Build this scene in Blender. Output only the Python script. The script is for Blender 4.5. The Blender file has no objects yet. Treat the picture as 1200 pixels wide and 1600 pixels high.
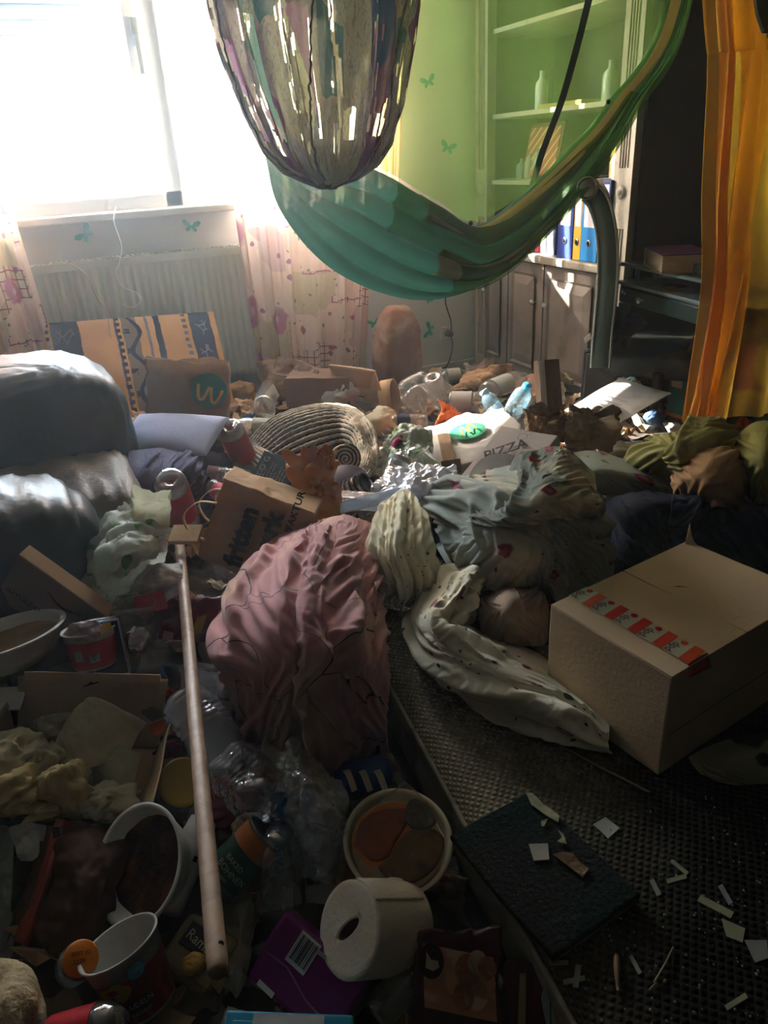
import bpy, bmesh, math, random
import numpy as np
from mathutils import Vector, Matrix
random.seed(7); np.random.seed(7)
S = bpy.context.scene; COL = S.collection
# ---------------------------------------------------------------- camera
EYE = np.array([0., 0., 1.15]); FPX = 1160.0
_d = np.array([140., 2400., FPX]); _d /= np.linalg.norm(_d)
_y = np.array([-576., -522., FPX]); _y -= _d * _y.dot(_d); _y /= np.linalg.norm(_y)
_x = np.cross(_y, -_d)
R = np.array([_x, _y, -_d])
cam = bpy.data.objects.new('camera', bpy.data.cameras.new('camera')); COL.objects.link(cam)
cam.data.sensor_fit = 'VERTICAL'; cam.data.sensor_height = 36; cam.data.lens = FPX / 1600 * 36
cam.data.clip_start = .02
_m = Matrix.Identity(4)
for i in range(3):
    _m[i][0] = R[i, 0]; _m[i][1] = -R[i, 1]; _m[i][2] = -R[i, 2]; _m[i][3] = EYE[i]
cam.matrix_world = _m
S.camera = cam
# ---------------------------------------------------------------- light
S.view_settings.view_transform = 'Standard'; S.view_settings.look = 'None'
S.view_settings.exposure = 0.18; S.view_settings.gamma = 1; S.view_settings.use_curve_mapping = False
W = bpy.data.worlds.new('sky'); S.world = W; W.use_nodes = True
W.node_tree.nodes['Background'].inputs[0].default_value = (.74, .88, 1, 1)
W.node_tree.nodes['Background'].inputs[1].default_value = 56.0
sun = bpy.data.objects.new('sun', bpy.data.lights.new('sun', 'SUN')); COL.objects.link(sun)
sun.data.energy = 110; sun.data.angle = .01; sun.data.color = (1, .95, .86)
sun.rotation_euler = Vector((.85, -1, -.66)).to_track_quat('-Z', 'Y').to_euler()
por = bpy.data.objects.new('window_portal', bpy.data.lights.new('window_portal', 'AREA')); COL.objects.link(por)
por.data.shape = 'RECTANGLE'; por.data.size = 2.7; por.data.size_y = 1.3; por.data.cycles.is_portal = True
por.location = (.35, 3.74, 1.6); por.rotation_euler = Vector((0, -1, 0)).to_track_quat('-Z', 'Y').to_euler()
S.cycles.use_denoising = True
S.cycles.max_bounces = 10; S.cycles.transparent_max_bounces = 24; S.cycles.diffuse_bounces = 4
S.cycles.glossy_bounces = 3; S.cycles.transmission_bounces = 6; S.cycles.volume_bounces = 2
S.cycles.sample_clamp_indirect = 0; S.cycles.caustics_reflective = False; S.cycles.caustics_refractive = False
# ---------------------------------------------------------------- geometry in the room, read off sight lines
def sight(u, v):
    r = R @ np.array([u - 600., v - 800., FPX]); return r / np.linalg.norm(r)
def Z(u, v, z):
    r = sight(u, v); return EYE + r * ((z - EYE[2]) / r[2])
def Yp(u, v, y):
    r = sight(u, v); return EYE + r * (y / r[1])
def Xp(u, v, x):
    r = sight(u, v); return EYE + r * (x / r[0])
def over(u, v, a):                       # the point of that sight line plumb above / below a
    r = sight(u, v); k = np.hypot(a[0], a[1]) / np.hypot(r[0], r[1]); return EYE + r * k
def pt(p):
    return np.array(p[1:], float) if p[0] == 'w' else Z(*p)
def unit(a): return np.asarray(a, float) / max(1e-9, np.linalg.norm(a))
class Fr: pass
def mkfr(o, x, h, w=None, hh=None):
    f = Fr(); f.o = np.array(o, float); f.X = unit(x); f.w = w or np.linalg.norm(x)
    h = np.array(h, float); h = h - f.X * h.dot(f.X); f.h = hh or np.linalg.norm(h); f.H = unit(h)
    n = np.cross(f.X, f.H); f.N = n if n.dot(f.o - EYE) > 0 else -n
    f.at = lambda a, b, c=0: f.o + f.X * a + f.H * b + f.N * c
    return f
def fr3(a, b, c, w=None, h=None):        # a origin, b along the width, c along the height (z None: plumb over a)
    A = pt(a); B = pt(b) if b[-1] is not None else over(b[0], b[1], A)
    C_ = over(c[0], c[1], A) if c[-1] is None else pt(c)
    return mkfr(A, B - A, C_ - A, w, h)
# ---------------------------------------------------------------- noise
def _h(i, s):
    x = np.sin(i[..., 0] * 127.1 + i[..., 1] * 311.7 + i[..., 2] * 74.7 + s * 19.19) * 43758.5453
    return x - np.floor(x)
def vn(P, sc, s=0):
    P = np.asarray(P, float) * sc; i = np.floor(P); f = P - i; f = f * f * (3 - 2 * f); o = 0
    for a in (0, 1):
        for b in (0, 1):
            for c in (0, 1):
                w = (f[..., 0] if a else 1 - f[..., 0]) * (f[..., 1] if b else 1 - f[..., 1]) * (f[..., 2] if c else 1 - f[..., 2])
                o = o + w * _h(i + np.array([a, b, c]), s)
    return o * 2 - 1
def fbm(P, sc, s=0, n=3):
    return sum(vn(P, sc * 2 ** k, s + k) / 2 ** k for k in range(n))
def facets(P, sc, s=0):                  # crumpled-paper relief: creases between flat facets
    sc = sc * 1.9; rs = np.random.RandomState(s + 3); D = rs.randn(14, 3); D /= np.linalg.norm(D, axis=1)[:, None]; o = 0
    W_ = np.stack([vn(P, sc * .6, s), vn(P, sc * .6, s + 5), vn(P, sc * .6, s + 9)], -1) * .35 / sc
    for k in range(14):
        t = ((P + W_) @ D[k]) * sc * (.5 + k * .09) + rs.rand() * 9
        o = o + (np.abs((t % 2) - 1) - .5) / (1 + k * .22)
    return o * .62
# ---------------------------------------------------------------- objects
def link(o, parent=None):
    COL.objects.link(o)
    if parent is not None: o.parent = parent
    return o
def thing(name, label, cat, loc, group=None):
    o = bpy.data.objects.new(name, None); o.location = tuple(float(x) for x in loc); o.empty_display_size = .05
    link(o); o['label'] = label; o['category'] = cat
    if group: o['group'] = group
    return o
def tag(o, label, cat, group=None, kind=None):
    o['label'] = label; o['category'] = cat
    if group: o['group'] = group
    if kind: o['kind'] = kind
    return o
def mesh(name, V, F, m, parent=None, smooth=True, uv=None, kind=None, label=None):
    V = np.asarray(V, float).reshape(-1, 3)
    if parent is not None:
        o0 = np.zeros(3); q = parent
        while q is not None: o0 = o0 + np.array(q.location); q = q.parent
        mine = np.zeros(3)
    else:
        o0 = np.zeros(3); mine = np.array([(V[:, 0].min() + V[:, 0].max()) / 2, (V[:, 1].min() + V[:, 1].max()) / 2, V[:, 2].min()])
    me = bpy.data.meshes.new(name); me.from_pydata((V - o0 - mine).tolist(), [], [list(map(int, f)) for f in F])
    if uv is not None:
        l = me.uv_layers.new(name='UVMap'); li = np.zeros(len(me.loops), int); me.loops.foreach_get('vertex_index', li)
        l.data.foreach_set('uv', np.asarray(uv, float).reshape(-1, 2)[li].ravel())
    if smooth: me.polygons.foreach_set('use_smooth', [True] * len(me.polygons))
    if m is not None: me.materials.append(m)
    me.update()
    o = bpy.data.objects.new(name, me); o.location = tuple(mine); link(o, parent)
    if kind: o['kind'] = kind
    if label: o['label'] = label
    return o
def gfaces(nu, nv, cu=False, cv=False, off=0):
    i, j = np.meshgrid(np.arange(nu if cu else nu - 1), np.arange(nv if cv else nv - 1), indexing='ij')
    i = i.ravel(); j = j.ravel(); a = i * nv + j; b = ((i + 1) % nu) * nv + j
    c = ((i + 1) % nu) * nv + (j + 1) % nv; d = i * nv + (j + 1) % nv
    return np.stack([a, b, c, d], 1) + off
def grid(name, P, m, parent=None, cu=False, cv=False, uv=True, keep=None, smooth=True, sub=0, solid=0, **k):
    nu, nv = P.shape[:2]; F = gfaces(nu, nv, cu, cv)
    if keep is not None: F = F[keep]
    U = np.stack(np.meshgrid(np.linspace(0, 1, nu), np.linspace(0, 1, nv), indexing='ij'), -1) if uv is True else uv
    o = mesh(name, P, F, m, parent, smooth, U, **k)
    if solid: q = o.modifiers.new('thickness', 'SOLIDIFY'); q.thickness = solid; q.offset = 0
    if sub: q = o.modifiers.new('smooth', 'SUBSURF'); q.levels = sub; q.render_levels = sub
    return o
def lathe(name, prof, f, m, parent=None, seg=28, sq=0, smooth=True, cap=True, fn=None, **k):
    # prof: (radius, height) pairs along f = (base point, axis)
    o, ax = np.array(f[0], float), unit(f[1]); t = unit(np.cross(ax, [.13, .91, .37])); b = np.cross(ax, t)
    a = np.linspace(0, 2 * np.pi, seg, endpoint=False); pr = np.array(prof, float)
    ca, sa = np.cos(a), np.sin(a); q = 1 + sq * (1 / np.maximum(np.abs(ca), np.abs(sa)) - 1)
    P = o + pr[:, None, 1, None] * ax + pr[:, None, 0, None] * ((ca * q)[None, :, None] * t + (sa * q)[None, :, None] * b)
    if fn is not None: P = fn(P, pr)
    F = gfaces(len(pr), seg, False, True).tolist()
    if cap:
        if pr[0, 0] > 1e-4: F.append(list(range(seg))[::-1])
        if pr[-1, 0] > 1e-4: F.append([(len(pr) - 1) * seg + i for i in range(seg)])
    return mesh(name, P, F, m, parent, smooth, **k)
def smooth_path(pts, n):
    p = np.array(pts, float); q = np.vstack([2 * p[0] - p[1], p, 2 * p[-1] - p[-2]]); T = np.linspace(0, len(p) - 1 - 1e-9, n); i = T.astype(int); f = (T - i)[:, None]
    a, b, c, d = q[i], q[i + 1], q[i + 2], q[i + 3]
    return .5 * (2 * b + (c - a) * f + (2 * a - 5 * b + 4 * c - d) * f ** 2 + (3 * b - a - 3 * c + d) * f ** 3)
def tubeP(pts, r, seg=8):
    p = np.array(pts, float); n = len(p); t = np.gradient(p, axis=0); t /= np.linalg.norm(t, axis=1)[:, None] + 1e-9
    up = np.array([.17, .23, .96]); s = np.cross(t, up); s /= np.linalg.norm(s, axis=1)[:, None] + 1e-9; b = np.cross(s, t)
    a = np.linspace(0, 2 * np.pi, seg, endpoint=False); r = np.broadcast_to(np.asarray(r, float), (n,))[:, None, None]
    return p[:, None] + r * (np.cos(a)[None, :, None] * s[:, None] + np.sin(a)[None, :, None] * b[:, None])
def tube(name, pts, r, m, parent=None, seg=8, **k):
    P = tubeP(pts, r, seg); n = len(P); F = gfaces(n, seg, False, True).tolist() + [list(range(seg))[::-1], [(n - 1) * seg + i for i in range(seg)]]
    return mesh(name, P, F, m, parent, **k)
def box(name, f, d, m, parent=None, c0=0, bev=.002, warp=0, n=1, inset=None, seed=0, w=None, h=None, a0=0, b0=0, smooth=False, seg=2, **k):
    # a bevelled box on the frame f: width f.w, height f.h, depth c0..c0+d along f.N
    w = w or f.w; h = h or f.h
    bm = bmesh.new(); bmesh.ops.create_cube(bm, size=1)
    for v in bm.verts: v.co = Vector(((v.co.x + .5) * w, (v.co.y + .5) * h, (v.co.z + .5) * d))
    if bev: bmesh.ops.bevel(bm, geom=bm.edges[:], offset=min(bev, w / 3, h / 3, d / 3), segments=seg, affect='EDGES', profile=.6)
    if n > 1: bmesh.ops.subdivide_edges(bm, edges=[e for e in bm.edges if e.calc_length() > max(w, h, d) / n], cuts=n, use_grid_fill=True)
    V = np.array([v.co[:] for v in bm.verts]); F = [[v.index for v in q.verts] for q in bm.faces]; bm.free()
    if np.dot(np.cross(f.X, f.H), f.N) < 0: F = [q[::-1] for q in F]
    Q = f.o + (V[:, :1] + a0) * f.X + (V[:, 1:2] + b0) * f.H + (V[:, 2:] + c0) * f.N
    if warp: Q = Q + np.stack([fbm(Q, 5, seed), fbm(Q, 5, seed + 3), fbm(Q, 5, seed + 6)], -1) * warp
    return mesh(name, Q, F, m, parent, smooth, **k)
def abox(name, lo, hi, m, parent=None, bev=.003, **k):
    lo = np.array(lo, float); hi = np.array(hi, float)
    f = mkfr(lo, [hi[0] - lo[0], 0, 0], [0, 0, hi[2] - lo[2]]); f.N = np.array([0., 1, 0])
    return box(name, f, hi[1] - lo[1], m, parent, bev=bev, **k)
def bilerp(C, nu, nv):                    # smooth surface through a control grid of points
    C = np.array(C, float)
    A = np.stack([smooth_path(r, nv) for r in C], 0)
    return np.stack([smooth_path(A[:, j], nu) for j in range(nv)], 1)
def ctrl(rows): return [[pt(p) for p in r] for r in rows]
def normals(P, up=None):
    n = np.cross(np.gradient(P, axis=0), np.gradient(P, axis=1)); n /= np.linalg.norm(n, axis=-1)[..., None] + 1e-9
    c = (n * (EYE + np.array([0, 0, 1.0]) - P)).sum(-1)
    return n * (1 if c.sum() > 0 else -1)
# ---- cloth: folds laid over a support surface, then relaxed as an over-long sheet (position based dynamics)
def drape(C, nu, nv, ex=(1.06, 1.06), amp=.03, ns=6, dirn=None, steps=26, its=4, seed=0, grav=.0008, warp=.9, sharp=.5, fine=.5):
    P0 = bilerp(C, nu, nv); N = normals(P0)
    uu, vv = np.meshgrid(np.linspace(0, 1, nu), np.linspace(0, 1, nv), indexing='ij')
    lu = np.linalg.norm(P0[-1] - P0[0], axis=-1).mean(); lv = np.linalg.norm(P0[:, -1] - P0[:, 0], axis=-1).mean()
    if dirn is None: dirn = (ns * lu * .55, ns * lv * 1.0)
    q = np.stack([uu * dirn[0], vv * dirn[1], uu * 0 + seed * 1.7], -1)
    iso = np.stack([uu * lu, vv * lv, uu * 0 + seed], -1)
    q = q + warp * np.stack([vn(iso, 4, seed), vn(iso, 4, seed + 7), 0 * uu], -1)
    q2 = np.stack([q[..., 0] * 1.3 + q[..., 1] * .5, q[..., 1] * 1.9 - q[..., 0] * .6, q[..., 2]], -1)
    bil = np.minimum(np.abs(vn(q, 1, seed)) * 2.4, 1) ** .8; rid = (1 - np.minimum(np.abs(vn(q2, 1, seed + 3)) * 3.2, 1)) ** 1.3
    h = .62 * bil + sharp * rid * (.4 + .6 * bil) + .35 * vn(iso, 7, seed + 5)
    q3 = q2 * 2.3 + .5 * np.stack([vn(iso, 13, seed), vn(iso, 13, seed + 2), 0 * uu], -1)
    h = h + fine * (.30 * (1 - np.minimum(np.abs(vn(q3, 1, seed + 11)) * 3, 1)) + .15 * (1 - np.minimum(np.abs(vn(q3, 2.1, seed + 12)) * 3, 1)))
    edge = np.minimum(np.minimum(uu, 1 - uu) * 9, np.minimum(vv, 1 - vv) * 9).clip(0, 1) ** .7
    P = P0 + N * (amp * (h - .15) * (.25 + .75 * edge))[..., None]
    tg = np.stack([vn(iso, 9, seed + 21), vn(iso, 9, seed + 22), 0 * uu], -1) * amp * .5; P = P + tg * edge[..., None]
    Pt = P.copy()
    Lu = np.linalg.norm(np.diff(P, axis=0), axis=-1) * ex[0]; Lv = np.linalg.norm(np.diff(P, axis=1), axis=-1) * ex[1]
    vel = np.zeros_like(P); sl = slice
    def con(P, A, B, L, k, push=True):
        d = P[B] - P[A]; l = np.linalg.norm(d, axis=-1) + 1e-9; e = (l - L) / l * .5 * k
        if push is False: e = np.minimum(e, 0)
        d *= e[..., None]; P[A] += d; P[B] -= d
    dg = np.hypot(Lu[:, :-1], Lv[:-1]) * .98
    for s in range(steps):
        vel = vel * .8; vel[..., 2] -= grav; prev = P.copy(); P = P + vel
        for it in range(its):
            for k in (0, 1):
                con(P, (sl(k, nu - 1, 2),), (sl(k + 1, nu, 2),), Lu[k::2], 1)
                con(P, (sl(None), sl(k, nv - 1, 2)), (sl(None), sl(k + 1, nv, 2)), Lv[:, k::2], 1)
            for k in (0, 1):
                con(P, (sl(k, nu - 1, 2), sl(0, nv - 1)), (sl(k + 1, nu, 2), sl(1, nv)), dg[k::2], .3)
                con(P, (sl(k, nu - 1, 2), sl(1, nv)), (sl(k + 1, nu, 2), sl(0, nv - 1)), dg[k::2], .3)
            for k in range(0, 4, 2):
                A = P[k:nu - 2:4]; m_ = len(A)
                con(P, (sl(k, k + (m_ - 1) * 4 + 1, 4),), (sl(k + 2, k + 2 + (m_ - 1) * 4 + 1, 4),), Lu[k::4][:m_] * 2 * .9, .2, False)
                m_ = P[:, k:nv - 2:4].shape[1]
                con(P, (sl(None), sl(k, k + (m_ - 1) * 4 + 1, 4)), (sl(None), sl(k + 2, k + 2 + (m_ - 1) * 4 + 1, 4)), Lv[:, k::4][:, :m_] * 2 * .9, .2, False)
            dn = ((P - P0) * N).sum(-1); P += N * np.maximum(0, -dn)[..., None]
        P += (Pt - P) * .06; P = np.nan_to_num(P); vel = np.clip(P - prev, -.01, .01)
    return P
# ---------------------------------------------------------------- materials
class NT:
    def __init__(s, name):
        s.m = bpy.data.materials.new(name); s.m.use_nodes = True; s.t = s.m.node_tree; s.t.nodes.clear()
    def n(s, ty, **k):
        nd = s.t.nodes.new('ShaderNode' + ty)
        for a, b in k.items():
            if a.startswith('i_'):
                key = a[2:]; key = int(key) if key.isdigit() else key.replace('_', ' ')
                if isinstance(b, bpy.types.NodeSocket): s.t.links.new(b, nd.inputs[key])
                else: nd.inputs[key].default_value = b
            else: setattr(nd, a, b)
        return nd
    def co(s, kind='Object'): return s.n('TexCoord').outputs[kind]
    def math(s, op, a, b=None, c=None, clamp=False):
        nd = s.n('Math', operation=op, use_clamp=clamp)
        for i, x in enumerate((a, b, c)):
            if x is None: continue
            if isinstance(x, (int, float)): nd.inputs[i].default_value = x
            else: s.t.links.new(x, nd.inputs[i])
        return nd.outputs[0]
    def noise(s, sc, det=3, v=None, dist=0, out='Fac'):
        return s.n('TexNoise', i_Vector=v if v is not None else s.co(), i_Scale=float(sc), i_Detail=float(det), i_Distortion=float(dist)).outputs[out]
    def step(s, x, a, b): return s.n('MapRange', i_0=x, i_1=float(a), i_2=float(b), interpolation_type='SMOOTHSTEP').outputs[0]
    def mix(s, f, a, b, mode='MIX'):
        nd = s.n('Mix', data_type='RGBA', blend_type=mode)
        for i, x in ((0, f), (6, a), (7, b)):
            if isinstance(x, bpy.types.NodeSocket): s.t.links.new(x, nd.inputs[i])
            elif isinstance(x, (tuple, list)): nd.inputs[i].default_value = (*x[:3], 1)
            else: nd.inputs[i].default_value = float(x)
        return nd.outputs[2]
    def scale(s, v, sc, loc=(0, 0, 0), rot=(0, 0, 0)):
        return s.n('Mapping', i_Vector=v, i_Scale=sc, i_Location=loc, i_Rotation=rot).outputs[0]
    def out(s, sh): s.t.links.new(sh, s.n('OutputMaterial').inputs[0]); return s.m
def lin(c):
    if isinstance(c, str): c = tuple(int(c[i:i + 2], 16) / 255 for i in (0, 2, 4))
    return tuple(x / 12.92 if x <= .04045 else ((x + .055) / 1.055) ** 2.4 for x in c)
_mc = {}
def mat(name, col, rough=.65, var=.18, vs=7, bump=.15, bs=60, metal=0, spec=.25, transl=0, alpha=1, col2=None, c2s=6, c2=(.5, .62), coat=0, sheen=0, pat=None, weave=0, bd=.01, tcol=None):
    if name in _mc: return _mc[name]
    t = NT(name); c = lin(col); v = t.co()
    base = t.mix(t.step(t.noise(vs, 4), .3, .7), tuple(x * (1 - var) for x in c), tuple(min(1, x * (1 + var * .5)) for x in c))
    if pat: base = pat(t, base)
    if col2 is not None: base = t.mix(t.step(t.noise(c2s, 6, dist=.6), *c2), base, lin(col2))
    b = t.n('BsdfPrincipled', i_Base_Color=base, i_Roughness=float(rough), i_Metallic=float(metal))
    b.inputs['Specular IOR Level'].default_value = spec
    b.inputs['Coat Weight'].default_value = coat
    if sheen: b.inputs['Sheen Weight'].default_value = sheen
    if bump:
        h = t.noise(bs, 4)
        if weave:
            uv = t.co('UV'); h = t.math('ADD', t.n('TexWave', i_Vector=uv, i_Scale=float(weave), bands_direction='X').outputs['Fac'], t.n('TexWave', i_Vector=uv, i_Scale=float(weave), bands_direction='Y').outputs['Fac'])
        bp = t.n('Bump', i_Height=h, i_Strength=float(bump), i_Distance=float(bd)); t.t.links.new(bp.outputs[0], b.inputs['Normal'])
    sh = b.outputs[0]
    if transl:
        tr = t.n('BsdfTranslucent', i_Color=base if tcol is None else (*lin(tcol), 1)); sh = t.n('MixShader', i_0=float(transl), i_1=sh, i_2=tr.outputs[0]).outputs[0]
    if alpha < 1:
        sh = t.n('MixShader', i_0=float(alpha), i_1=t.n('BsdfTransparent', i_Color=(*[min(1, .35 + .65 * x ** .5) for x in c], 1)).outputs[0], i_2=sh).outputs[0]
    _mc[name] = t.out(sh); return _mc[name]
def clear(name, tint=(1, 1, 1), body=.12, rough=.08, wr=.35, bs=40):   # thin clear plastic or glass: sharp reflections, mostly see-through
    if name in _mc: return _mc[name]
    t = NT(name); bp = t.n('Bump', i_Height=t.noise(bs, 3), i_Strength=float(wr), i_Distance=.01).outputs[0]
    gl = t.n('BsdfGlossy', i_Color=(1, 1, 1, 1), i_Roughness=float(rough), i_Normal=bp)
    tr = t.n('BsdfTransparent', i_Color=(*tint, 1))
    df = t.n('BsdfDiffuse', i_Color=(*[.75 * x for x in tint], 1)); tl = t.n('BsdfTranslucent', i_Color=(*[.8 * x for x in tint], 1))
    dd = t.n('MixShader', i_0=.5, i_1=df.outputs[0], i_2=tl.outputs[0]).outputs[0]
    a = t.n('MixShader', i_0=t.math('ADD', float(body), t.math('MULTIPLY', t.noise(9), .08)), i_1=tr.outputs[0], i_2=dd).outputs[0]
    lw = t.n('LayerWeight', i_Blend=.35, i_Normal=bp); fac = t.math('MULTIPLY_ADD', lw.outputs['Facing'], .55, .05)
    _mc[name] = t.out(t.n('MixShader', i_0=fac, i_1=a, i_2=gl.outputs[0]).outputs[0]); return _mc[name]
def spots(layers, space='UV'):            # printed motifs: (scale, size, share of cells, colour)
    def f(t, base):
        uv = t.co(space)
        for (sc, th, pr, c) in layers:
            nz = t.noise(sc * 1.7, 3, uv, out='Color')
            v2 = t.mix(.06 * 8 / sc, uv, nz, 'ADD')
            vo = t.n('TexVoronoi', i_Vector=v2, i_Scale=float(sc), i_Randomness=.9)
            cell = t.n('SeparateColor', i_0=vo.outputs['Color']).outputs[0]
            f_ = t.math('MULTIPLY', t.step(vo.outputs['Distance'], th, th * .75), t.math('LESS_THAN', cell, float(pr)))
            base = t.mix(f_, base, lin(c))
        return base
    return f
_fonts = [0]
def text(s, f, m, parent, size=.03, a=0, b=0, c=-.0012, rot=0, fn=None, sx=1, bold=0, name='lettering'):
    cu = bpy.data.curves.new('lettering', 'FONT'); cu.body = s; cu.size = size; cu.resolution_u = 2; cu.offset = bold
    o = bpy.data.objects.new('lettering', cu); COL.objects.link(o)
    bpy.context.view_layer.update(); me = o.evaluated_get(bpy.context.evaluated_depsgraph_get()).to_mesh()
    V = np.array([v.co[:] for v in me.vertices]).reshape(-1, 3); F = [list(p.vertices) for p in me.polygons]
    o.evaluated_get(bpy.context.evaluated_depsgraph_get()).to_mesh_clear(); bpy.data.objects.remove(o)
    if not len(V): return None
    x = V[:, 0] * sx; y = V[:, 1]; cr, sr = math.cos(rot), math.sin(rot); x, y = x * cr - y * sr + a, x * sr + y * cr + b
    Q = np.array([fn(p, q_) for p, q_ in zip(x, y)]) if fn else f.o + x[:, None] * f.X + y[:, None] * f.H + c * f.N
    return mesh(name, Q, F, m, parent, False)
def disc(name, f, a, b, r, m, parent, c=-.001, sx=1, seg=24, n0=0):
    t = np.linspace(0, 2 * np.pi, seg, endpoint=False)
    V = [f.at(a + r * sx * math.cos(q), b + r * math.sin(q), c) for q in t]
    return mesh(name, V, [list(range(seg))], m, parent, False)
def patch(name, f, pts, m, parent, c=-.001, **k):
    return mesh(name, [f.at(a, b, c) for a, b in pts], [list(range(len(pts)))], m, parent, False, **k)
def strip(name, f, pts, w, m, parent, c=-.001):
    p = np.array(pts, float); t = np.gradient(p, axis=0); t /= np.linalg.norm(t, axis=1)[:, None] + 1e-9
    nn = np.stack([-t[:, 1], t[:, 0]], 1); w = np.broadcast_to(np.asarray(w, float), (len(p),))[:, None] / 2
    L = p - nn * w; Rr = p + nn * w; V = [f.at(*q, c) for q in L] + [f.at(*q, c) for q in Rr]; n = len(p)
    return mesh(name, V, [[i, i + 1, n + i + 1, n + i] for i in range(n - 1)], m, parent, False)
# ================================================================ the room
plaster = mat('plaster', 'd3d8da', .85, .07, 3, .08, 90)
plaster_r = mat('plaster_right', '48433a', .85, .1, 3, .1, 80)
ceil_m = mat('ceiling_paint', '8f8a7f', .9, .05)
floor_m = mat('old_carpet', '2d2823', .95, .4, 5, .5, 150, col2='15120f')
XL, XR, YF, YB, ZC = -1.5, 2.78, 3.65, -1.3, 2.5
def structure(o): o['kind'] = 'structure'; return o
structure(abox('floor', (XL, YB, -.1), (XR, YF + .3, 0), floor_m, bev=0))
structure(abox('ceiling', (XL, YB, ZC), (XR, YF + .3, ZC + .1), ceil_m, bev=0))
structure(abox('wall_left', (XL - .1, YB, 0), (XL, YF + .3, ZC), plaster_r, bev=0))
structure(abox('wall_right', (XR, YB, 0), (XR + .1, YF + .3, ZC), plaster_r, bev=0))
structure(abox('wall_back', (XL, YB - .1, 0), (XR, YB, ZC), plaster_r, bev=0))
wx0, wx1, wz0, wz1 = -1.0, 1.72, .985, 2.24
F = []; V = []
def addb(V, F, lo, hi):
    n = len(V); x0, y0, z0 = lo; x1, y1, z1 = hi
    V += [(x, y, z) for z in (z0, z1) for y in (y0, y1) for x in (x0, x1)]
    F += [[n + i for i in q] for q in ((0, 2, 3, 1), (4, 5, 7, 6), (0, 1, 5, 4), (2, 6, 7, 3), (0, 4, 6, 2), (1, 3, 7, 5))]
addb(V, F, (XL, YF, 0), (XR, YF + .3, wz0)); addb(V, F, (XL, YF, wz1), (XR, YF + .3, ZC))
addb(V, F, (XL, YF, wz0), (wx0, YF + .3, wz1)); addb(V, F, (wx1, YF, wz0), (XR, YF + .3, wz1))
wallf = structure(mesh('wall_window', V, F, plaster, smooth=False))
pvc = mat('window_pvc', 'e9ecee', .35, .03, bump=0)
win = structure(thing('window_1', 'white plastic two-leaf window', 'window', (.3, YF + .08, wz0))); del win['category']; del win['label']
V, F = [], []
fy0, fy1 = YF + .07, YF + .15
for lo, hi in (((wx0, fy0, wz0), (wx1, fy1, wz0 + .06)), ((wx0, fy0, wz1 - .06), (wx1, fy1, wz1)), ((wx0, fy0, wz0), (wx0 + .06, fy1, wz1)),
               ((wx1 - .06, fy0, wz0), (wx1, fy1, wz1)), ((.60, fy0, wz0), (.67, fy1, wz1))): addb(V, F, lo, hi)
mesh('window_frame', V, F, pvc, win, False)
glass = clear('window_glass', (1, 1, 1), .0, .02, 0)
for a, b in ((wx0 + .06, .60), (.67, wx1 - .06)):
    V, F = [], []
    for lo, hi in (((a, fy0 - .03, wz0 + .05), (b, fy0 + .02, wz0 + .12)), ((a, fy0 - .03, wz1 - .12), (b, fy0 + .02, wz1 - .05)),
                   ((a, fy0 - .029, wz0 + .12), (a + .06, fy0 + .019, wz1 - .12)), ((b - .06, fy0 - .029, wz0 + .12), (b, fy0 + .019, wz1 - .12))): addb(V, F, lo, hi)
    sa = mesh('window_sash', V, F, pvc, win, False)
    abox('pane', (a + .06, fy0, wz0 + .12), (b - .06, fy0 + .006, wz1 - .12), glass, sa, bev=0)
hm = mat('handle_silver', 'c8ccd0', .3, .03, bump=0, metal=.6)
hd = abox('window_handle', (.565, fy0 - .045, 1.60), (.592, fy0 - .03, 1.70), hm, win)
abox('lever', (.57, fy0 - .06, 1.50), (.588, fy0 - .045, 1.64), hm, hd)
# roller shutter, half down outside the left leaf
slm = mat('shutter_slat', 'c9d0d6', .5, .04, bump=0, transl=.02)
sh = thing('roller_shutter', 'white roller shutter half lowered outside the window', 'shutter', (-.2, YF + .22, 1.5))
for k in range(15):
    z = 1.505 + k * .053; y = YF + .22
    prof = [(y, z), (y - .007, z + .012), (y - .009, z + .024), (y - .006, z + .038), (y, z + .0535), (y + .005, z + .040), (y + .006, z + .012)]
    P = np.array([[(x, a, b) for a, b in prof] for x in (wx0, .62)])
    mesh('slat', P, gfaces(2, 7, False, True).tolist() + [list(range(7)), list(range(7, 14))[::-1]], slm, sh)
# sill
sillm = mat('sill_marble', 'd8d6d2', .35, .08, bump=.02)
structure(abox('trim_sill', (-.12, YF - .12, .955), (.885, YF + .08, .985), sillm, bev=.006))
structure(abox('baseboard_window', (XL, YF - .015, 0), (XR, YF, .07), mat('base_white', 'cfcac0', .5), bev=.004))
# butterflies stuck on the wall
dec = mat('teal_decal', '3fae9c', .6, .15, 40, bump=0)
def butterfly(c, s, rot, label):
    pts = []
    for sgn in (1, -1):
        w = [(0, -.12), (.25, -.42), (.5, -.5), (.55, -.25), (.38, -.03), (.75, .1), (.95, .45), (.7, .62), (.3, .42), (.06, .12)]
        w = [(sgn * x, y) for x, y in w]; pts += w if sgn == 1 else w[::-1]
    cr, sr = math.cos(rot), math.sin(rot)
    pts = [(x * cr - y * sr, x * sr + y * cr) for x, y in pts]
    V = [(c[0] + x * s, YF - .0015, c[2] + y * s) for x, y in pts] + [(c[0] + x * s, YF - .0001, c[2] + y * s) for x, y in pts]
    n = len(pts); F = [list(range(n)), list(range(n, 2 * n))[::-1]] + [[i, (i + 1) % n, n + (i + 1) % n, n + i] for i in range(n)]
    tag(mesh('butterfly_sticker', V, F, dec, smooth=False), label, 'sticker')
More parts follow.
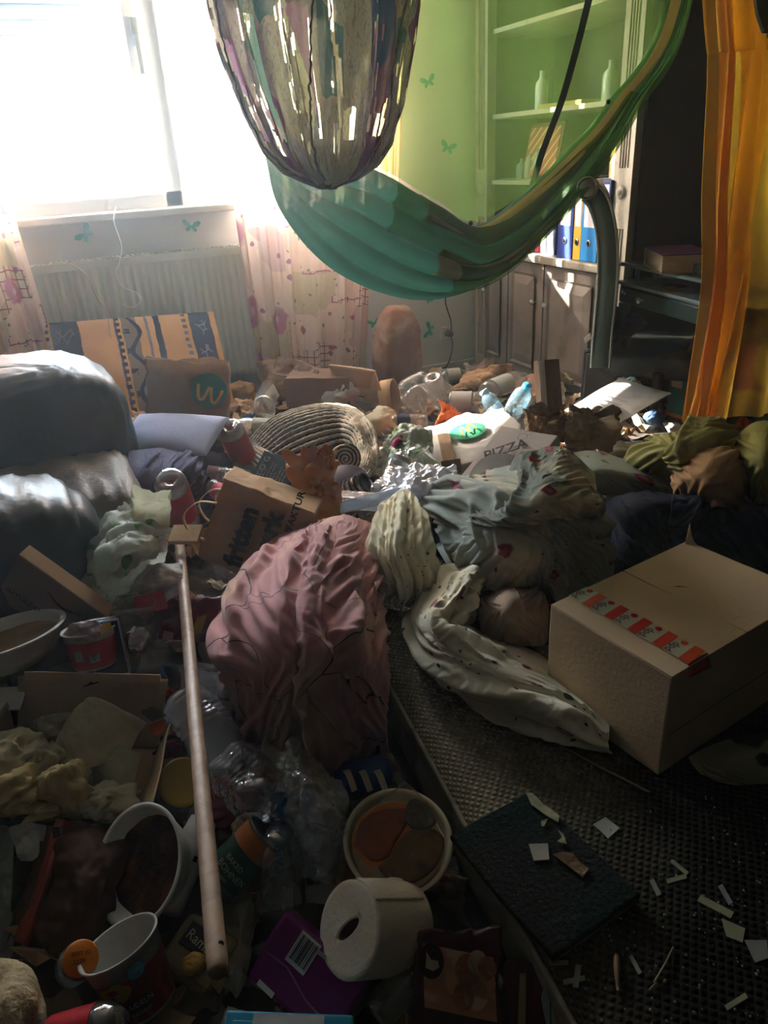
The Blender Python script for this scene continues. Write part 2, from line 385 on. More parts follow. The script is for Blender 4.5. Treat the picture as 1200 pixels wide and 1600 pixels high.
for (u, v, s, r, l) in ((134, 366, .05, .8, 'teal butterfly sticker on the wall above the left end of the radiator'), (299, 354, .045, -.15, 'teal butterfly sticker under the window sill by the right end of the radiator'),
                        (669, 128, .045, .3, 'green butterfly sticker highest on the wall beside the fluted cabinet post'), (700, 231, .05, -.3, 'green butterfly sticker at mid height on the wall behind the sheer green cloth'),
                        (671, 516, .05, 1.3, 'teal butterfly sticker low on the wall right of the brown stone'), (585, 505, .04, .2, 'teal butterfly sticker low on the wall peeping out left of the brown stone'),
                        (668, 467, .035, -.8, 'small teal butterfly sticker just below the hem of the green cloth')):
    butterfly(Yp(u, v, YF), s, r, l)
# radiator
rad = thing('radiator', 'white ribbed panel radiator on the wall under the window sill', 'radiator', (.42, YF - .06, .1))
radm = mat('radiator_enamel', 'cfd2c8', .4, .06, 4, .03)
xs = np.linspace(-.02, 1.0, 31 * 6 + 1); ph = ((xs + .02) / 1.02 * 31) % 1
dy = np.where(ph < .5, 0, .011) ; dy = np.convolve(np.pad(dy, 1, mode='edge'), [.25, .5, .25], 'valid')
zz = np.array([.21, .215, .24, .25, .5, .74, .765, .77]); kk = np.array([0, 0, .3, 1, 1, 1, .3, 0])[None]
P = np.stack([np.repeat(xs[:, None], 8, 1), YF - .10 + dy[:, None] * kk + np.where(np.arange(8) == 0, .03, 0)[None], np.repeat(zz[None], len(xs), 0)], -1)
grid('ribbed_panel', P, radm, rad)
V, F = [], []
addb(V, F, (-.02, YF - .095, .77), (1.0, YF - .03, .802)); addb(V, F, (-.03, YF - .1, .2), (-.02, YF - .03, .80)); addb(V, F, (1.0, YF - .1, .2), (1.01, YF - .03, .80)); addb(V, F, (-.02, YF - .05, .2), (1.0, YF - .04, .78))
mesh('casing', V, F, radm, rad, False)
V, F = [], []
for i in range(48): addb(V, F, (-.01 + i * .021, YF - .092, .803), (.0 + i * .021, YF - .035, .807))
mesh('top_grille', V, F, radm, rad, False, kind='stuff')
tube('valve_pipe', smooth_path([(1.03, YF - .06, .02), (1.03, YF - .06, .2), (1.0, YF - .06, .24)], 10), .009, radm, rad)
f = mkfr(Yp(190, 408, YF - .07), [.06, 0, 0], [0, 0, .02]); tag(box('lighter', f, .02, mat('dull_grey', '9d9da2', .4), bev=.005), 'small grey-white plastic tube lying on the radiator top', 'tube')
# cable hanging from the sill
cabm = mat('white_cable', 'e8e6e2', .4, bump=0)
a = Yp(182, 322, YF - .13)
pts = [Yp(u, v, y) for u, v, y in ((182, 322, 3.54), (178, 345, 3.50), (190, 385, 3.44), (186, 412, 3.4), (182, 428, 3.38), (190, 447, 3.36), (214, 458, 3.36), (220, 470, 3.34), (208, 480, 3.34), (190, 476, 3.34))]
tag(tube('thin_white_cable', smooth_path(pts, 60), .0018, cabm, seg=6), 'thin white cable dangling from the sill in front of the radiator', 'cable')
pts = [Yp(u, v, 3.35) for u, v in ((95, 405), (130, 425), (150, 460), (166, 488), (172, 520), (180, 560), (176, 590))]
tag(tube('flower_string', smooth_path(pts, 40), .0022, mat('string_pale', 'cfb9a8', .8), seg=6), 'thin string with tiny pink beads hanging over the striped cushion', 'string')
# ---------------------------------------------------------------- glass cabinet along the right wall
cab = thing('display_cabinet', 'grey-brown wooden display cabinet with fluted posts in the corner', 'cabinet', (2.35, 3.1, 0))
wood = mat('cabinet_wood', '6f665c', .5, .3, 3, .12, 40, col2='4a4037', c2s=5, c2=(.5, .75), coat=.1)
paint = mat('post_paint', 'a59f8f', .45, .12, 6, .08, 50, col2='7b7566', c2s=9, c2=(.55, .8))
dark = mat('cabinet_side', '4a362b', .75, .2, 4, .1, 60)
XF = 2.14; Y0, Y1 = 2.44, 3.62
abox('side_panel', (XF + .03, Y0, 0), (2.62, Y0 + .022, 2.2), dark, cab)
abox('side_panel', (XF + .03, Y1 - .02, 0), (2.62, Y1, 2.2), dark, cab)
abox('back_panel', (2.60, Y0, 0), (2.62, Y1, 2.2), mat('cabinet_back', '5c5a50', .6), cab, bev=0)
abox('cornice', (XF - .05, Y0 - .03, 2.2), (2.65, Y1 + .01, 2.28), wood, cab, bev=.02)
abox('base_top', (XF - .04, Y0 + .1, .655), (2.6, Y1, .69), mat('cabinet_top', '8d8778', .4, .2), cab, bev=.008)
abox('plinth', (XF + .03, Y0 + .1, 0), (2.58, Y1, .08), wood, cab)
for z in (.98, 1.27, 1.62, 1.95): abox('shelf', (XF + .03, Y0 + .03, z), (2.6, Y1 - .02, z + .02), paint, cab)
def post(y0, y1):                          # fluted post, grooves cut in
    n = 4; w = y1 - y0; ys = [0]; xx = [0]
    prof = [(0, .03), (0, 0)]
    g0 = .22; gw = .56 / n
    for i in range(n):
        a = g0 + i * gw; prof += [(a, 0), (a + gw * .12, .006), (a + gw * .45, .008), (a + gw * .6, .006), (a + gw * .7, 0)]
    prof += [(1, 0), (1, .03)]
    def seg_(z0, z1, flut):
        P = np.array([[(XF + (b if (flut or b > .02) else 0), y0 + a * w, z) for a, b in prof] for z in (z0, z1)])
        return P
    p_ = abox('post', (XF + .028, y0, 0), (XF + .05, y1, 2.2), paint, cab)
    for z0, z1, fl in ((0, .12, 0), (.12, .83, 1), (.83, 1.05, 0), (1.05, 2.1, 1), (2.1, 2.2, 0)):
        grid('fluting', seg_(z0, z1, fl), paint, p_, smooth=False, uv=None)
    lathe('rosette', [(.001, .016), (.010, .016), (.012, .010), (.02, .012), (.024, .008), (.028, 0)], ((XF, (y0 + y1) / 2, .965), (-1, 0, 0)), paint, p_)
    return p_
post(Y0, Y0 + .105); post(3.60 - .11, 3.60)
def raised(y0, y1, z0, z1, handle):
    d = abox('door', (XF - .005, y0, z0), (XF + .02, y1, z1), wood, cab, bev=.006)
    a, b = y0 + .055, y1 - .055; c, e = z0 + .06, z1 - .06; k = .04; X1, X2, X3 = XF - .006, XF + .004, XF - .014
    V = [(X1 - .01, a - .012, c - .012), (X1 - .01, b + .012, c - .012), (X1 - .01, b + .012, e + .012), (X1 - .01, a - .012, e + .012), (X2 - .012, a, c), (X2 - .012, b, c), (X2 - .012, b, e), (X2 - .012, a, e),
         (X3 - .004, a + k, c + k), (X3 - .004, b - k, c + k), (X3 - .004, b - k, e - k), (X3 - .004, a + k, e - k)]
    F = [[0, 1, 5, 4], [1, 2, 6, 5], [2, 3, 7, 6], [3, 0, 4, 7], [4, 5, 9, 8], [5, 6, 10, 9], [6, 7, 11, 10], [7, 4, 8, 11], [8, 9, 10, 11]]
    mesh('raised_panel', V, F, wood, d, False)
    lathe('knob', [(.004, 0), (.005, .012), (.011, .018), (.012, .026), (.001, .03)], ((XF - .006, handle, (z0 + z1) / 2 + .1), (-1, 0, 0)), hm, d, seg=12)
raised(2.57, 2.97, .1, .645, 2.93); raised(2.99, 3.27, .1, .645, 3.03); raised(3.29, 3.5, .1, .645, 3.47)
V, F = [], []
for y in (2.98, 3.28): addb(V, F, (XF - .01, y - .012, .09), (XF + .02, y + .012, .65))
mesh('door_post', V, F, wood, cab, False)
# binders and what stands behind them
bwhite = mat('label_paper', 'd9dade', .7, .08, 20); black = mat('black_plastic', '101012', .4, bump=0); steel = mat('steel', 'b6b8ba', .25, metal=.9, bump=0)
def binder(u0, u1, vb, vt, col, nm, label, x=2.125):
    A = Xp(u0, vb, x); B = Xp(u1, vb + 1, x); top = Xp(u0, vt, x)
    f = mkfr((x, A[1], .692), (0, B[1] - A[1], 0), (0, 0, .315)); f.N = np.array([1., 0, 0])
    m = mat('binder_' + nm, col, .45, .1, 6, .05)
    t = thing('ring_binder', label, 'binder', (x + .14, (A[1] + B[1]) / 2, .692), 'lever arch binders on the cabinet base')
    box('spine', f, .004, m, t); g = mkfr((x, A[1], .692), (0, .004 * np.sign(B[1] - A[1]), 0), (0, 0, .315)); g.N = f.N
    box('cover', g, .28, m, t); g = mkfr((x, B[1] - .004 * np.sign(B[1] - A[1]), .692), (0, .004 * np.sign(B[1] - A[1]), 0), (0, 0, .315)); g.N = f.N; box('cover', g, .28, m, t)
    g = mkfr((x + .03, A[1] + (B[1] - A[1]) * .12, .70), (0, (B[1] - A[1]) * .76, 0), (0, 0, .295)); g.N = f.N; box('paper_stack', g, .2, bwhite, t)
    box('spine_label', mkfr((x - .001, A[1] + (B[1] - A[1]) * .16, .692 + .135), (0, (B[1] - A[1]) * .68, 0), (0, 0, .165)), .0008, bwhite, t, bev=0)
    lathe('finger_ring', [(.009, 0), (.014, 0), (.014, .003), (.009, .003)], ((x, (A[1] + B[1]) / 2, .765), (-1, 0, 0)), steel, t, cap=False, seg=20)
    lathe('finger_hole', [(.0001, .001), (.0095, .001), (.0095, 0)], ((x, (A[1] + B[1]) / 2, .765), (-1, 0, 0)), black, t, seg=16)
binder(870, 893, 398, 300, '2a3f93', 'navy', 'dark blue lever arch binder, furthest from the fluted post')
binder(894, 906, 402, 300, 'd9a32c', 'yellow', 'mustard yellow lever arch binder between the two blue ones')
binder(905, 931, 409, 280, '1f7fc4', 'blue', 'bright blue lever arch binder nearest the fluted post')
binder(932, 946, 412, 280, '1d2c6c', 'indigo', 'dark blue binder half hidden behind the chair back')
for (u0, u1, c, l, hh) in ((820, 832, 'c7a7a0', 'pale cream book standing left of the pink folder', .24), (836, 841, 'c8406a', 'thin pink folder standing on the cabinet base', .26), (843, 852, 'b8a7a4', 'pinkish grey book standing beside the pink folder', .28), (853, 866, '41405c', 'dark grey-violet book against the dark blue binder', .3)):
    A = Xp(u0, 398, 2.16); B = Xp(u1, 398, 2.16); f = mkfr((2.16, A[1], .691), (0, B[1] - A[1], 0), (0, 0, hh)); f.N = np.array([1., 0, 0])
    t = thing('book', l, 'book', (2.2, A[1], .691), 'books left of the binders'); box('book_cover', f, .18, mat('book_' + c, c, .5), t); g = mkfr((2.158, A[1] + (B[1] - A[1]) * .2, .72), (0, (B[1] - A[1]) * .6, 0), (0, 0, .05)); g.N = f.N; box('spine_print', g, .001, bwhite, t, bev=0)
# upper shelves
def jar_at(y, z, h, r, m, label, x=2.3, nm='bottle'):
    tag(lathe(nm, [(r, 0), (r, h * .6), (r * .9, h * .7), (r * .4, h * .82), (r * .4, h), (.001, h)], ((x, y, z), (0, 0, 1)), m, seg=18), label, nm)
jar_at(Xp(848, 100, 2.3)[1], 1.291, .16, .03, mat('bottle_white', 'd8dcdc', .4), 'white plastic bottle standing on the upper cabinet shelf')
jar_at(Xp(955, 120, 2.3)[1], 1.291, .15, .035, mat('bottle_pale', 'b9c4c0', .3), 'pale bottle on the upper shelf nearest the carved post')
f = mkfr((2.24, 3.22, 1.291), (0, -.32, 0), (0, 0, .02)); f.N = np.array([1., 0, 0]); tag(box('magazine', f, .2, mat('magazine_cover', 'b0a24e', .5)), 'yellowish magazine lying flat on the upper cabinet shelf', 'magazine')
t = thing('picture_frame', 'reddish picture with a pale lattice print standing on the middle cabinet shelf', 'picture', (2.3, 2.95, 1.001))
f = mkfr((2.28, Xp(815, 260, 2.28)[1], 1.001), (0, -.27, 0), (.05, 0, .24)); f.N = np.array([1., 0, 0.]); box('frame', f, .012, mat('frame_brown', '7a4a30', .4), t)
def lattice(t_, base):
    w = t_.n('TexWave', i_Vector=t_.scale(t_.co('Object'), (1, 1, 1), rot=(.8, 0, 0)), i_Scale=9.0, bands_direction='Z').outputs['Fac']
    return t_.mix(t_.step(w, .8, .95), base, lin('d9b79e'))
box('print', f, .002, mat('red_print', 'b4563f', .6, pat=lattice), t, c0=-.003, a0=.015, b0=.015, w=.24, h=.21, bev=0)
f = mkfr((2.26, 2.72, 1.001), (0, -.12, 0), (0, 0, .19)); f.N = np.array([1., 0, 0]); tag(box('small_box', f, .1, mat('ochre_card', 'b98f4e', .6)), 'ochre cardboard box beside the reddish picture in the cabinet', 'box')
for i, (y, c) in enumerate(((3.42, '8c9a94'), (3.35, 'a7a58f'), (3.28, '7a8a90'))):
    jar_at(y, 1.001, .09 + .02 * i, .028, mat('mug_' + c, c, .35), ('grey-green', 'cream', 'blue-grey')[i] + ' small pot on the middle cabinet shelf behind the green cloth', nm='pot')
jar_at(2.85, .691, .11, .03, mat('pot_dark', '22262a', .3), 'small black pot on the cabinet base behind the binders', x=2.4, nm='pot')
# plug and cord in the corner
s = thing('wall_socket', 'dark power plug in a socket low in the corner with a black cord', 'socket', Yp(698, 540, YF))
p = Yp(698, 520, YF); abox('faceplate', (p[0] - .035, YF - .01, p[2] - .035), (p[0] + .035, YF - .0005, p[2] + .035), plaster, s)
lathe('plug', [(.018, 0), (.018, .03), (.012, .045), (.001, .045)], ((p[0], YF - .01, p[2]), (0, -1, 0)), black, s)
tag(tube('power_cable', smooth_path([Yp(700, 435, YF - .01), Yp(696, 470, YF - .01), Yp(704, 500, YF - .012), (p[0], YF - .05, p[2]), (p[0], YF - .06, p[2] - .08), Z(694, 575, .06), Z(665, 560, .05), Z(640, 572, .03)], 60), .0035, black), 'black power cable running down the corner to the socket', 'cable')

# thin scattering haze added for a bloom-like veil near the window
hz = bpy.data.materials.new('veil_haze'); hz.use_nodes = True; hz.node_tree.nodes.clear()
vs_ = hz.node_tree.nodes.new('ShaderNodeVolumeScatter'); vs_.inputs['Density'].default_value = .016; vs_.inputs['Anisotropy'].default_value = .72
vs_.inputs['Color'].default_value = (.90, .96, 1, 1)
hz.node_tree.links.new(vs_.outputs[0], hz.node_tree.nodes.new('ShaderNodeOutputMaterial').inputs['Volume'])
tag(abox('haze', (XL + .01, YB + .01, .01), (XR - .01, YF - .005, ZC - .01), hz, bev=0), 'thin scattering haze added to the room air as a bloom-like veil', 'haze', kind='stuff')
# ================================================================ mattress on the floor
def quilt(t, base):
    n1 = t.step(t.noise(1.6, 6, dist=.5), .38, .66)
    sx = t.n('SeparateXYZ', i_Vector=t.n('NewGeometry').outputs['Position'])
    far = t.step(t.math('ADD', t.math('MULTIPLY_ADD', sx.outputs[1], 1.0, t.math('MULTIPLY', sx.outputs[0], -1.25)), t.math('MULTIPLY', t.noise(5, 5), .45)), .62, -.12)  # blackens the near right: soiling plus lack of light put into the colour
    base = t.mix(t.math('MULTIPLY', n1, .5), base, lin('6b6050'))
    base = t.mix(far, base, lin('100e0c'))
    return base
tm = NT('mattress_ticking'); v = tm.co()
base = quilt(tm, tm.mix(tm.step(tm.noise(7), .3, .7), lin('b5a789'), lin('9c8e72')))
w1 = tm.n('TexWave', i_Vector=v, i_Scale=40.0, bands_direction='DIAGONAL', i_Distortion=1.2).outputs['Fac']
w2 = tm.n('TexWave', i_Vector=tm.scale(v, (1, -1, 1)), i_Scale=40.0, bands_direction='DIAGONAL', i_Distortion=1.2).outputs['Fac']
hh = tm.math('ADD', tm.math('MULTIPLY', w1, w2), tm.math('MULTIPLY', tm.noise(25, 4), .5))
base = tm.mix(tm.math('MULTIPLY', tm.step(hh, .55, .2), .45), base, lin('3a332b'))
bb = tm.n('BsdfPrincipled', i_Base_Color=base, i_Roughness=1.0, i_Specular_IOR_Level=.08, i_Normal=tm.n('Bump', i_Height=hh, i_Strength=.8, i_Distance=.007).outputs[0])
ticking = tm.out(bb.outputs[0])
e0 = Z(600, 1045, .15); e1 = Z(903, 1593, .15); dm = unit(e0 - e1); nm_ = np.array([dm[1], -dm[0], 0])
matt = thing('mattress', 'low dirty mattress with cream quilted cover turning black with dirt and painted shade toward the near side', 'mattress', (1.0, .8, 0))
far_, near_ = .62, -1.05
nu, nv = 90, 60
uu = np.linspace(0, 1.3, nu); vv = np.linspace(near_, far_, nv)
def mpt(a, b, z): return e0 + dm * b + nm_ * a + np.array([0, 0, z - .15])
P = np.array([[mpt(a, b, .15) for b in vv] for a in uu])
P[..., 2] += .006 * fbm(P, 3, 4) - .0
rim = np.minimum(uu / .03, 1)[:, None]; P[..., 2] -= .018 * (1 - rim) ** 2
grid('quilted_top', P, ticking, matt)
side = mat('mattress_side', '8f866f', .75, .2, 6, .25, 60, col2='6f6453', c2s=7)
Q = np.array([[mpt(a, b, z) for b in vv] for a, z in ((0, .134), (-.008, .12), (-.004, .09), (-.012, .06), (-.006, .02), (.01, .0))])
grid('side_border', Q, side, matt)
Q = np.array([[mpt(a, far_ + k, z) for a in uu] for k, z in ((0, .134), (.008, .1), (.008, .03), (0, 0))]); grid('side_border', Q, side, matt)
tube('piping', [mpt(-.003, b, .135) for b in vv], .005, side, matt, seg=6)
# ================================================================ armchair
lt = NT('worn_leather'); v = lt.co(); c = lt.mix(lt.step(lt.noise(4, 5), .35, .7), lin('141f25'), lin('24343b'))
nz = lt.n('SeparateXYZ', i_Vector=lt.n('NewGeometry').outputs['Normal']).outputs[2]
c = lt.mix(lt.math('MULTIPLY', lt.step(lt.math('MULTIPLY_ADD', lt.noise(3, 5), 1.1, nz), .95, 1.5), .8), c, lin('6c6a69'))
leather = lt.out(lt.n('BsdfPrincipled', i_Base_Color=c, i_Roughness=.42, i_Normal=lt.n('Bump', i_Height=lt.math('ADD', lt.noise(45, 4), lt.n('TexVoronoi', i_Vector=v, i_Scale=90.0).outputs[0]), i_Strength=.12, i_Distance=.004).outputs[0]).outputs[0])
def cushion(name, cen, size, yaw, m, parent=None, p=(.35, .35), nu=72, nv=48, wr=.01, fd=None, seed=0, tilt=0, roll=0, mod=None):
    th = np.linspace(-np.pi, np.pi, nu, endpoint=False)[:, None]; ph = np.linspace(-np.pi / 2, np.pi / 2, nv)[None]
    se = lambda w, e: np.sign(w) * np.abs(w) ** e
    L = np.stack([se(np.cos(ph), p[0]) * se(np.cos(th), p[1]), se(np.cos(ph), p[0]) * se(np.sin(th), p[1]), se(np.sin(ph), p[0]) + 0 * th], -1)
    if mod is not None: L = mod(L)
    Q = L * np.array(size) / 2
    q = Q * np.array(fd if fd is not None else (1, 1, 1)); w = np.abs(vn(q, 14, seed)) + .5 * np.abs(vn(q, 30, seed + 2)) + .6 * vn(Q, 4, seed + 5)
    nrm = L / (np.linalg.norm(L, axis=-1)[..., None] + 1e-9); Q = Q + nrm * (wr * (w - .3))[..., None]
    Mx = np.array((Matrix.Rotation(yaw, 3, 'Z') @ Matrix.Rotation(tilt, 3, 'Y') @ Matrix.Rotation(roll, 3, 'X')))
    return grid(name, Q @ Mx.T + np.array(cen), m, parent, cu=True)
ac = thing('armchair', 'dark worn leather armchair with dusty seat and fat rounded arms', 'armchair', (-.45, 2.1, 0))
def armshape(L):
    L = L.copy(); L[..., 2] += np.maximum(0, -L[..., 0]) * .12; return L
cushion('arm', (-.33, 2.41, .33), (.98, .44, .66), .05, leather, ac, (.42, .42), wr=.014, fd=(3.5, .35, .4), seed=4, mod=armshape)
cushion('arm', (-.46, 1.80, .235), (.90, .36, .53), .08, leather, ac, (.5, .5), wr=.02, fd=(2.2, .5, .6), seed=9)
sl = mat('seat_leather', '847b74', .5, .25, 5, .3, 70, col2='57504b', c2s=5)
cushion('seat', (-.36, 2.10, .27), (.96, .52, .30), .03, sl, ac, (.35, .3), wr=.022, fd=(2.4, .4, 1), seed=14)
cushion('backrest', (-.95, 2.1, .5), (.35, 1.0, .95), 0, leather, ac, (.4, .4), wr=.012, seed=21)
abox('seat_base', (-.8, 1.95, .0), (.02, 2.3, .16), leather, ac, bev=.02)
# ================================================================ floral curtains
def patchwork(t, base):
    uv = t.co('UV'); v = t.scale(uv, (1, 1, 1))
    ck = t.n('TexVoronoi', i_Vector=v, i_Scale=7.0, distance='CHEBYCHEV', i_Randomness=.5)
    cell = t.n('SeparateColor', i_0=ck.outputs['Color'])
    base = t.mix(t.math('LESS_THAN', cell.outputs[0], .2), base, lin('dbb9ae'))
    base = t.mix(t.math('LESS_THAN', cell.outputs[1], .3), base, lin('d8c6a2'))
    ln = t.math('MAXIMUM', t.step(t.n('TexWave', i_Vector=uv, i_Scale=11.0, bands_direction='Y').outputs['Fac'], .93, .98), t.step(t.n('TexWave', i_Vector=uv, i_Scale=11.0, bands_direction='X').outputs['Fac'], .93, .98))
    base = t.mix(t.math('MULTIPLY', ln, t.math('GREATER_THAN', cell.outputs[2], .72)), base, lin('a8646e'))
    return spots([(5, .30, .5, 'cf8a9f'), (5, .16, .5, 'ecc0c8'), (5, .08, .5, 'b95f7c'), (9, .24, .3, 'c86f86'), (23, .25, .35, 'a8798a'), (31, .18, .2, '8c9a6a')])(t, base)
cur_m = mat('floral_curtain', 'efd2bd', .8, .08, 5, .1, 70, transl=.6, pat=patchwork, alpha=.94)
def curtain(nm, label, xa, xb, y, z0, z1, nf, amp, m, seed=0, edge=None, nu=150, nv=60, cat='curtain', vs=.8, gather=0, group=None):
    s = np.linspace(0, 1, nu)[:, None]; t = np.linspace(0, 1, nv)[None]; z = z0 + (z1 - z0) * t
    ph = s * nf * 2 * np.pi + 1.3 * vn(np.stack([s * nf * .5 + 0 * t, t * 1.2 + 0 * s, 0 * s * t], -1), 1, seed)
    x = xa(t) + (xb(t) - xa(t)) * (s + .012 * np.sin(ph * 1.0 + 1)); yy = y + amp * np.sin(ph) + amp * .5 * np.sin(ph * 2.3 + 1 + t * 3)
    P = np.stack([x + 0 * t, yy, z + 0 * s], -1); w = float(abs(xb(np.array([[.3]])) - xa(np.array([[.3]])))[0, 0])
    U = np.stack([s * w * 1.5 * vs + 0 * t, z * vs + 0 * s], -1)
    o = grid(nm, P, m, uv=U); return tag(o, label, cat, group)
L_ = lambda a, b: (lambda t: a + (b - a) * t)
curtain('floral_curtain', 'rose-patterned patchwork curtain hanging right of the radiator', L_(.86, .80), L_(1.40, 1.70), 3.47, .06, 2.42, 5.5, .028, cur_m, 3)
curtain('floral_curtain', 'rose-patterned curtain at the left edge of the window beside the armchair', L_(-.62, -.62), L_(.0, -.12), 3.46, .2, 2.42, 6, .03, cur_m, 8)
curtain('floral_curtain', 'narrow sunlit curtain end behind the green cloth beside the wall', L_(1.55, 1.62), L_(1.66, 1.80), 3.5, 1.0, 2.42, 2.5, .025, cur_m, 5)
tag(tube('curtain_rod', [(-1.1, 3.48, 2.44), (2.0, 3.48, 2.44)], .012, pvc), 'white curtain rod above the window', 'rod')
# ================================================================ yellow sheer
ym = mat('yellow_sheer', 'ffc744', .6, .08, 4, .15, 60, transl=.9, alpha=.86, pat=spots([(2.2, .2, .2, 'd98a4a')]))
om = mat('orange_hem', 'f5b04c', .6, .15, 5, .2, 60, transl=.8)
yc = thing('yellow_drape', 'tall sheer yellow drape with an orange hem hanging at the right', 'drape', (1.95, 1.7, .25))
ex_ = [Yp(u, v, 1.72) for u, v in ((1116, -90), (1117, 0), (1124, 100), (1113, 300), (1110, 450), (1087, 600), (1074, 662))]
ex_ = [ex_[1] + (ex_[1] - ex_[2]) * (2.49 - ex_[1][2]) / (ex_[1][2] - ex_[2][2])] + ex_[1:]
E_ = smooth_path(ex_, 80)
s = np.linspace(0, 1, 130)
P = np.zeros((130, 80, 3)); tt = np.linspace(0, 1, 80)
for i, a in enumerate(s):
    wd = .62 + .12 * tt; fol = .030 * np.sin(a * 36 + 1.5 * np.sin(tt * 3)) * np.exp(-a * 2.0) + .012 * np.sin(a * 13 + tt * 2 + 1) + .006 * np.sin(a * 61)
    P[i] = E_ + np.stack([wd * (a ** 1.5) + .02 * np.sin(a * 9 + tt * 4) * a, fol - .10 * a, np.where(tt > .93, -(tt - .93) * .2 * a, 0)], -1)
grid('sheer_cloth', P, ym, yc)
P2 = np.stack([E_ + np.stack([b + 0 * tt, -.012 + .010 * np.sin(b * 220 + tt * 9) * np.ones(80), 0 * tt], -1) for b in np.linspace(-.004, .032, 12)], 0)
grid('orange_hem', P2, om, yc)
P3 = np.stack([E_ + np.stack([.035 + b * (1 + .5 * np.sin(tt * 5)), -.03 + .018 * np.sin(b * 90 + tt * 11), 0 * tt], -1) for b in np.linspace(0, .075, 40)], 0)
grid('gathered_fold', P3, ym, yc)
# dark lace hanging in the top right corner
lace_d = mat('dark_lace', '33261f', .8, .3, 30, .3)
P = bilerp([[Yp(u, v, 1.5) for u, v in r] for r in (((1180, -60), (1183, 10), (1195, 48)), ((1210, -60), (1210, 20), (1212, 60)), ((1250, -60), (1250, 20), (1250, 60)))], 20, 20)
P[..., 1] += .015 * np.sin(np.arange(20) * 1.1)[:, None]
tag(grid('dark_lace_cloth', P, lace_d), 'dark lace scrap hanging in front of the yellow drape at the top', 'cloth')
# ================================================================ green sheer canopy
gm = mat('green_sheer', '78a552', .65, .1, 4, .1, 60, transl=.45, alpha=.42)
gd = mat('green_dense', '2a6452', .65, .15, 4, .12, 60, transl=.40, alpha=.955)
bm_ = mat('tan_band', 'a88a45', .7, .15, 10, .1, transl=.4, alpha=.92)
can = thing('sheer_canopy', 'translucent green canopy cloth swagged from the ceiling with tan bands', 'canopy', (1.2, 2.3, .75))
ra = [(413, 240, 2.42), (440, 330, 2.3), (520, 420, 2.2), (635, 466, 2.15), (735, 452, 2.15), (815, 392, 2.2), (900, 288, 2.25), (980, 158, 2.3), (1062, 0, 2.35)]
rb = [(420, 236, 2.55), (490, 262, 2.5), (590, 264, 2.5), (680, 312, 2.48), (738, 348, 2.45), (800, 315, 2.4), (880, 243, 2.4), (945, 170, 2.4), (1042, 0, 2.4)]
N_ = 170
A_ = smooth_path([Yp(*p) for p in ra] + [np.array([2.28, 2.36, 2.49])], N_); B_ = smooth_path([Yp(*p) for p in rb] + [np.array([2.22, 2.4, 2.49])], N_)
M_ = 46; sv = np.linspace(0, 1, M_); P = np.zeros((N_, M_, 3)); u_ = np.linspace(0, 1, N_)
for j, b in enumerate(sv):
    bul = math.sin(math.pi * b)
    P[:, j] = A_ * (1 - b) + B_ * b; env = np.sin(np.pi * np.clip(u_, 0, 1)) ** .6
    P[:, j, 1] += -.10 * bul * env + .030 * env * np.sin(b * 30 + u_ * 7 + 2.0 * np.sin(u_ * 5)) * (.4 + b)
    P[:, j, 2] += -.03 * bul * env + .016 * env * np.cos(b * 30 + u_ * 7 + 2.0 * np.sin(u_ * 5)) * (.3 + b)
split = int(N_ * .60)
grid('folded_swag', P[:split + 1], gd, can, uv=None)
grid('folded_swag', P[split:], mat('green_half', '4f8a45', .65, .1, 4, .1, transl=.5, alpha=.8), can, uv=None)
# loose layers lying over the swag, and the tan bands
for k, (o1, o2, m) in enumerate(((.35, .62, bm_), (.80, 1.0, bm_), (.12, .5, gm), (.5, .9, gm))):
    u0, u1 = ((.34, .66), (.30, 1), (.38, .98), (.25, .8))[k]
    I = np.arange(int(u0 * N_), int(u1 * N_)); r = np.linspace(0, 1, len(I))
    w0 = o1 + (o2 - o1) * .4 * r; w1 = o2 - (o2 - o1) * .3 * r * (k < 2)
    Q = np.zeros((len(I), 10, 3))
    for j in range(10):
        b = w0 + (w1 - w0) * j / 9; bi = b * (M_ - 1); i0 = np.clip(bi.astype(int), 0, M_ - 2); ff = (bi - i0)[:, None]
        Q[:, j] = P[I, i0] * (1 - ff) + P[I, i0 + 1] * ff
    Q[..., 1] -= .012 + .006 * k + .006 * np.sin(np.arange(10) * 1.3 + r[:, None] * 9)
    grid('tan_band' if m is bm_ else 'loose_layer', Q, m, can, uv=None)
# the thin upper sheet rising from the swag to the ceiling
top = np.stack([np.interp(u_, [0, .25, .6, 1], [.60, .95, 1.55, 2.22]), np.full(N_, 2.48), np.full(N_, 2.49)], -1)
M2 = 60; P = np.zeros((N_, M2, 3))
for j in range(M2):
    b = j / (M2 - 1); P[:, j] = B_ * (1 - b) + top * b
    P[:, j, 1] += .035 * np.sin(u_ * 42 + 2 * np.sin(u_ * 7) + b * 2) * (.3 + .7 * b) * (1 - .3 * b) + .03 * np.sin(u_ * 17 + 1) * b
U = np.stack(np.meshgrid(u_ * 2, np.linspace(0, 1.5, M2), indexing='ij'), -1)
grid('sheer_sheet', P, gm, can, uv=U)
strap = [Yp(925, -20, 2.36) + (Yp(925, -20, 2.36) - Yp(905, 60, 2.36)) * (2.49 - Yp(925, -20, 2.36)[2]) / (Yp(925, -20, 2.36)[2] - Yp(905, 60, 2.36)[2])] + [Yp(*p) for p in ((925, -20, 2.36), (905, 60, 2.36), (880, 150, 2.36), (858, 210, 2.36), (845, 245, 2.38), (832, 290, 2.42))]
grid('dark_strap', np.stack([smooth_path([q + np.array([d, 0, 0]) for q in strap], 30) for d in np.linspace(-.014, .014, 4)], 0), mat('strap_dark', '2f3a1e', .8), can)
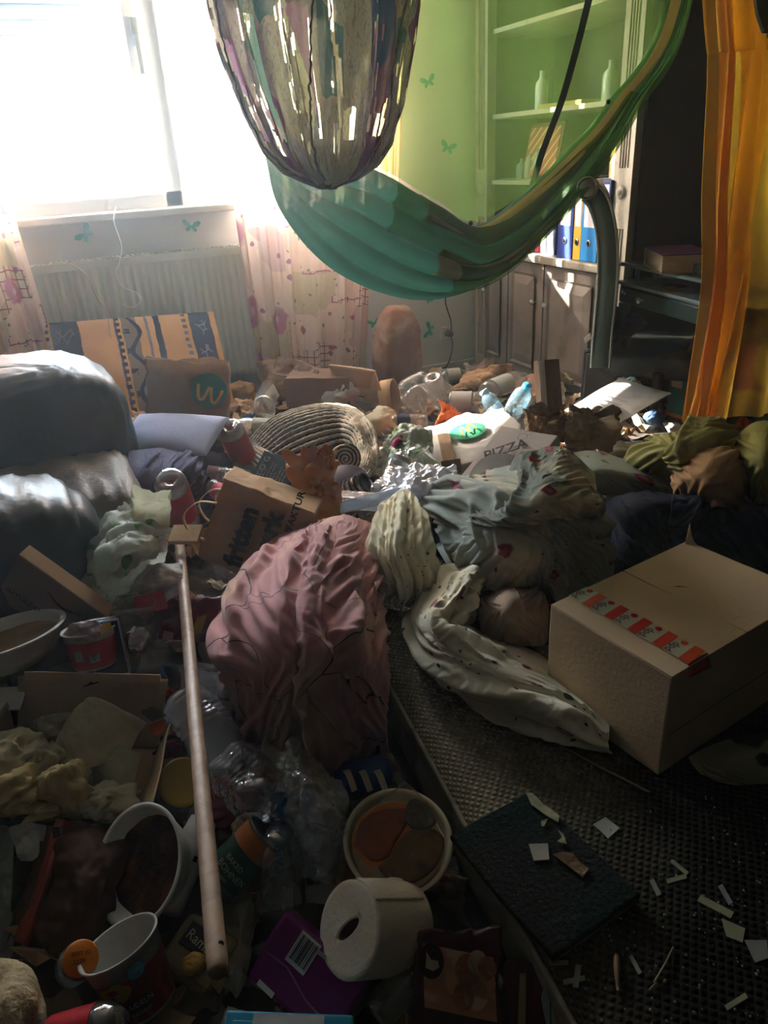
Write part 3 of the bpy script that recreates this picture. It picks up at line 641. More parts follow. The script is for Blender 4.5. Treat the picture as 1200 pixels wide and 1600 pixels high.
for u, v in ((948, 160), (734, 349)):
    q = Yp(u, v, 2.3); lathe('bead', [(.001, 0), (.008, .004), (.008, .01), (.001, .014)], (q, (0, -1, .2)), mat('bead', '3a2c18', .4), can, seg=12)
# ================================================================ patchwork lace pouch in front of the window
def pouchpat(t, base):
    uv = t.co('UV'); vo = t.n('TexVoronoi', i_Vector=t.scale(uv, (7, 3.2, 1)), i_Scale=1.0, i_Randomness=1.0)
    sc = t.n('SeparateColor', i_0=vo.outputs['Color'])
    for ch, th, c_ in ((0, .46, '6a3350'), (1, .20, '3c5a4a'), (2, .34, '8f7c5e'), (0, .05, '27384f'), (1, .08, '8c8660')):
        base = t.mix(t.math('LESS_THAN', sc.outputs[ch], th), base, lin(c_))
    n2 = t.noise(34, 5, t.scale(uv, (3, 1, 1)), dist=1.5)
    return t.mix(t.math('MULTIPLY', t.step(n2, .52, .6), .45), base, lin('2f2730'))
pm = mat('pouch_fabric', '80695f', .75, .2, 12, .4, 45, transl=.5, pat=pouchpat, alpha=.97)
pl = thing('patchwork_pouch', 'purple-brown patchwork and lace cloth pouch hanging from the ceiling before the window', 'hanging cloth', (.88, 2.25, 1.1))
ys = [0, 60, 110, 170, 230, 262, 280, 292]; lx = [330, 345, 362, 385, 412, 440, 475, 500]; rx = [645, 638, 630, 622, 606, 585, 560, 520]
nu, nv = 330, 260; tv = np.linspace(0, 1, nv)
zc = []; 
for y, a, b in zip(ys, lx, rx):
    A = Yp(a, y, 2.3); B = Yp(b, y, 2.3); zc.append(((A + B) / 2, (B[0] - A[0]) / 2))
zs = np.array([c_[0][2] for c_ in zc] + [2.5])[::-1]; 
cxs = [c_[0][0] for c_ in zc]; rs = [c_[1] for c_ in zc]
top_c, top_r = cxs[0] + .0, .22
kz = np.array([c_[0][2] for c_ in zc][::-1] + [2.49]); kx = np.array(cxs[::-1] + [top_c]); kr = np.array(rs[::-1] + [top_r])
z = kz[0] + (2.49 - kz[0]) * tv ** 1.5; cxv = np.interp(z, kz, kx); rv = np.interp(z, kz, kr)
th = np.linspace(0, 2 * np.pi, nu, endpoint=False)
P = np.zeros((nu, nv, 3)); hole = np.zeros((nu, nv))
zz = z[None] + 0 * th[:, None]; tq = np.stack([np.cos(th)[:, None] * 3 + 0 * zz, np.sin(th)[:, None] * 3 + 0 * zz, zz * 1.3], -1)
rr = rv[None] * (1 + .05 * vn(tq, 2.2, 5) + .035 * np.sin(th[:, None] * 17 + zz * 3)) ; rr = rr + .012 * facets(tq, 2.5, 2) 
P[..., 0] = cxv[None] + rr * np.cos(th)[:, None]; P[..., 1] = 2.3 + rr * .55 * np.sin(th)[:, None]; P[..., 2] = zz + .012 * vn(tq, 6, 9)
slit = np.sin(th[:, None] * 13 + 1.2 * vn(tq, .9, 3) + zz * 1.5); cut = vn(np.stack([th[:, None] * 2.1 + 0 * zz, zz * 5.0, 0 * zz], -1), 1, 17)
H_ = (slit > .55 - .35 * np.clip((zz - 1.3) / .3, 0, 1)) & (cut > -.05) & (zz > 1.19)
lacey = (np.sin(th[:, None] * 13 + 1.2 * vn(tq, .9, 3) + zz * 1.5 + 1.9) > .6) & (vn(tq, 17, 31) > .18) & (zz > 1.15)
Hh = (H_ | lacey)[:, :-1]
keep = ~Hh.ravel()
U = np.stack([np.repeat(th[:, None], nv, 1) / 2, zz * 1.2], -1)
grid('patchwork_cloth', P, pm, pl, cu=True, keep=keep, uv=U)
for k in range(6):
    a = .3 + k * 1.03; j = np.linspace(14, nv - 1, 110).astype(int); i = ((a + .12 * np.sin(j / 43 + k)) / (2 * np.pi) * nu).astype(int) % nu
    q = P[i, j] + (P[i, j] - np.stack([cxv[j], 0 * j + 2.3, z[j]], -1)) * .04
    nzz = .0025 + .002 * np.abs(vn(q, 90, k)); tube('crochet_braid', q + .004 * np.stack([vn(q, 60, k), vn(q, 60, k + 3), 0 * q[:, 0]], -1), nzz, mat('braid_%d' % (k % 3), ('5c4650', '6b5a4c', '8f836c')[k % 3], .85, .3, 60, .5, 150), pl, seg=6)
q = [P[int(i) % nu, 4] for i in np.linspace(0, nu, 40)]; tube('gathered_rim', smooth_path(q, 60), .007, mat('rim_fabric', '5b4038', .8, .3, 30), pl, seg=7)
# ================================================================ bedding and clothes
def sheetobj(nm, label, cat, C, m, nu=80, nv=80, parent=None, group=None, uvs=(1, 1), **k):
    P = drape(ctrl(C), nu, nv, **k); lu = np.linalg.norm(np.diff(P, axis=0), axis=-1).sum(0).mean(); lv = np.linalg.norm(np.diff(P, axis=1), axis=-1).sum(1).mean()
    U = np.stack(np.meshgrid(np.linspace(0, lu, nu) * uvs[0], np.linspace(0, lv, nv) * uvs[1], indexing='ij'), -1)
    o = grid(nm, P, m, parent, uv=U, sub=1)
    if label: tag(o, label, cat, group)
    return o
def lineart(t, base):
    uv = t.co('UV'); v2 = t.mix(.25, uv, t.noise(3.1, 1, uv, out='Color'), 'ADD')
    e = t.n('TexVoronoi', i_Vector=v2, i_Scale=3.0, feature='DISTANCE_TO_EDGE', i_Randomness=1.0).outputs['Distance']
    vo = t.n('TexVoronoi', i_Vector=v2, i_Scale=3.0, i_Randomness=1.0); c = t.n('SeparateColor', i_0=vo.outputs['Color'])
    base = t.mix(t.step(t.noise(2.2, 3, uv), .5, .62), base, lin('c29a82'))
    base = t.mix(t.math('MULTIPLY', t.math('LESS_THAN', c.outputs[0], .14), t.math('GREATER_THAN', e, .05)), base, lin('35333c'))
    base = t.mix(t.math('MULTIPLY', t.step(e, .010, .005), t.math('LESS_THAN', c.outputs[1], .6)), base, lin('2c2228'))
    return t.mix(t.math('MULTIPLY', t.step(t.noise(5.5, 2, uv), .62, .7), .5), base, lin('c96f93'))
pink = mat('pink_duvet', 'b97f80', .85, .12, 6, .12, 120, pat=lineart, sheen=.2)
sheetobj('pink_duvet', 'dusty pink crumpled duvet with black outline print leaning on the mattress edge', 'duvet',
    [[(450, 838, .30), (490, 818, .34), (535, 806, .35), (580, 812, .28)], [(345, 925, .18), (430, 885, .38), (510, 870, .42), (588, 890, .24)], [(320, 1010, .10), (410, 980, .36), (500, 970, .42), (597, 990, .24)],
     [(352, 1075, .05), (430, 1080, .27), (515, 1075, .33), (604, 1080, .2)], [(400, 1150, .0), (440, 1185, .02), (520, 1200, .04), (600, 1165, .06)]], pink, 84, 110, amp=.06, fine=.25, warp=.7, dirn=(1.0, 6), seed=3, uvs=(1.3, 1.3))
cf = mat('cream_floral', 'ddd5b8', .85, .1, 6, .12, 120, pat=spots([(16, .22, .3, 'a86a68'), (21, .2, .35, '6f7a66'), (33, .22, .25, '8f7d86'), (11, .3, .1, 'b99a6a')]))
sheetobj('floral_cloth', 'cream cloth with tiny flowers bunched in long folds right of the pink duvet', 'cloth',
    [[(600, 800, .28), (622, 768, .33), (640, 768, .33), (660, 800, .28)], [(572, 850, .26), (610, 840, .33), (640, 840, .33), (672, 850, .24)], [(570, 895, .2), (610, 895, .27), (645, 895, .27), (680, 895, .19)], [(585, 925, .16), (610, 936, .17), (645, 938, .17), (676, 922, .16)]],
    cf, 70, 80, amp=.045, fine=.3, dirn=(.8, 8), seed=8, uvs=(1.3, 1.3))
cf2 = mat('cream_floral_large', 'dad2ba', .85, .1, 6, .12, 120, pat=spots([(12, .3, .3, 'a0505f'), (12, .13, .3, 'c98a90'), (17, .22, .35, '56604e'), (29, .2, .25, '3f3a44')]))
sheetobj('floral_sheet', 'cream sheet with pink flowers curling over the mattress under the parcel box', 'cloth',
    [[(735, 880, .24), (683, 905, .19), (642, 965, .155), (668, 1035, .155), (745, 1085, .155), (835, 1128, .155), (965, 1175, .155)],
     [(742, 882, .30), (700, 915, .28), (665, 965, .27), (695, 1015, .26), (765, 1055, .25), (850, 1090, .22), (950, 1150, .19)],
     [(755, 895, .28), (722, 930, .28), (690, 975, .28), (720, 1005, .27), (785, 1030, .25), (850, 1060, .22), (940, 1120, .19)],
     [(745, 925, .19), (728, 950, .17), (715, 975, .16), (745, 990, .16), (800, 1005, .16), (850, 1030, .16), (910, 1090, .16)]], cf2, 60, 150, amp=.04, fine=.3, dirn=(6, 1.8), seed=12, uvs=(1.3, 1.3))
def folk(t, base):
    uv = t.co('UV'); base = t.mix(t.step(t.noise(1.7, 3, uv), .48, .56), base, lin('cdc0a6'))
    return spots([(6.5, .26, .4, '8e3b4a'), (6.5, .18, .4, 'b06068'), (6.5, .12, .3, 'c98b8c'), (11, .2, .25, '5a5a3e'), (19, .2, .2, '7d3a3c')])(t, base)
sg = mat('sage_duvet', '9aa196', .85, .12, 5, .12, 120, pat=folk, sheen=.2)
sd = thing('sage_duvet', 'big crumpled sage and beige duvet with dark red flowers heaped at the mattress head', 'duvet', Z(820, 860, .15))
sheetobj('cover', None, None, [[(668, 775, .20), (700, 752, .28), (745, 740, .36), (800, 728, .42), (850, 722, .42), (925, 770, .3)], [(668, 800, .18), (720, 785, .36), (780, 775, .44), (840, 772, .46), (890, 785, .42), (948, 815, .28)],
    [(684, 830, .16), (735, 835, .34), (790, 830, .42), (850, 828, .42), (905, 835, .36), (955, 850, .22)], [(708, 870, .15), (750, 880, .25), (800, 888, .3), (850, 892, .3), (905, 885, .26), (958, 885, .17)],
    [(740, 895, .15), (780, 908, .155), (815, 918, .155), (855, 932, .155), (905, 935, .155), (950, 905, .155)]], sg, 100, 120, parent=sd, amp=.065, ns=7, seed=21, fine=.35, uvs=(1.1, 1.1))
sheetobj('turned_back_fold', None, None, [[(822, 722, .40), (848, 700, .43), (885, 702, .43), (925, 735, .37)], [(768, 775, .40), (818, 752, .46), (868, 738, .48), (928, 765, .39)], [(742, 798, .40), (800, 790, .47), (860, 765, .52), (935, 795, .36)], [(735, 812, .40), (800, 822, .46), (870, 800, .46), (945, 825, .32)]],
    mat('sage_dark', '7c8077', .85, .15, 5, .12, 120, pat=folk), 60, 80, parent=sd, amp=.042, ns=6, seed=25, uvs=(1.3, 1.3))
sheetobj('spread_corner', None, None, [[(895, 708, .34), (930, 705, .34), (985, 722, .32), (1060, 750, .26)], [(905, 740, .33), (950, 735, .34), (1005, 748, .32), (1062, 765, .26)], [(930, 765, .26), (965, 768, .26), (1010, 775, .25), (1055, 780, .22)]], mat('sage_light', '969b8a', .85, .12, 5, .12, 120, pat=folk), 40, 70, parent=sd, amp=.02, ns=6, seed=28, uvs=(1.3, 1.3))
bg = mat('beige_linen', 'a38a72', .85, .12, 6, .12, 140)
sheetobj('beige_cloth', 'small crumpled beige cloth lying in the bend of the flowered sheet', 'cloth', [[(765, 925, .22), (800, 915, .25), (845, 920, .22)], [(752, 945, .22), (800, 935, .30), (850, 945, .24)], [(755, 970, .18), (800, 965, .26), (850, 975, .2)], [(775, 985, .17), (810, 995, .17), (850, 1000, .17)]], bg, 60, 60, amp=.035, ns=9, seed=31)
nv_ = mat('navy_fleece', '14182e', .95, .2, 6, .12, 140, sheen=.08)
sheetobj('navy_clothes', 'dark navy garments heaped between the duvet and the parcel box', 'clothes', [[(935, 780, .24), (985, 768, .33), (1040, 770, .36), (1090, 785, .34), (1150, 785, .34), (1230, 790, .34)], [(930, 810, .2), (985, 800, .32), (1045, 795, .34), (1100, 810, .32), (1160, 815, .32), (1240, 830, .3)],
    [(940, 850, .16), (990, 840, .25), (1050, 830, .26), (1110, 835, .28), (1170, 850, .26), (1240, 870, .24)], [(950, 890, .16), (1000, 870, .17), (1060, 862, .17), (1110, 870, .17), (1170, 890, .17), (1240, 920, .16)]], nv_, 70, 110, amp=.05, ns=7, seed=35)
ol = mat('olive_cotton', '9d9456', .85, .12, 6, .12, 140)
sheetobj('olive_cloth', 'crumpled olive green cloth bundled below the yellow drape', 'cloth', [[(1040, 690, .38), (1085, 662, .44), (1120, 655, .46), (1148, 675, .42)], [(1010, 705, .36), (1060, 690, .46), (1110, 680, .50), (1150, 700, .42)], [(970, 722, .28), (1030, 715, .38), (1080, 715, .42), (1120, 720, .38)], [(985, 735, .22), (1040, 738, .26), (1080, 742, .28), (1120, 745, .28)]], ol, 70, 80, amp=.042, ns=6, seed=40)
sheetobj('olive_cloth', 'second olive green garment at the right edge beyond the tan bundle', 'cloth', [[(1150, 680, .44), (1185, 660, .48), (1240, 660, .46)], [(1148, 715, .44), (1195, 700, .52), (1250, 705, .46)], [(1160, 760, .36), (1200, 760, .42), (1250, 770, .38)], [(1175, 800, .25), (1210, 800, .26), (1250, 810, .26)]], ol, 60, 50, amp=.042, ns=6, seed=43)
tb = mat('tan_linen', 'ab8158', .85, .12, 6, .12, 140)
sheetobj('tan_bundle', 'tan crumpled garment balled up beside the olive cloths', 'clothes', [[(1055, 725, .36), (1100, 706, .44), (1140, 712, .42)], [(1055, 755, .34), (1115, 735, .46), (1165, 745, .40)], [(1080, 785, .28), (1125, 775, .38), (1180, 780, .34)], [(1095, 800, .22), (1135, 800, .24), (1190, 805, .24)]], tb, 60, 60, amp=.045, ns=8, seed=46)
sheetobj('dark_floral_cloth', 'cloth with cream flowers on dark ground sticking out under the parcel box', 'cloth', [[(1080, 1180, .16), (1120, 1165, .18), (1170, 1150, .18), (1240, 1140, .18)], [(1100, 1200, .16), (1140, 1190, .19), (1190, 1180, .19), (1245, 1170, .19)], [(1130, 1215, .155), (1165, 1215, .157), (1205, 1218, .157), (1250, 1210, .157)]], mat('dark_floral', '8d8668', .85, .2, 6, .15, pat=spots([(9, .34, .5, '1c1a1c'), (15, .25, .3, '201d1e')])), 40, 60, amp=.015, ns=6, seed=49)
gp = mat('mauve_cotton', '4b4961', .85, .15, 6, .12, 140)
sheetobj('mauve_cloth', 'grey-violet cloth crumpled below the pale blue pillow beside the armchair seat', 'cloth', [[(200, 705, .38), (250, 700, .36), (300, 700, .34), (345, 705, .28)], [(202, 740, .37), (255, 735, .35), (305, 730, .32), (370, 725, .22)], [(205, 770, .33), (250, 770, .3), (300, 760, .28), (345, 755, .24)], [(215, 800, .27), (245, 805, .24), (290, 800, .22), (330, 785, .2)]], gp, 70, 70, amp=.035, ns=6, seed=52)
# pillows
f = fr3((175, 705, .34), (322, 712, .34), (225, 648, .40))
pbm = mat('pale_blue_cotton', 'a3a8c4', .85, .06, 5, .1, 120)
a = np.linspace(0, 1, 50); UU, VV = np.meshgrid(a, a, indexing='ij')
prof = (np.clip(4 * UU * (1 - UU), 0, 1) ** .45) * (np.clip(4 * VV * (1 - VV), 0, 1) ** .45)
def pillow(nm, label, f, th, m, seed, uv=True, wr=.006, ns=6):
    Pt = f.o + UU[..., None] * f.w * f.X + VV[..., None] * f.h * f.H; Q = []
    pin = (1 - .05 * np.sin(np.pi * VV))[..., None]
    c = f.o + f.X * f.w / 2 + f.H * f.h / 2
    top = Pt - f.N * (th / 2 * prof + wr * fbm(Pt, ns, seed) * prof)[..., None]; bot = Pt + f.N * (th / 2 * prof)[..., None]
    F = np.vstack([gfaces(50, 50), gfaces(50, 50, off=2500)[:, ::-1]]); U = np.stack([UU, VV], -1)
    return tag(mesh(nm, np.vstack([top.reshape(-1, 3), bot.reshape(-1, 3)]), F, m, uv=np.vstack([U.reshape(-1, 2)] * 2)), label, 'pillow')
pillow('pale_blue_pillow', 'flat pale blue pillow lying beside the armchair by the paper bag', f, .07, pbm, 3)
# banded cushion leaning on the radiator
def bands(t, base):
    uv = t.n('SeparateXYZ', i_Vector=t.co('UV')); u, v = uv.outputs[0], uv.outputs[1]
    uw = t.math('ADD', u, t.math('MULTIPLY_ADD', t.noise(9, 2, t.co('UV')), .02, -.01)); navy = lin('252a40'); grey = lin('6e6f7c'); gold = lin('7a6a5c')
    def band(b, a0, a1, c, k=1):
        return t.mix(t.math('MULTIPLY', t.math('MULTIPLY', t.math('GREATER_THAN', uw, a0), t.math('LESS_THAN', uw, a1)), k), b, c)
    base = band(base, .05, .20, navy); base = band(base, .83, .96, navy); base = band(base, .62, .655, navy)
    base = band(base, .395, .41, lin('5b5560')); base = band(base, .57, .585, grey); base = band(base, .435, .52, gold)
    dots = t.math('LESS_THAN', t.math('ABSOLUTE', t.math('SUBTRACT', t.math('FRACT', t.math('MULTIPLY', v, 16.0)), .5)), .27)
    base = band(base, .785, .81, lin('5f5a5f'), dots); base = band(base, .02, .04, navy, dots); base = band(base, .40, .425, navy, dots)
    wav = t.math('MULTIPLY_ADD', t.math('SINE', t.math('MULTIPLY', v, 17.0)), .03, .50)
    base = t.mix(t.math('LESS_THAN', t.math('ABSOLUTE', t.math('SUBTRACT', uw, wav)), .013), base, navy)
    # pale branching figures on the dark bands
    e = t.n('TexVoronoi', i_Vector=t.scale(t.co('UV'), (9, 4.5, 1)), i_Scale=2.2, feature='DISTANCE_TO_EDGE').outputs['Distance']
    tw = t.math('LESS_THAN', e, .035); fr = t.math('LESS_THAN', t.math('ABSOLUTE', t.math('SUBTRACT', t.math('FRACT', t.math('MULTIPLY', v, 4.2)), .5)), .3)
    base = band(base, .86, .93, lin('8d8d9a'), t.math('MULTIPLY', tw, fr)); base = band(base, .08, .17, lin('777886'), t.math('MULTIPLY', tw, fr))
    leaf = t.math('MULTIPLY', t.math('LESS_THAN', t.math('ABSOLUTE', t.math('SUBTRACT', t.math('FRACT', t.math('MULTIPLY', v, 5.4)), .5)), .13), t.math('LESS_THAN', t.n('TexVoronoi', i_Vector=t.co('UV'), i_Scale=26.0).outputs[0], .6))
    return band(base, .44, .475, navy, leaf)
A = Yp(88, 700, 3.18); B = Yp(385, 640, 3.22); T_ = Yp(70, 505, 3.45)
f = mkfr(Yp(96, 690, 3.15), Yp(372, 655, 3.15) - Yp(96, 690, 3.15), Yp(75, 505, 3.46) - Yp(96, 690, 3.15))
pillow('banded_cushion', 'orange cushion with navy bands and wavy motifs leaning on the radiator', f, .13, mat('banded_fabric', 'cf9a62', .85, .08, 6, .12, 120, pat=bands), 9)
# ================================================================ builders for the litter
kraft = mat('kraft_paper', 'a98561', .8, .12, 8, .2, 90); kraft_d = mat('kraft_dark', '7d6350', .85, .15, 8, .2, 90); kraft_l = mat('kraft_light', 'bd9c76', .8, .1, 8, .2, 90)
card = mat('corrugated_card', 'c6ab8a', .8, .08, 5, .12, 110); card_e = mat('card_edge', '8c7256', .9)
white_p = mat('white_paper', 'd5d2cb', .75, .06, 6, .15, 70, col2='b9b2a3', c2s=5, transl=.25); tissue = mat('used_tissue', 'd6caaa', .9, .12, 9, .3, 70, col2='8a7350', c2s=7, c2=(.6, .72), transl=.25)
pet = clear('pet_clear', (.97, .99, .98), .07, .07, .5, 30); petb = clear('pet_blue', (.62, .84, .95), .10, .07, .5, 30); petd = clear('pet_dull', (.93, .92, .88), .22, .18, .7, 40)
glasm = clear('bottle_glass', (.86, .95, .90), .06, .03, .1, 20); foilw = clear('cling_film', (.98, .99, 1), .26, .10, 1.0, 30)
ink = mat('black_ink', '15130f', .7, bump=0); wcap = mat('white_plastic', 'd8d8d2', .35, .05, bump=.03); gold = mat('arch_yellow', 'd6b84a', .6, bump=0); logog = mat('logo_green', '2b7d58', .7, .1, 30, bump=0)
M_ = {}
def pl_(c, r=.4): return mat('plastic_' + c, c, r, .08, 8, .04)
def pp_(c, r=.7, **k): return mat('print_' + c, c, r, .08, 12, .1, **k)
def bottle(label, base, cap, r, m=pet, capc=None, band=None, band_at=(.35, .62), kind='pet', crush=0, seed=0, group=None, cat='bottle', sq=0, capm=None, dirt=None):
    A = pt(base); B = pt(cap); L = np.linalg.norm(B - A); ax = (B - A) / L; nr = min(.013, r * .38); sh = min(L * .3, r * 2.2)
    if kind == 'pet':
        pr = [(r * .25, .012), (r * .55, .002), (r * .86, .004), (r, .02)]; n = 7
        for i in range(n):
            h = .02 + (L - sh - .04) * (i + .5) / n; pr += [(r * .96, h - .008), (r, h - .003), (r, h + .003)]
        pr += [(r * .98, L - sh - .01), (r * .9, L - sh * .75), (r * .6, L - sh * .42), (nr * 1.1, L - sh * .2), (nr, L - .018), (nr * 1.25, L - .017), (nr * 1.25, L - .014), (nr, L - .013), (nr, L)]
    else:
        pr = [(r * .5, .006), (r * .9, 0), (r, .008), (r, L * .55), (r * .93, L * .62), (r * .5, L * .70), (nr, L * .76), (nr, L - .012), (nr * 1.2, L - .01), (nr * 1.2, L - .002), (nr, L)]
    t = thing('bottle' if cat == 'bottle' else cat, label, cat, A, group)
    def fn(P, p_):
        if not crush: return P
        c = A + p_[:, None, 1, None] * ax; d = P - c; k = 1 + crush * (1.1 * vn(P, 18, seed) + .8 * facets(P, 26, seed)); k = np.minimum(k, 1.05)
        k = np.where((p_[:, 1] > L - sh * .3)[:, None, None] | (p_[:, 0] < .001)[:, None, None], 1, k[..., None]); return c + d * k
    lathe('bottle_body', pr, (A, ax), m, t, seg=40 if crush else 26, sq=sq, cap=False, fn=fn)
    if capc: lathe('cap', [(nr * 1.3, L - .012), (nr * 1.42, L - .01), (nr * 1.42, L + .004), (nr * 1.3, L + .006), (.0005, L + .006)], (A, ax), pl_(capc), t, seg=18, cap=False)
    if band:
        a, b = band_at; o = lathe('label_band', [(r * 1.012, L * a), (r * 1.014, L * a + .001), (r * 1.014, L * b - .001), (r * 1.012, L * b)], (A, ax), pp_(band) if isinstance(band, str) else band, t, seg=32, sq=sq, cap=False, fn=fn if crush else None)
    return t
def bag(nm, f, d, m, parent=None, td=.35, cr=.006, seed=0, op=True, nl=64, npm=120, bulge=.25, sc=16, w=None, h=None, flare=0, solid=0, uv=True):
    w = w or f.w; h = h or f.h; per = 2 * (w + d); s = np.linspace(0, per, npm, endpoint=False)
    x = np.where(s < w, s, np.where(s < w + d, w, np.where(s < 2 * w + d, w - (s - w - d), 0))); y = np.where(s < w, 0, np.where(s < w + d, s - w, np.where(s < 2 * w + d, d, per - s)))
    V = []; lv = np.linspace(0, 1, nl)
    for k in lv:
        dd = (1 + (td - 1) * k ** 1.4) * (1 + bulge * math.sin(math.pi * min(1, k * 1.2)) * (k < .83))
        V.append(np.stack([(x - w / 2) * (1 + flare * k) + w / 2, np.full(npm, k * h), (y - d / 2) * dd + d / 2], -1))
    V.insert(0, np.stack([(x - w / 2) * .5 + w / 2, 0 * x, (y - d / 2) * .5 + d / 2], -1)); V.insert(0, np.stack([0 * x + w / 2, 0 * x, 0 * x + d / 2], -1))
    if not op: V.append(np.stack([x, np.full(npm, h * 1.0), 0 * x + d / 2], -1)); 
    V = np.array(V); P = f.o + V[..., :1] * f.X + V[..., 1:2] * f.H + V[..., 2:] * f.N
    Nn = normals(P); c = f.at(w / 2, h / 2, d / 2); Nn = P - c; Nn /= np.linalg.norm(Nn, axis=-1)[..., None] + 1e-9
    amp = cr * (.45 + np.linspace(0, 1, len(V)) ** 1.2)[:, None]
    P = P + Nn * (amp * (facets(P, sc * 1.5, seed) * 1.5 + .5 * facets(P, sc * 4, seed + 1)))[..., None] + np.stack([fbm(P, 9, seed + k, 2) for k in range(3)], -1) * amp[..., None] * .45
    U = np.stack(np.broadcast_arrays(np.linspace(0, 1, len(V))[:, None], (s / per)[None]), -1)
    return grid(nm, P, m, parent, cv=True, uv=U, solid=solid)
def paper(nm, C, m, parent=None, amp=.006, sc=20, seed=0, n=60, curl=0, solid=.0007, **k):
    P = bilerp(ctrl(C), n, n); N = normals(P); P = P + N * (amp * (facets(P, sc * 1.4, seed) * 1.4 + .45 * facets(P, sc * 3.6, seed + 1)) + amp * .7 * vn(P, sc * .4, seed))[..., None]
    return grid(nm, P, m, parent, solid=solid, **k)
def wad(nm, c, size, m, parent=None, seed=0, cr=.30, sc=1.0, n=64, rot=0):
    th = np.linspace(0, 2 * np.pi, n, endpoint=False)[:, None]; ph = np.linspace(-np.pi / 2, np.pi / 2, n // 2)[None]
    D = np.stack([np.cos(ph) * np.cos(th), np.cos(ph) * np.sin(th), np.sin(ph) + 0 * th], -1); k = 1 + cr * (facets(D, 1.25 * sc, seed) * .9 + .8 * vn(D, 1.7 * sc, seed) + .30 * facets(D, 3.6 * sc, seed + 2))
    P = D * k[..., None] * np.array(size) / 2; cR, sR = math.cos(rot), math.sin(rot)
    P = np.stack([P[..., 0] * cR - P[..., 1] * sR, P[..., 0] * sR + P[..., 1] * cR, P[..., 2]], -1)
    return grid(nm, P + pt(c), m, parent, cu=True)
def arches(f, a, b, s, m, parent, c=-.002, rot=0, w=.22):
    cr, sr = math.cos(rot), math.sin(rot)
    for sg_ in (-1, 1):
        t = np.linspace(-1, 1, 14); x = sg_ * .5 + t * .42; y = 1.0 - np.abs(t) ** 2.4 * 1.15
        pts = [(a + s * (p * cr - q * sr), b + s * (p * sr + q * cr)) for p, q in zip(x, y - .4)]
        strip('logo_arch', f, pts, w * s, m, parent, c)
def bars(f, a, b, w, h, parent, n=11, seed=0, c=-.0011, rot=0):
    patch('barcode_field', f, [(a, b), (a + w, b), (a + w, b + h), (a, b + h)], bwhite, parent, c)
    rs = random.Random(seed); V, F = [], []; x = a + w * .07
    while x < a + w * .92:
        k = rs.choice([.012, .02, .035]) * w * 1.6; i = len(V); V += [f.at(x, b + h * .12, c - .0006), f.at(x + k, b + h * .12, c - .0006), f.at(x + k, b + h * .92, c - .0006), f.at(x, b + h * .92, c - .0006)]; F.append([i, i + 1, i + 2, i + 3]); x += k + rs.choice([.02, .03, .05]) * w
    mesh('barcode', V, F, ink, parent, False)
# ================================================================ the heap of litter everything lies in
hp = [(60, 1500, .02), (200, 1400, .03), (350, 1500, .0), (500, 1560, .0), (120, 1250, .07), (130, 1100, .09), (50, 1000, .16), (250, 950, .12), (350, 1100, .05), (450, 1250, .03), (600, 1350, .02), (620, 1200, .03), (700, 1500, .0),
      (350, 850, .13), (250, 780, .2), (450, 760, .18), (480, 680, .17), (600, 740, .15), (700, 690, .16), (550, 620, .10), (650, 620, .10), (780, 610, .08), (880, 600, .06), (950, 650, .18), (1050, 660, .15), (400, 600, .08), (700, 560, .01), (450, 560, .03), (300, 690, .26), (1100, 600, .02), (850, 750, .15), (1000, 720, .18), (1150, 760, .2)]
hq = np.array([Z(*p) for p in hp])
def heapz(x, y):
    d = (np.asarray(x)[..., None] - hq[:, 0]) ** 2 + (np.asarray(y)[..., None] - hq[:, 1]) ** 2 + .008; w = 1 / d ** 2; return (w * hq[:, 2]).sum(-1) / w.sum(-1)
gx, gy = np.meshgrid(np.linspace(-.75, 2.6, 230), np.linspace(.35, 3.55, 220), indexing='ij')
z = heapz(gx, gy); P = np.stack([gx, gy, z], -1); z = z + .030 * facets(P, 11, 3) + .016 * vn(P, 23, 1) - .012
onm = (((P - e0) @ nm_) > -.02) & (((P - e0) @ dm) < far_ + .02); z = np.where(onm, -.02, np.maximum(z, .002)); P[..., 2] = z
def heapc(t, b):
    vo = t.n('SeparateColor', i_0=t.n('TexVoronoi', i_Vector=t.mix(.3, t.co(), t.noise(6, out='Color'), 'ADD'), i_Scale=13.0).outputs['Color'])
    for ch, th, c in ((0, .3, '5b4a3a'), (1, .22, '2b2a2c'), (2, .2, '74634f'), (0, .08, '8a8378'), (1, .05, '4b2529')): b = t.mix(t.math('LESS_THAN', vo.outputs[ch], th), b, lin(c))
    return b
tag(grid('litter_heap', P, mat('litter_mass', '40372f', .85, .25, 9, .3, 60, pat=heapc), kind='stuff'), 'packed layer of trodden paper, film and crumbs between the things', 'litter', kind='stuff')
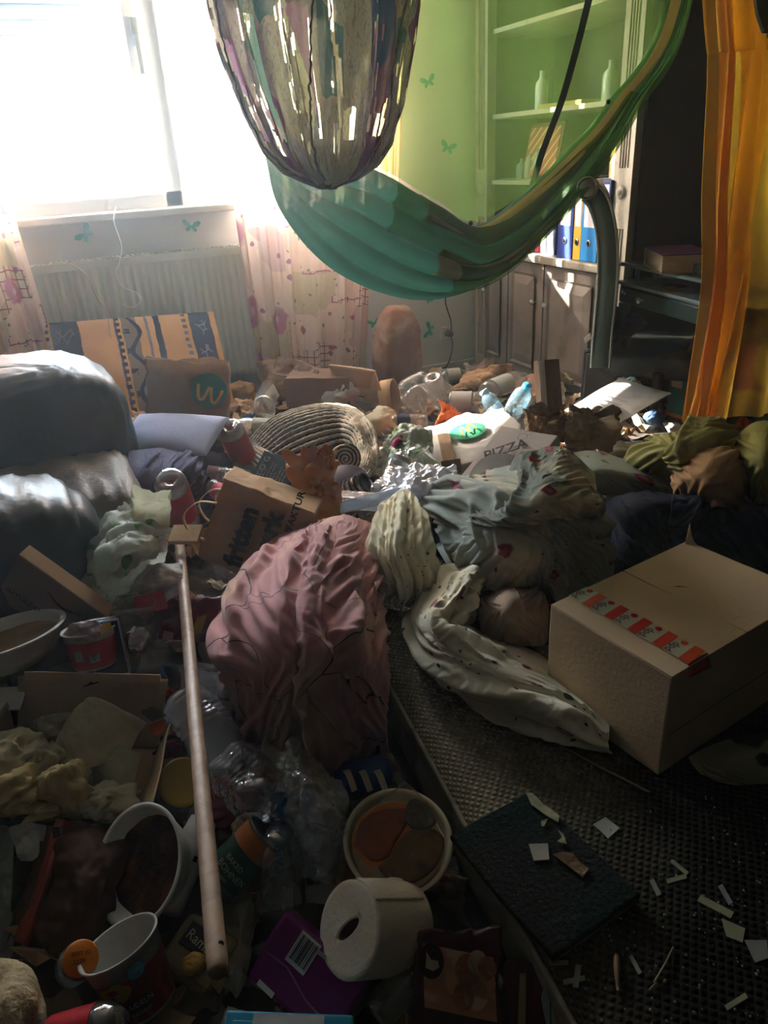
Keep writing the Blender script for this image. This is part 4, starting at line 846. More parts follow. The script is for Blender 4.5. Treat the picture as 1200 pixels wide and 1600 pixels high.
def scraps(nm, n, m, label, s0, s1, seed, zone=(-.5, 2.4, .45, 3.4), amp=.25, dz=.02):
    rs = np.random.RandomState(seed); V, F = [], []
    while n:
        x, y = rs.uniform(zone[0], zone[1]), rs.uniform(zone[2], zone[3]); p = np.array([x, y, 0]); 
        if (p - e0) @ nm_ > -.06 and (p - e0) @ dm < far_ + .03: continue
        if x < .1 and 1.6 < y < 2.6: continue
        n -= 1; s = rs.uniform(s0, s1); a = rs.rand() * 6.3; k = 4; tx = unit([math.cos(a), math.sin(a), rs.uniform(-.5, .5)]); ty = unit(np.cross([rs.uniform(-.4, .4), rs.uniform(-.4, .4), 1], tx)); zz = float(heapz(x, y)) + dz + s * .12
        c = np.array([x, y, zz]); i0 = len(V); asp = rs.uniform(.4, 1)
        for i in range(k):
            for j in range(k): V.append(c + tx * (i / (k - 1) - .5) * s + ty * (j / (k - 1) - .5) * s * asp + np.array([0, 0, 1]) * rs.uniform(-amp, amp) * s)
        F += gfaces(k, k, off=i0).tolist()
    tag(mesh(nm, V, F, m, smooth=False, kind='stuff'), label, 'litter', kind='stuff')
scraps('paper_scraps', 260, kraft, 'torn scraps of brown paper strewn through the litter', .03, .10, 1)
scraps('paper_scraps', 90, kraft_d, 'torn scraps of dark stained cardboard strewn through the litter', .04, .12, 2)
scraps('tissue_scraps', 110, tissue, 'small pieces of grey-white tissue strewn through the litter', .03, .08, 3)
scraps('film_scraps', 120, foilw, 'small pieces of crinkled clear film strewn through the litter', .04, .11, 4)
scraps('coloured_scraps', 26, pp_('8c2f35'), 'small dark red wrapper pieces in the litter', .02, .06, 5)
scraps('coloured_scraps', 16, pp_('c8622a'), 'small orange wrapper pieces in the litter', .02, .06, 6)
scraps('coloured_scraps', 14, pp_('2f5d8f'), 'small blue wrapper pieces in the litter', .02, .05, 7)
# ================================================================ back of the room
def taper(L):
    L = L.copy(); k = 1 - .22 * (L[..., 2] + 1) / 2 - .15 * (L[..., 2] > .5) * (L[..., 2] - .5); L[..., 0] *= k; L[..., 1] *= k; L[..., 0] += .12 * (L[..., 2] + 1) / 2; return L
p0 = Yp(618, 595, 3.34); p1 = Yp(620, 478, 3.34)
tag(cushion('marbled_stone', ((p0[0] + .02), 3.36, (p0[2] + p1[2]) / 2 - .02), (.27, .17, p1[2] - p0[2] + .04), .15, mat('brown_marble', '9a6f58', .6, .3, 6, .3, 30, col2='c0a795', c2s=7, c2=(.48, .7)), p=(.6, .55), wr=.012, seed=61, mod=taper), 'upright brown and cream marbled stone block standing against the wall', 'stone')
def boxT(nm, label, cat, f, d, m, parts=None, **k):
    t = thing(nm, label, cat, f.o); b = box(k.pop('pn', 'box_body'), f, d, m, t, **k)
    if parts: parts(t, f)
    return t
def ptab(z, *p): return [(u, v, z) for u, v in p]
t = thing('open_carton', 'torn open brown carton lying below the rose curtain', 'carton', Z(450, 610, .1))
paper('carton_side', [[(402, 565, .30), (455, 560, .34), (512, 580, .30)], [(405, 590, .22), (455, 600, .24), (515, 605, .22)], [(425, 620, .16), (460, 632, .14), (500, 625, .14)]], kraft_l, t, amp=.014, sc=9, seed=5, solid=.003)
paper('carton_flap', [[(430, 555, .34), (470, 565, .34), (500, 580, .32)], [(425, 585, .28), (465, 592, .28), (500, 600, .27)]], kraft_d, t, amp=.01, sc=9, seed=6, solid=.003)
boxT('parcel', 'dark side of a brown parcel behind the striped straw hat', 'parcel', fr3((447, 640, .18), (545, 640, .18), (452, 592, None)), .18, kraft_d, lambda t, f: patch('parcel_top', f, [(0, f.h), (f.w, f.h), (f.w, f.h)], kraft, t) and None, warp=.012, n=4)
def env_p(t, f):
    patch('flap', f, [(.005, f.h - .005), (f.w - .005, f.h - .005), (f.w * .8, f.h * .45), (f.w * .2, f.h * .45)], kraft, t, -.002)
    th = np.linspace(-1, 1, 12); strip('curved_arrow', f, [(f.w * (.55 + .12 * q), f.h * .18 + .01 * q * q) for q in th], .003, ink, t, -.003)
boxT('mailing_envelope', 'tan mailing envelope with a flap leaning behind the hat', 'envelope', fr3((528, 622, .2), (600, 634, .2), (540, 574, .36)), .008, kraft_l, env_p, warp=.008, n=5)
t = thing('round_cheese_box', 'round tan wooden box open toward the bottles', 'box', Z(612, 640, .12)); A = Z(600, 622, .22); axx = unit([.75, -.62, .18])
lathe('rim', [(.068, 0), (.074, 0), (.075, .05), (.070, .052), (.068, .05), (.068, .004)], (A, axx), kraft_l, t, cap=False, seg=36); lathe('floor', [(.0005, .006), (.068, .006)], (A, axx), mat('box_inside', '6a4426', .8), t, cap=False, seg=30)
bottle('clear bottle lying with its round ribbed flank under the stone', (665, 592, .22), (622, 612, .20), .042, petd, seed=1)
bottle('clear square-based bottle pointing its bottom at the camera beside the tan round box', (650, 626, .26), (700, 612, .12), .055, petd, sq=.5, seed=2)
bottle('upside-down clear bottle standing with its lobed bottom up behind the square one', (676, 588, .28), (690, 655, .06), .045, petd)
bottle('clear bottle with white printed label lying behind the white paper bag', (700, 628, .19), (775, 628, .19), .044, petd, band='b9b4ab', band_at=(.08, .5))
bottle('bottle with white label lying nearest the cabinet doors', (757, 612, .18), (822, 586, .18), .042, petd, band='b5b5ac', band_at=(.15, .55))
bottle('bottle lying on its side directly behind the brown paper trough', (722, 586, .12), (682, 590, .12), .038, petd, band='a9a393', band_at=(.1, .6))
bottle('clear bottle with navy label lying in front of the square-based bottle', (668, 662, .18), (585, 662, .2), .038, petd, band='2b3553', band_at=(.35, .6))
bottle('small pale blue bottle leaning behind the white paper bag', (784, 655, .2), (756, 612, .3), .032, petb, capc='8fb9d2')
bottle('pale blue bottle with a bright blue cap leaning beside the standing carton', (796, 652, .18), (824, 603, .32), .038, petb, capc='2e9bd4')
t = thing('kraft_trough', 'brown kraft paper bag opened like a trough by the cabinet', 'bag', Z(760, 600, .1))
paper('bag_side', [[(722, 585, .16), (765, 572, .22), (802, 568, .24)], [(715, 598, .14), (760, 590, .18), (800, 585, .18)], [(700, 608, .12), (760, 608, .12), (796, 600, .12)]], kraft, t, amp=.012, sc=12, seed=12, solid=.002)
tag(paper('cardboard_sheet', [[(805, 600, .14), (830, 585, .2), (858, 600, .18)], [(795, 625, .12), (830, 615, .14), (880, 622, .14)]], mat('kraft_rose', 'a57f66', .8), amp=.006, sc=10, seed=13, solid=.003), 'pinkish brown cardboard sheet lying by the cabinet foot', 'cardboard')
tag(paper('tissue', [[(850, 585, .2), (870, 578, .22), (895, 590, .2)], [(855, 595, .14), (880, 600, .12), (900, 605, .12)]], mat('cream_paper', 'cdb48a', .8, transl=.2), amp=.012, sc=16, seed=14), 'cream paper scrap sunlit at the foot of the cabinet door', 'paper')
tag(paper('white_wrap', [[(842, 612, .24), (862, 600, .28), (880, 596, .28)], [(850, 640, .18), (868, 632, .2), (885, 625, .2)]], white_p, amp=.014, sc=16, seed=15), 'white crumpled wrapper behind the envelopes', 'wrapper')
tag(paper('orange_wrapper', [[(678, 665, .22), (690, 640, .28), (683, 622, .34)], [(700, 655, .24), (702, 640, .28), (715, 640, .26)], [(716, 655, .22), (722, 650, .23), (728, 646, .23)]], mat('orange_foil', 'd2641e', .45, .1, 9, .1), amp=.012, sc=17, seed=16), 'bright orange wrapper with a torn point behind the white paper bag', 'wrapper')
f = fr3((850, 672, .26), (884, 676, .26), (822, 612, None)); f = mkfr(Z(848, 676, .27), Z(885, 672, .27) - Z(848, 676, .27), over(825, 612, Z(850, 672, .27)) - Z(848, 676, .27), .075, .24)
def ct(t, f):
    patch('white_side', f, [(-.0, .0), (.022, 0), (.022, f.h), (0, f.h)], white_p, t, -.0025); text('AVISTA', f, mat('blue_ink', '2c3550', .6, bump=0), t, .022, .06, .07, -.0028, math.pi / 2)
boxT('standing_carton', 'narrow brown carton with blue lettering tilted beside the blue-capped bottle', 'carton', f, .05, kraft_d, ct, warp=.003, n=3)
# letters and kraft bag
t = thing('envelope', 'large white window envelope lying sunlit on the dark case', 'envelope', Z(940, 640, .26)); f = fr3((890, 655, .25), (985, 662, .27), (952, 585, .34))
f = mkfr(Z(882, 640, .28), Z(958, 668, .27) - Z(882, 640, .28), Z(960, 588, .34) - Z(882, 640, .28))
box('envelope_body', f, .004, white_p, t, warp=.006, n=5); 
for k in range(4): patch('printed_line', f, [(.02, .06 + k * .03), (.02 + f.w * .6, .06 + k * .03), (.02 + f.w * .6, .064 + k * .03), (.02, .064 + k * .03)], mat('grey_print', '8d979f', .8), t, -.009)
f = mkfr(Z(918, 690, .28), Z(975, 672, .30) - Z(918, 690, .28), Z(962, 640, .33) - Z(918, 690, .28)); t = boxT('envelope', 'smaller white envelope with a stamp mark below the large one', 'envelope', mkfr(Z(940, 672, .30), Z(990, 650, .31) - Z(940, 672, .30), Z(975, 632, .33) - Z(940, 672, .30)), .002, white_p, lambda t, f: patch('stamp', f, [(f.w * .6, f.h * .55), (f.w * .85, f.h * .55), (f.w * .85, f.h * .85), (f.w * .6, f.h * .85)], mat('stamp_grey', '77777a', .8), t, -.006), warp=.003, n=3)
t = thing('snack_wrapper', 'white wrapper with green print behind the large envelope', 'wrapper', Z(985, 605, .28)); paper('film', [[(962, 590, .32), (985, 588, .33), (1002, 600, .31)], [(970, 608, .30), (988, 605, .31), (1000, 618, .29)]], mat('green_white', 'd4d6cc', .5, pat=spots([(5, .45, .9, '2e8d55')])), t, amp=.008, sc=20, seed=18)
kb = thing('kraft_bag', 'crumpled brown paper bag propped between envelopes and duvet', 'bag', Z(925, 700, .28)); bag('bag_body', fr3((884, 700, .30), (958, 706, .30), (890, 648, None)), .10, mat('kraft_pale', 'a58a70', .8, .12, 8, .2, 80), kb, td=.4, cr=.016, seed=21, sc=14, bulge=.1)
kb = thing('kraft_bag', 'small torn brown bag end between the pizza box and the standing carton', 'bag', Z(850, 670, .3)); bag('bag_body', fr3((826, 692, .32), (880, 690, .32), (838, 652, None)), .08, kraft, kb, td=.5, cr=.014, seed=22, sc=16)
tag(wad('purple_foil', (868, 662, .34), (.045, .04, .05), mat('purple_foil', '5b3350', .35), seed=4), 'small purple foil scrap behind the pizza box', 'foil')
# dark corner: chair, desk
chm = mat('chair_green', '53655a', .5, .15, 5, .1, 60); ch = thing('upholstered_chair', 'grey-green chair with scrolled curved back facing the desk', 'chair', (1.95, 2.05, 0))
spine = [Xp(u, v, x) for u, v, x in ((922, 300, 1.74), (936, 318, 1.76), (947, 360, 1.80), (950, 420, 1.82), (946, 480, 1.82), (941, 530, 1.80), (938, 575, 1.78))]
C_ = smooth_path(spine, 50); tt_ = np.gradient(C_, axis=0); tt_ /= np.linalg.norm(tt_, axis=1)[:, None]; wdir = unit([.63, .78, 0]); nd = np.cross(tt_, wdir); nd /= np.linalg.norm(nd, axis=1)[:, None]
wd = .032
ring = [C_ + nd * wd, C_ + nd * wd + wdir * .40, C_ - nd * wd + wdir * .40, C_ - nd * wd]
grid('backrest', np.stack([ring[0], ring[0] * .96 + ring[1] * .04 + nd * .004, ring[0] * .04 + ring[1] * .96 + nd * .004, ring[1], ring[2], ring[3]], 1), chm, ch, cv=True)
tube('piping', [p + nd[i] * wd for i, p in enumerate(C_)], .005, mat('piping_pale', '9aa497', .5), ch); tube('piping', [p - nd[i] * wd for i, p in enumerate(C_)], .005, mat('piping_pale', '9aa497', .5), ch)
lathe('scroll', [(.001, -.004), (.014, -.004), (.026, -.001), (.030, .005), (.030, .40), (.001, .404)], (C_[0] + np.array([-.012, 0, .012]), wdir), mat('scroll_wood', '8a8674', .4, .2, 9), ch, seg=26)
for k in (0, .02): lathe('scroll_ring', [(.034, k), (.036, k + .004), (.034, k + .008)], (C_[0] + np.array([-.012, 0, .012]), wdir), mat('scroll_wood', '8a8674', .4, .2, 9), ch, seg=26)
sc_ = Z(1035, 535, .42); cushion('seat', tuple(sc_ - [0, 0, .05]), (.44, .42, .11), .67, mat('chair_seat', '39403f', .8, .3, 7, .2, 60, col2='5d5647', c2s=6), ch, (.4, .3), wr=.006, seed=71)
for a, b in ((-.17, -.17), (.17, -.17), (-.17, .17), (.17, .17)):
    q = sc_ + [a, b, 0]; tube('leg', [(q[0], q[1], .36), (q[0] * 1.0, q[1], .0)], [.02, .012], mat('leg_dark', '2c241c', .5), ch)
sheetobj('navy_blanket', 'shaggy navy blanket hanging between the chair back and the desk', 'blanket', [[(955, 470, .58), (985, 480, .56), (1010, 500, .50)], [(948, 515, .45), (965, 520, .46), (985, 530, .46)], [(935, 560, .32), (950, 565, .32), (968, 570, .34)], [(915, 610, .16), (930, 610, .16), (948, 605, .18)]], mat('navy_fur', '1b1a2e', .95, .3, 25, .6, 120, sheen=.4), 40, 60, amp=.035, ns=9, seed=81)
tag(paper('white_scrap', [[(912, 528, .5), (923, 520, .52)], [(914, 536, .48), (926, 530, .49)]], white_p, amp=.003, seed=9, n=12), 'tiny white paper tag hanging at the chair back edge', 'paper')
f = mkfr(Z(905, 655, .13), Z(1032, 655, .13) - Z(905, 655, .13), Z(985, 548, .42) - Z(905, 655, .13)); cs = mat('black_case', '15171d', .45, .15, 8, .1)
t = thing('laptop_case', 'flat black case leaning against the chair seat behind the envelopes', 'case', f.o); box('shell', f, .04, cs, t, bev=.012); tube('seam', [f.at(.01, .01, -.002), f.at(.01, f.h - .01, -.002), f.at(f.w - .01, f.h - .01, -.002)], .003, mat('seam_grey', '3c4048', .5), t)
dg_ = mat('desk_green', '2f4039', .35, .15, 6, .06, 50, coat=.3); dl = mat('desk_edge', '7d8a86', .3, .1)
A = Z(966, 472, .58); B = Z(1118, 518, .58); f = mkfr(A, B - A, (0, 0, .2)); f.N = unit(np.cross((0, 0, 1), f.X)); f.N = f.N if f.N[0] > 0 else -f.N; DW = f.w
dk = thing('writing_desk', 'dark green writing desk with a drawer and a raised shelf', 'desk', A - [0, 0, .58])
def dbox(nm, a, b, c, w, h, d, m, par=dk, bev=.003): return box(nm, mkfr2(f, a, b, c), d, m, par, w=w, h=h, bev=bev)
def mkfr2(f, a, b, c): g = Fr(); g.o = f.at(a, b, c); g.X, g.H, g.N, g.w, g.h = f.X, f.H, f.N, f.w, f.h; g.at = lambda p, q, r=0: g.o + g.X * p + g.H * q + g.N * r; return g
dbox('drawer_case', 0, .002, .004, DW, .066, .42, dg_); dr = dbox('drawer', .012, .006, -.006, DW * .9, .056, .02, dg_, bev=.004); dbox('desktop', -.01, .07, -.01, DW + .02, .012, .44, dl)
p = mkfr2(f, .17, .035, -.006); lathe('knob', [(.005, 0), (.006, .008), (.012, .014), (.012, .02), (.001, .024)], (p.o, -f.N), hm, dr, seg=16)
for k in (0, .018): p = mkfr2(f, .035 + k, .045 - k * .2, -.006); lathe('screw', [(.006, 0), (.006, .003), (.001, .004)], (p.o, -f.N), hm, dk, seg=10)
dbox('upper_shelf', -.005, .135, .0, DW + .01, .014, .42, dg_); dbox('shelf_edge', -.006, .137, -.003, DW + .012, .008, .005, dl)
for a in (.0, .045): dbox('shelf_post', a, .082, .06 + a, .016, .053, .016, mat('post_pale', '88948f', .5), dk)
dbox('shelf_back', 0, .08, .40, DW, .06, .012, dg_)
for a, c in ((.0, .0), (.0, .39), (DW - .03, .39), (DW - .03, 0)): dbox('leg', a, -.58, c + .002, .03, .58, .03, dg_)
bk = thing('thick_book', 'thick purple-covered book lying on the desk shelf', 'book', f.at(.1, .15, .1)); g = mkfr2(f, .10, .1495, .03); g = mkfr(g.o, unit(f.X - f.N * .35), f.H, 1, 1); g.N = unit(f.N + f.X * .35); _g = g; mkfr2_ = mkfr2
def mkfr2(f, a, b, c): g = Fr(); g.o = f.at(a, b, c) if not hasattr(f, 'rot') else f.o + f.X * a + f.H * b + f.N * c; g.X, g.H, g.N, g.w, g.h = f.X, f.H, f.N, f.w, f.h; g.at = lambda p, q, r=0: g.o + g.X * p + g.H * q + g.N * r; return g
_g.rot = 1
box('pages', mkfr2(g, .004, .004, .003), .155, mat('book_pages', 'cdbfa2', .8, .05, 6, .3, 200), bk, w=.24, h=.054, bev=.002); box('book_cover', mkfr2(g, 0, .059, 0), .165, mat('purple_cover', '74447a', .4, .3, 9), bk, w=.25, h=.004, bev=.001); box('book_cover', mkfr2(g, 0, 0, 0), .165, mat('cream_cover', 'c8b690', .5), bk, w=.25, h=.003, bev=.001); box('spine', mkfr2(g, 0, 0, 0), .165, mat('spine_pale', 'ded9d2', .5), bk, w=.003, h=.062, bev=.001)
for i, (a, c, w, h, col, l) in enumerate(((.06, .05, .12, .08, 'b8aba4', 'pale photograph lying in the desk tray behind the drawer front'), (.17, .04, .10, .07, '6c5a52', 'dark photograph lying in the desk tray'), (.22, .02, .09, .05, 'c4762f', 'orange card lying at the front of the desk tray'), (.14, .015, .08, .05, '9a8a80', 'small grey card in the desk tray'))):
    g = mkfr(f.at(a, .083 + i * .001, c), f.X + f.N * (.3 - i * .2), f.N, w, h); g.N = np.array([0, 0, -1.]); tag(box('photo_card', g, .0008, pp_(col), bev=0), l, 'card')
g = mkfr2(f, .20, .15, .02); tag(box('small_case', mkfr2(f, .33, .15, .05), .1, mat('case_olive', '55584a', .5), w=.08, h=.03), 'small olive case lying behind the thick book', 'case')
tag(wad('pink_plush', tuple(['w', *f.at(.30, .22, .22)]), (.12, .1, .16), mat('magenta_plush', 'c3206f', .9, .2, 20, .4, sheen=.5), seed=7, cr=.12), 'magenta fluffy toy half hidden behind the yellow drape', 'toy')
f2 = mkfr(Z(1041, 648, .15), Z(1092, 664, .15) - Z(1041, 648, .15), np.array([0, 0, .2]), .17, .225)
def cb(t, f):
    gl = mkfr(f.o, f.N, f.H, .055, f.h); gl.N = f.X; patch('pink_side', gl, [(0, 0), (.055, 0), (.055, f.h), (0, f.h)], pp_('e05aa5', .5), t, -.0015); gl.N = f.X
    patch('orange_edge', f, [(0, 0), (f.w, 0), (f.w, .016), (0, .016)], pp_('c4702c'), t, -.0015)
    for k in range(3): disc('round_print', f, f.w * .66, .05 + k * .062, .022, pp_('a8422f'), t, -.0018)
    for k in range(2): patch('beige_print', f, [(.01, .12 + k * .05), (.06, .12 + k * .05), (.06, .16 + k * .05), (.01, .16 + k * .05)], pp_('b09a84'), t, -.0018)
    for k in range(3): gl2 = gl; disc('side_print', gl, .028, .05 + k * .06, .014, pp_(('e8a0c0', 'd8b060', 'c03060')[k]), t, -.003)
boxT('game_box', 'teal box with pink side and red round prints beside the yellow drape', 'box', f2, .055, pp_('2f6b62', .5), cb)
t = thing('small_carton', 'small open pinkish carton lying on top of the teal box', 'carton', Z(1078, 540, .45)); g = mkfr(Z(1068, 560, .40), Z(1098, 572, .40) - Z(1068, 560, .40), Z(1060, 522, .47) - Z(1068, 560, .40), .075, .085)
mm = mat('pinkish_card', 'a98c7b', .7)
for a, b, c, w, h, d in ((0, 0, 0, .075, .003, .06), (0, 0, 0, .003, .085, .06), (.072, 0, 0, .003, .085, .06), (0, .082, 0, .075, .003, .06), (0, 0, .057, .075, .085, .003)): box('panel', mkfr2(g, a, b, c), d, mm, t, w=w, h=h, bev=0)
tag(box('white_card', mkfr(Z(1090, 600, .30), Z(1102, 598, .30) - Z(1090, 600, .30), Z(1074, 540, .40) - Z(1090, 600, .30), .04, .13), .002, white_p), 'white card strip leaning on the teal box under the small carton', 'card')
tag(wad('blue_packet', (1020, 655, .2), (.09, .06, .07), mat('dull_blue', '4d6a92', .5), seed=5, cr=.15), 'dull blue packet on the floor below the teal box', 'packet')
tag(paper('white_sheet', [[(1035, 660, .2), (1062, 662, .2)], [(1045, 676, .17), (1072, 676, .17)]], white_p, amp=.003, seed=8, n=14), 'small white sheet lying between the teal box and olive cloth', 'paper')
tag(paper('kraft_sheet', [[(960, 690, .28), (1010, 690, .28), (1060, 676, .28)], [(930, 712, .26), (1000, 712, .27), (1045, 700, .27)]], mat('olive_card', 'a19a78', .8), amp=.005, seed=10, n=24, solid=.002), 'flat pale card strip between the kraft bag and the olive cloth', 'cardboard')
# ================================================================ middle ground: hat, bags, bottles
hat = thing('striped_straw_hat', 'wide folded straw hat of cream and dark brown braids in the middle of the litter', 'hat', Z(490, 700, .18))
hb = [mat('straw_cream', 'b3a48c', .8, .25, 60, .5, 160), mat('straw_brown', '3f302b', .8, .2, 60, .5, 160)]
oa = smooth_path([Z(*p) for p in ((386, 706, .20), (396, 682, .25), (430, 652, .31), (490, 634, .34), (545, 636, .34), (578, 662, .33), (589, 700, .28), (584, 735, .24), (566, 752, .21))], 90)
ia = smooth_path([Z(*p) for p in ((420, 722, .20), (445, 724, .22), (470, 716, .25), (500, 704, .26), (527, 694, .26), (544, 694, .27), (553, 704, .26), (556, 722, .24), (550, 740, .21))], 90)
nb = 24; dip = np.sin(np.linspace(0, 1, 90) * np.pi) ** .5
for k in range(nb):
    b = k / (nb - 1); p = oa * (1 - b) + ia * b; p[:, 2] += dip * (.035 * math.sin(math.pi * b) - .05 * math.sin(math.pi * min(1, b * 1.6)) * np.exp(-((np.linspace(0, 1, 90) - .68) / .09) ** 2))
    d = k % 2; wv = 1 + .16 * np.sin(np.arange(90) * (1.9 if not d else 1.3)); tube('braid', p, (.0048 if d else .0072) * wv, hb[d], hat, seg=6)
oa2 = smooth_path([Z(*p) for p in ((386, 710, .20), (400, 728, .22), (430, 748, .23), (462, 762, .22))], 40); ia2 = smooth_path([Z(*p) for p in ((396, 697, .23), (420, 706, .25), (450, 722, .25), (484, 742, .23))], 40)
for k in range(12):
    b = k / 11; tube('braid', oa2 * (1 - b) + ia2 * b + [0, 0, .012 * math.sin(b * 3.1)], .0035 if k % 2 else .0058, hb[k % 2], hat, seg=6)
def spiral(c, ax_, r, turns, rr, nm='coil', dome=.008):
    ax_ = unit(ax_); t1 = unit(np.cross(ax_, [0, 0, 1])); t2 = np.cross(ax_, t1)
    for d, (ph, w) in enumerate(((0, rr), (math.pi, rr * .7))):
        a = np.linspace(1.0, turns * 2 * np.pi, 140); q = r * a / a[-1]; P = np.array([c + t1 * q_ * math.cos(x + ph) + t2 * q_ * math.sin(x + ph) + ax_ * dome * (1 - (q_ / r) ** 2) for x, q_ in zip(a, q)])
        tube(nm, P, w, hb[d], hat, seg=6)
sc0 = Z(540, 717, .28); spiral(sc0, EYE - sc0, .048, 4.2, .0052)
tube('rolled_crown', smooth_path([Z(512, 778, .20), Z(535, 768, .22), Z(560, 757, .25)], 12), [.026 + .002 * math.sin(i * 2) for i in range(12)], hb[0], hat, seg=20)
q0, q1 = Z(505, 782, .19), Z(569, 754, .26); axr = unit(q1 - q0); t1 = unit(np.cross(axr, [0, 0, 1])); t2 = np.cross(axr, t1)
a = np.linspace(0, 9 * 2 * np.pi, 300); tube('rolled_braid', [q0 + (q1 - q0) * x / a[-1] + .029 * (t1 * math.cos(x) + t2 * math.sin(x)) for x in a], .0035, hb[1], hat, seg=5)
lathe('roll_opening', [(.0005, .0), (.022, .0), (.024, .004), (.030, .004), (.030, -.004)], (q1 + axr * .002, axr), mat('hole_dark', '0b0908', .9), hat, cap=False)
tag(cushion('grey_felt_pad', tuple(Z(545, 750, .24)), (.15, .12, .05), .5, mat('mauve_felt', '6a6068', .85, .06, 9, .1), p=(.9, 1), wr=.001, seed=2, roll=.5), 'smooth grey-mauve oval pad lying on the folded straw hat', 'pad')
bottle('peach drink bottle standing upside down with a red and yellow label', (357, 665, .38), (396, 748, .14), .044, petd, band=mat('peach_label', 'b8402f', .5, .1, 6, .05, pat=spots([(3.2, .42, .5, 'd9b25e'), (6, .25, .3, 'd9d0b8')], 'Object')), band_at=(.12, .55))
bottle('clear bottle with pale worn label lying behind the straw hat', (440, 672, .22), (352, 668, .24), .042, petd, band='9f9c88', band_at=(.12, .5))
bottle('clear bottle showing its round bottom behind the straw hat', (412, 636, .25), (425, 600, .20), .045, petd, seed=5)
bottle('upside-down bottle with a big red label beside the mauve cloth', (264, 748, .42), (302, 850, .14), .043, pet, band=mat('red_label', 'b3303a', .5, .1, 5, .05), band_at=(.12, .50))
bottle('small bottle with a pink cap lying at the edge of the mauve cloth', (322, 742, .27), (384, 748, .25), .030, pet, capc='c02a62', band='b89aa5', band_at=(.05, .3))
bottle('small clear bottle with a pink label below the mauve cloth', (330, 758, .27), (366, 790, .24), .026, pet, band='d0506a', band_at=(.25, .5))
bottle('clear glass bottle lying beside the striped hat, neck pointing up', (578, 752, .20), (612, 684, .28), .036, glasm, kind='glass')
bottle('clear glass bottle with a pink cap lying against the white paper bag', (682, 742, .23), (620, 692, .30), .037, glasm, kind='glass', capc='a9325f')
bottle('clear plastic bottle standing between the two glass bottles', (606, 768, .20), (630, 704, .30), .036, pet, band='aeb4b8', band_at=(.7, .8))
bottle('little glass bottle lying in front of the hat beside the film', (592, 790, .2), (575, 752, .24), .024, glasm, kind='glass')
tag(box('barcode_tray', fr3((525, 795, .24), (590, 800, .24), (530, 776, None)), .06, clear('tray_smoke', (.75, .8, .85), .3, .15)), 'smoky clear tray with a barcode in front of the grey pad', 'tray')
f = mkfr(Z(527, 806, .24), Z(642, 776, .28) - Z(527, 806, .24), (0, .02, .03)); tag(box('film_pack', f, .03, clear('film_blue', (.80, .88, .96), .3, .15, .9), bev=.008, n=5, warp=.004), 'long pale blue film-wrapped pack in front of the hat', 'pack')
tag(paper('leafy_film', [[(600, 690, .28), (632, 662, .33), (672, 672, .31)], [(606, 712, .26), (640, 690, .30), (678, 690, .29)], [(622, 728, .24), (650, 715, .27), (676, 712, .27)]], mat('leaf_film', 'bfc6b8', .4, .1, 9, .1, transl=.3, pat=spots([(7, .4, .5, '5d9a45'), (13, .3, .4, '3f7d3a')])), amp=.014, sc=17, seed=31), 'white film with green leaf print between hat and white paper bag', 'wrapper')
t = thing('film_bag', 'crumpled translucent white film bag in front of the white paper bag', 'bag', Z(655, 750, .24))
for k in range(2): paper('film', [[(598, 748, .24), (640, 728, .31), (712, 735, .30)], [(590, 768, .23), (645, 752, .32), (715, 752, .30)], [(610, 792, .22), (650, 782, .27), (700, 778, .26)]], clear('white_film', (.93, .94, 1), .5, .15, .9, 22), t, amp=.016, sc=15, seed=33 + k, solid=0)
# white take-away bag, pizza box, plate
wb = thing('white_takeaway_bag', 'white paper bag with green and yellow arch logo lying in the sunlight', 'bag', Z(740, 710, .22))
f = mkfr(Z(672, 738, .22), Z(800, 706, .26) - Z(672, 738, .22), Z(690, 662, .31) - Z(672, 738, .22), .34, .25)
wm = mat('white_kraft', 'd8d0c4', .75, .06, 6, .15, 70)
bag('bag_body', f, .10, wm, wb, td=.4, cr=.007, seed=41, sc=9, bulge=.05)
gg = lambda p, q: f.at(p, q, -.012 + .028 * (q / f.h) ** 1.2)
V = [gg(.17 + .045 * math.cos(x) * 1.4, .15 + .045 * math.sin(x)) for x in np.linspace(0, 6.283, 26)[:-1]]; mesh('round_logo', V, [list(range(25))], logog, wb, False)
arches(f, .17, .148, .03, gold, wb, -.006, .3); f.o = f.o
V = [gg(*p) for p in ((.05, .02), (.09, .02), (.11, .17), (.07, .17))]; mesh('receipt', V, [[0, 1, 2, 3]], mat('receipt_tan', 'a88a68', .8), wb, False)
pz = thing('pizza_box', 'grey-beige pizza box standing on edge between white bag and duvet', 'box', Z(760, 740, .22))
f = mkfr(Z(717, 748, .27), Z(790, 766, .28) - Z(717, 748, .27), Z(774, 664, .37) - Z(717, 748, .27), .20, None)
box('box_body', f, .035, mat('pizza_card', 'a99c93', .8, .06, 6, .1), pz, warp=.003, n=5, bev=.002)
text('PIZZA', f, ink, pz, .058, .04, .085, -.007, .72, sx=.85, bold=.001)
for r0 in (.070, .066, .058): th = np.linspace(0, 2 * np.pi, 40); strip('round_print', f, [(.165 + r0 * .75 * math.cos(q), .10 + r0 * .7 * math.sin(q)) for q in th], .0018, mat('print_line', '6d625c', .8), pz, -.006)
for k in range(26): q = k * 2.4; r0 = .010 * math.sqrt(k); disc('round_print', f, .165 + .75 * r0 * math.cos(q), .10 + .7 * r0 * math.sin(q), .0025, mat('print_line', '6d625c', .8), pz, -.006, seg=7)
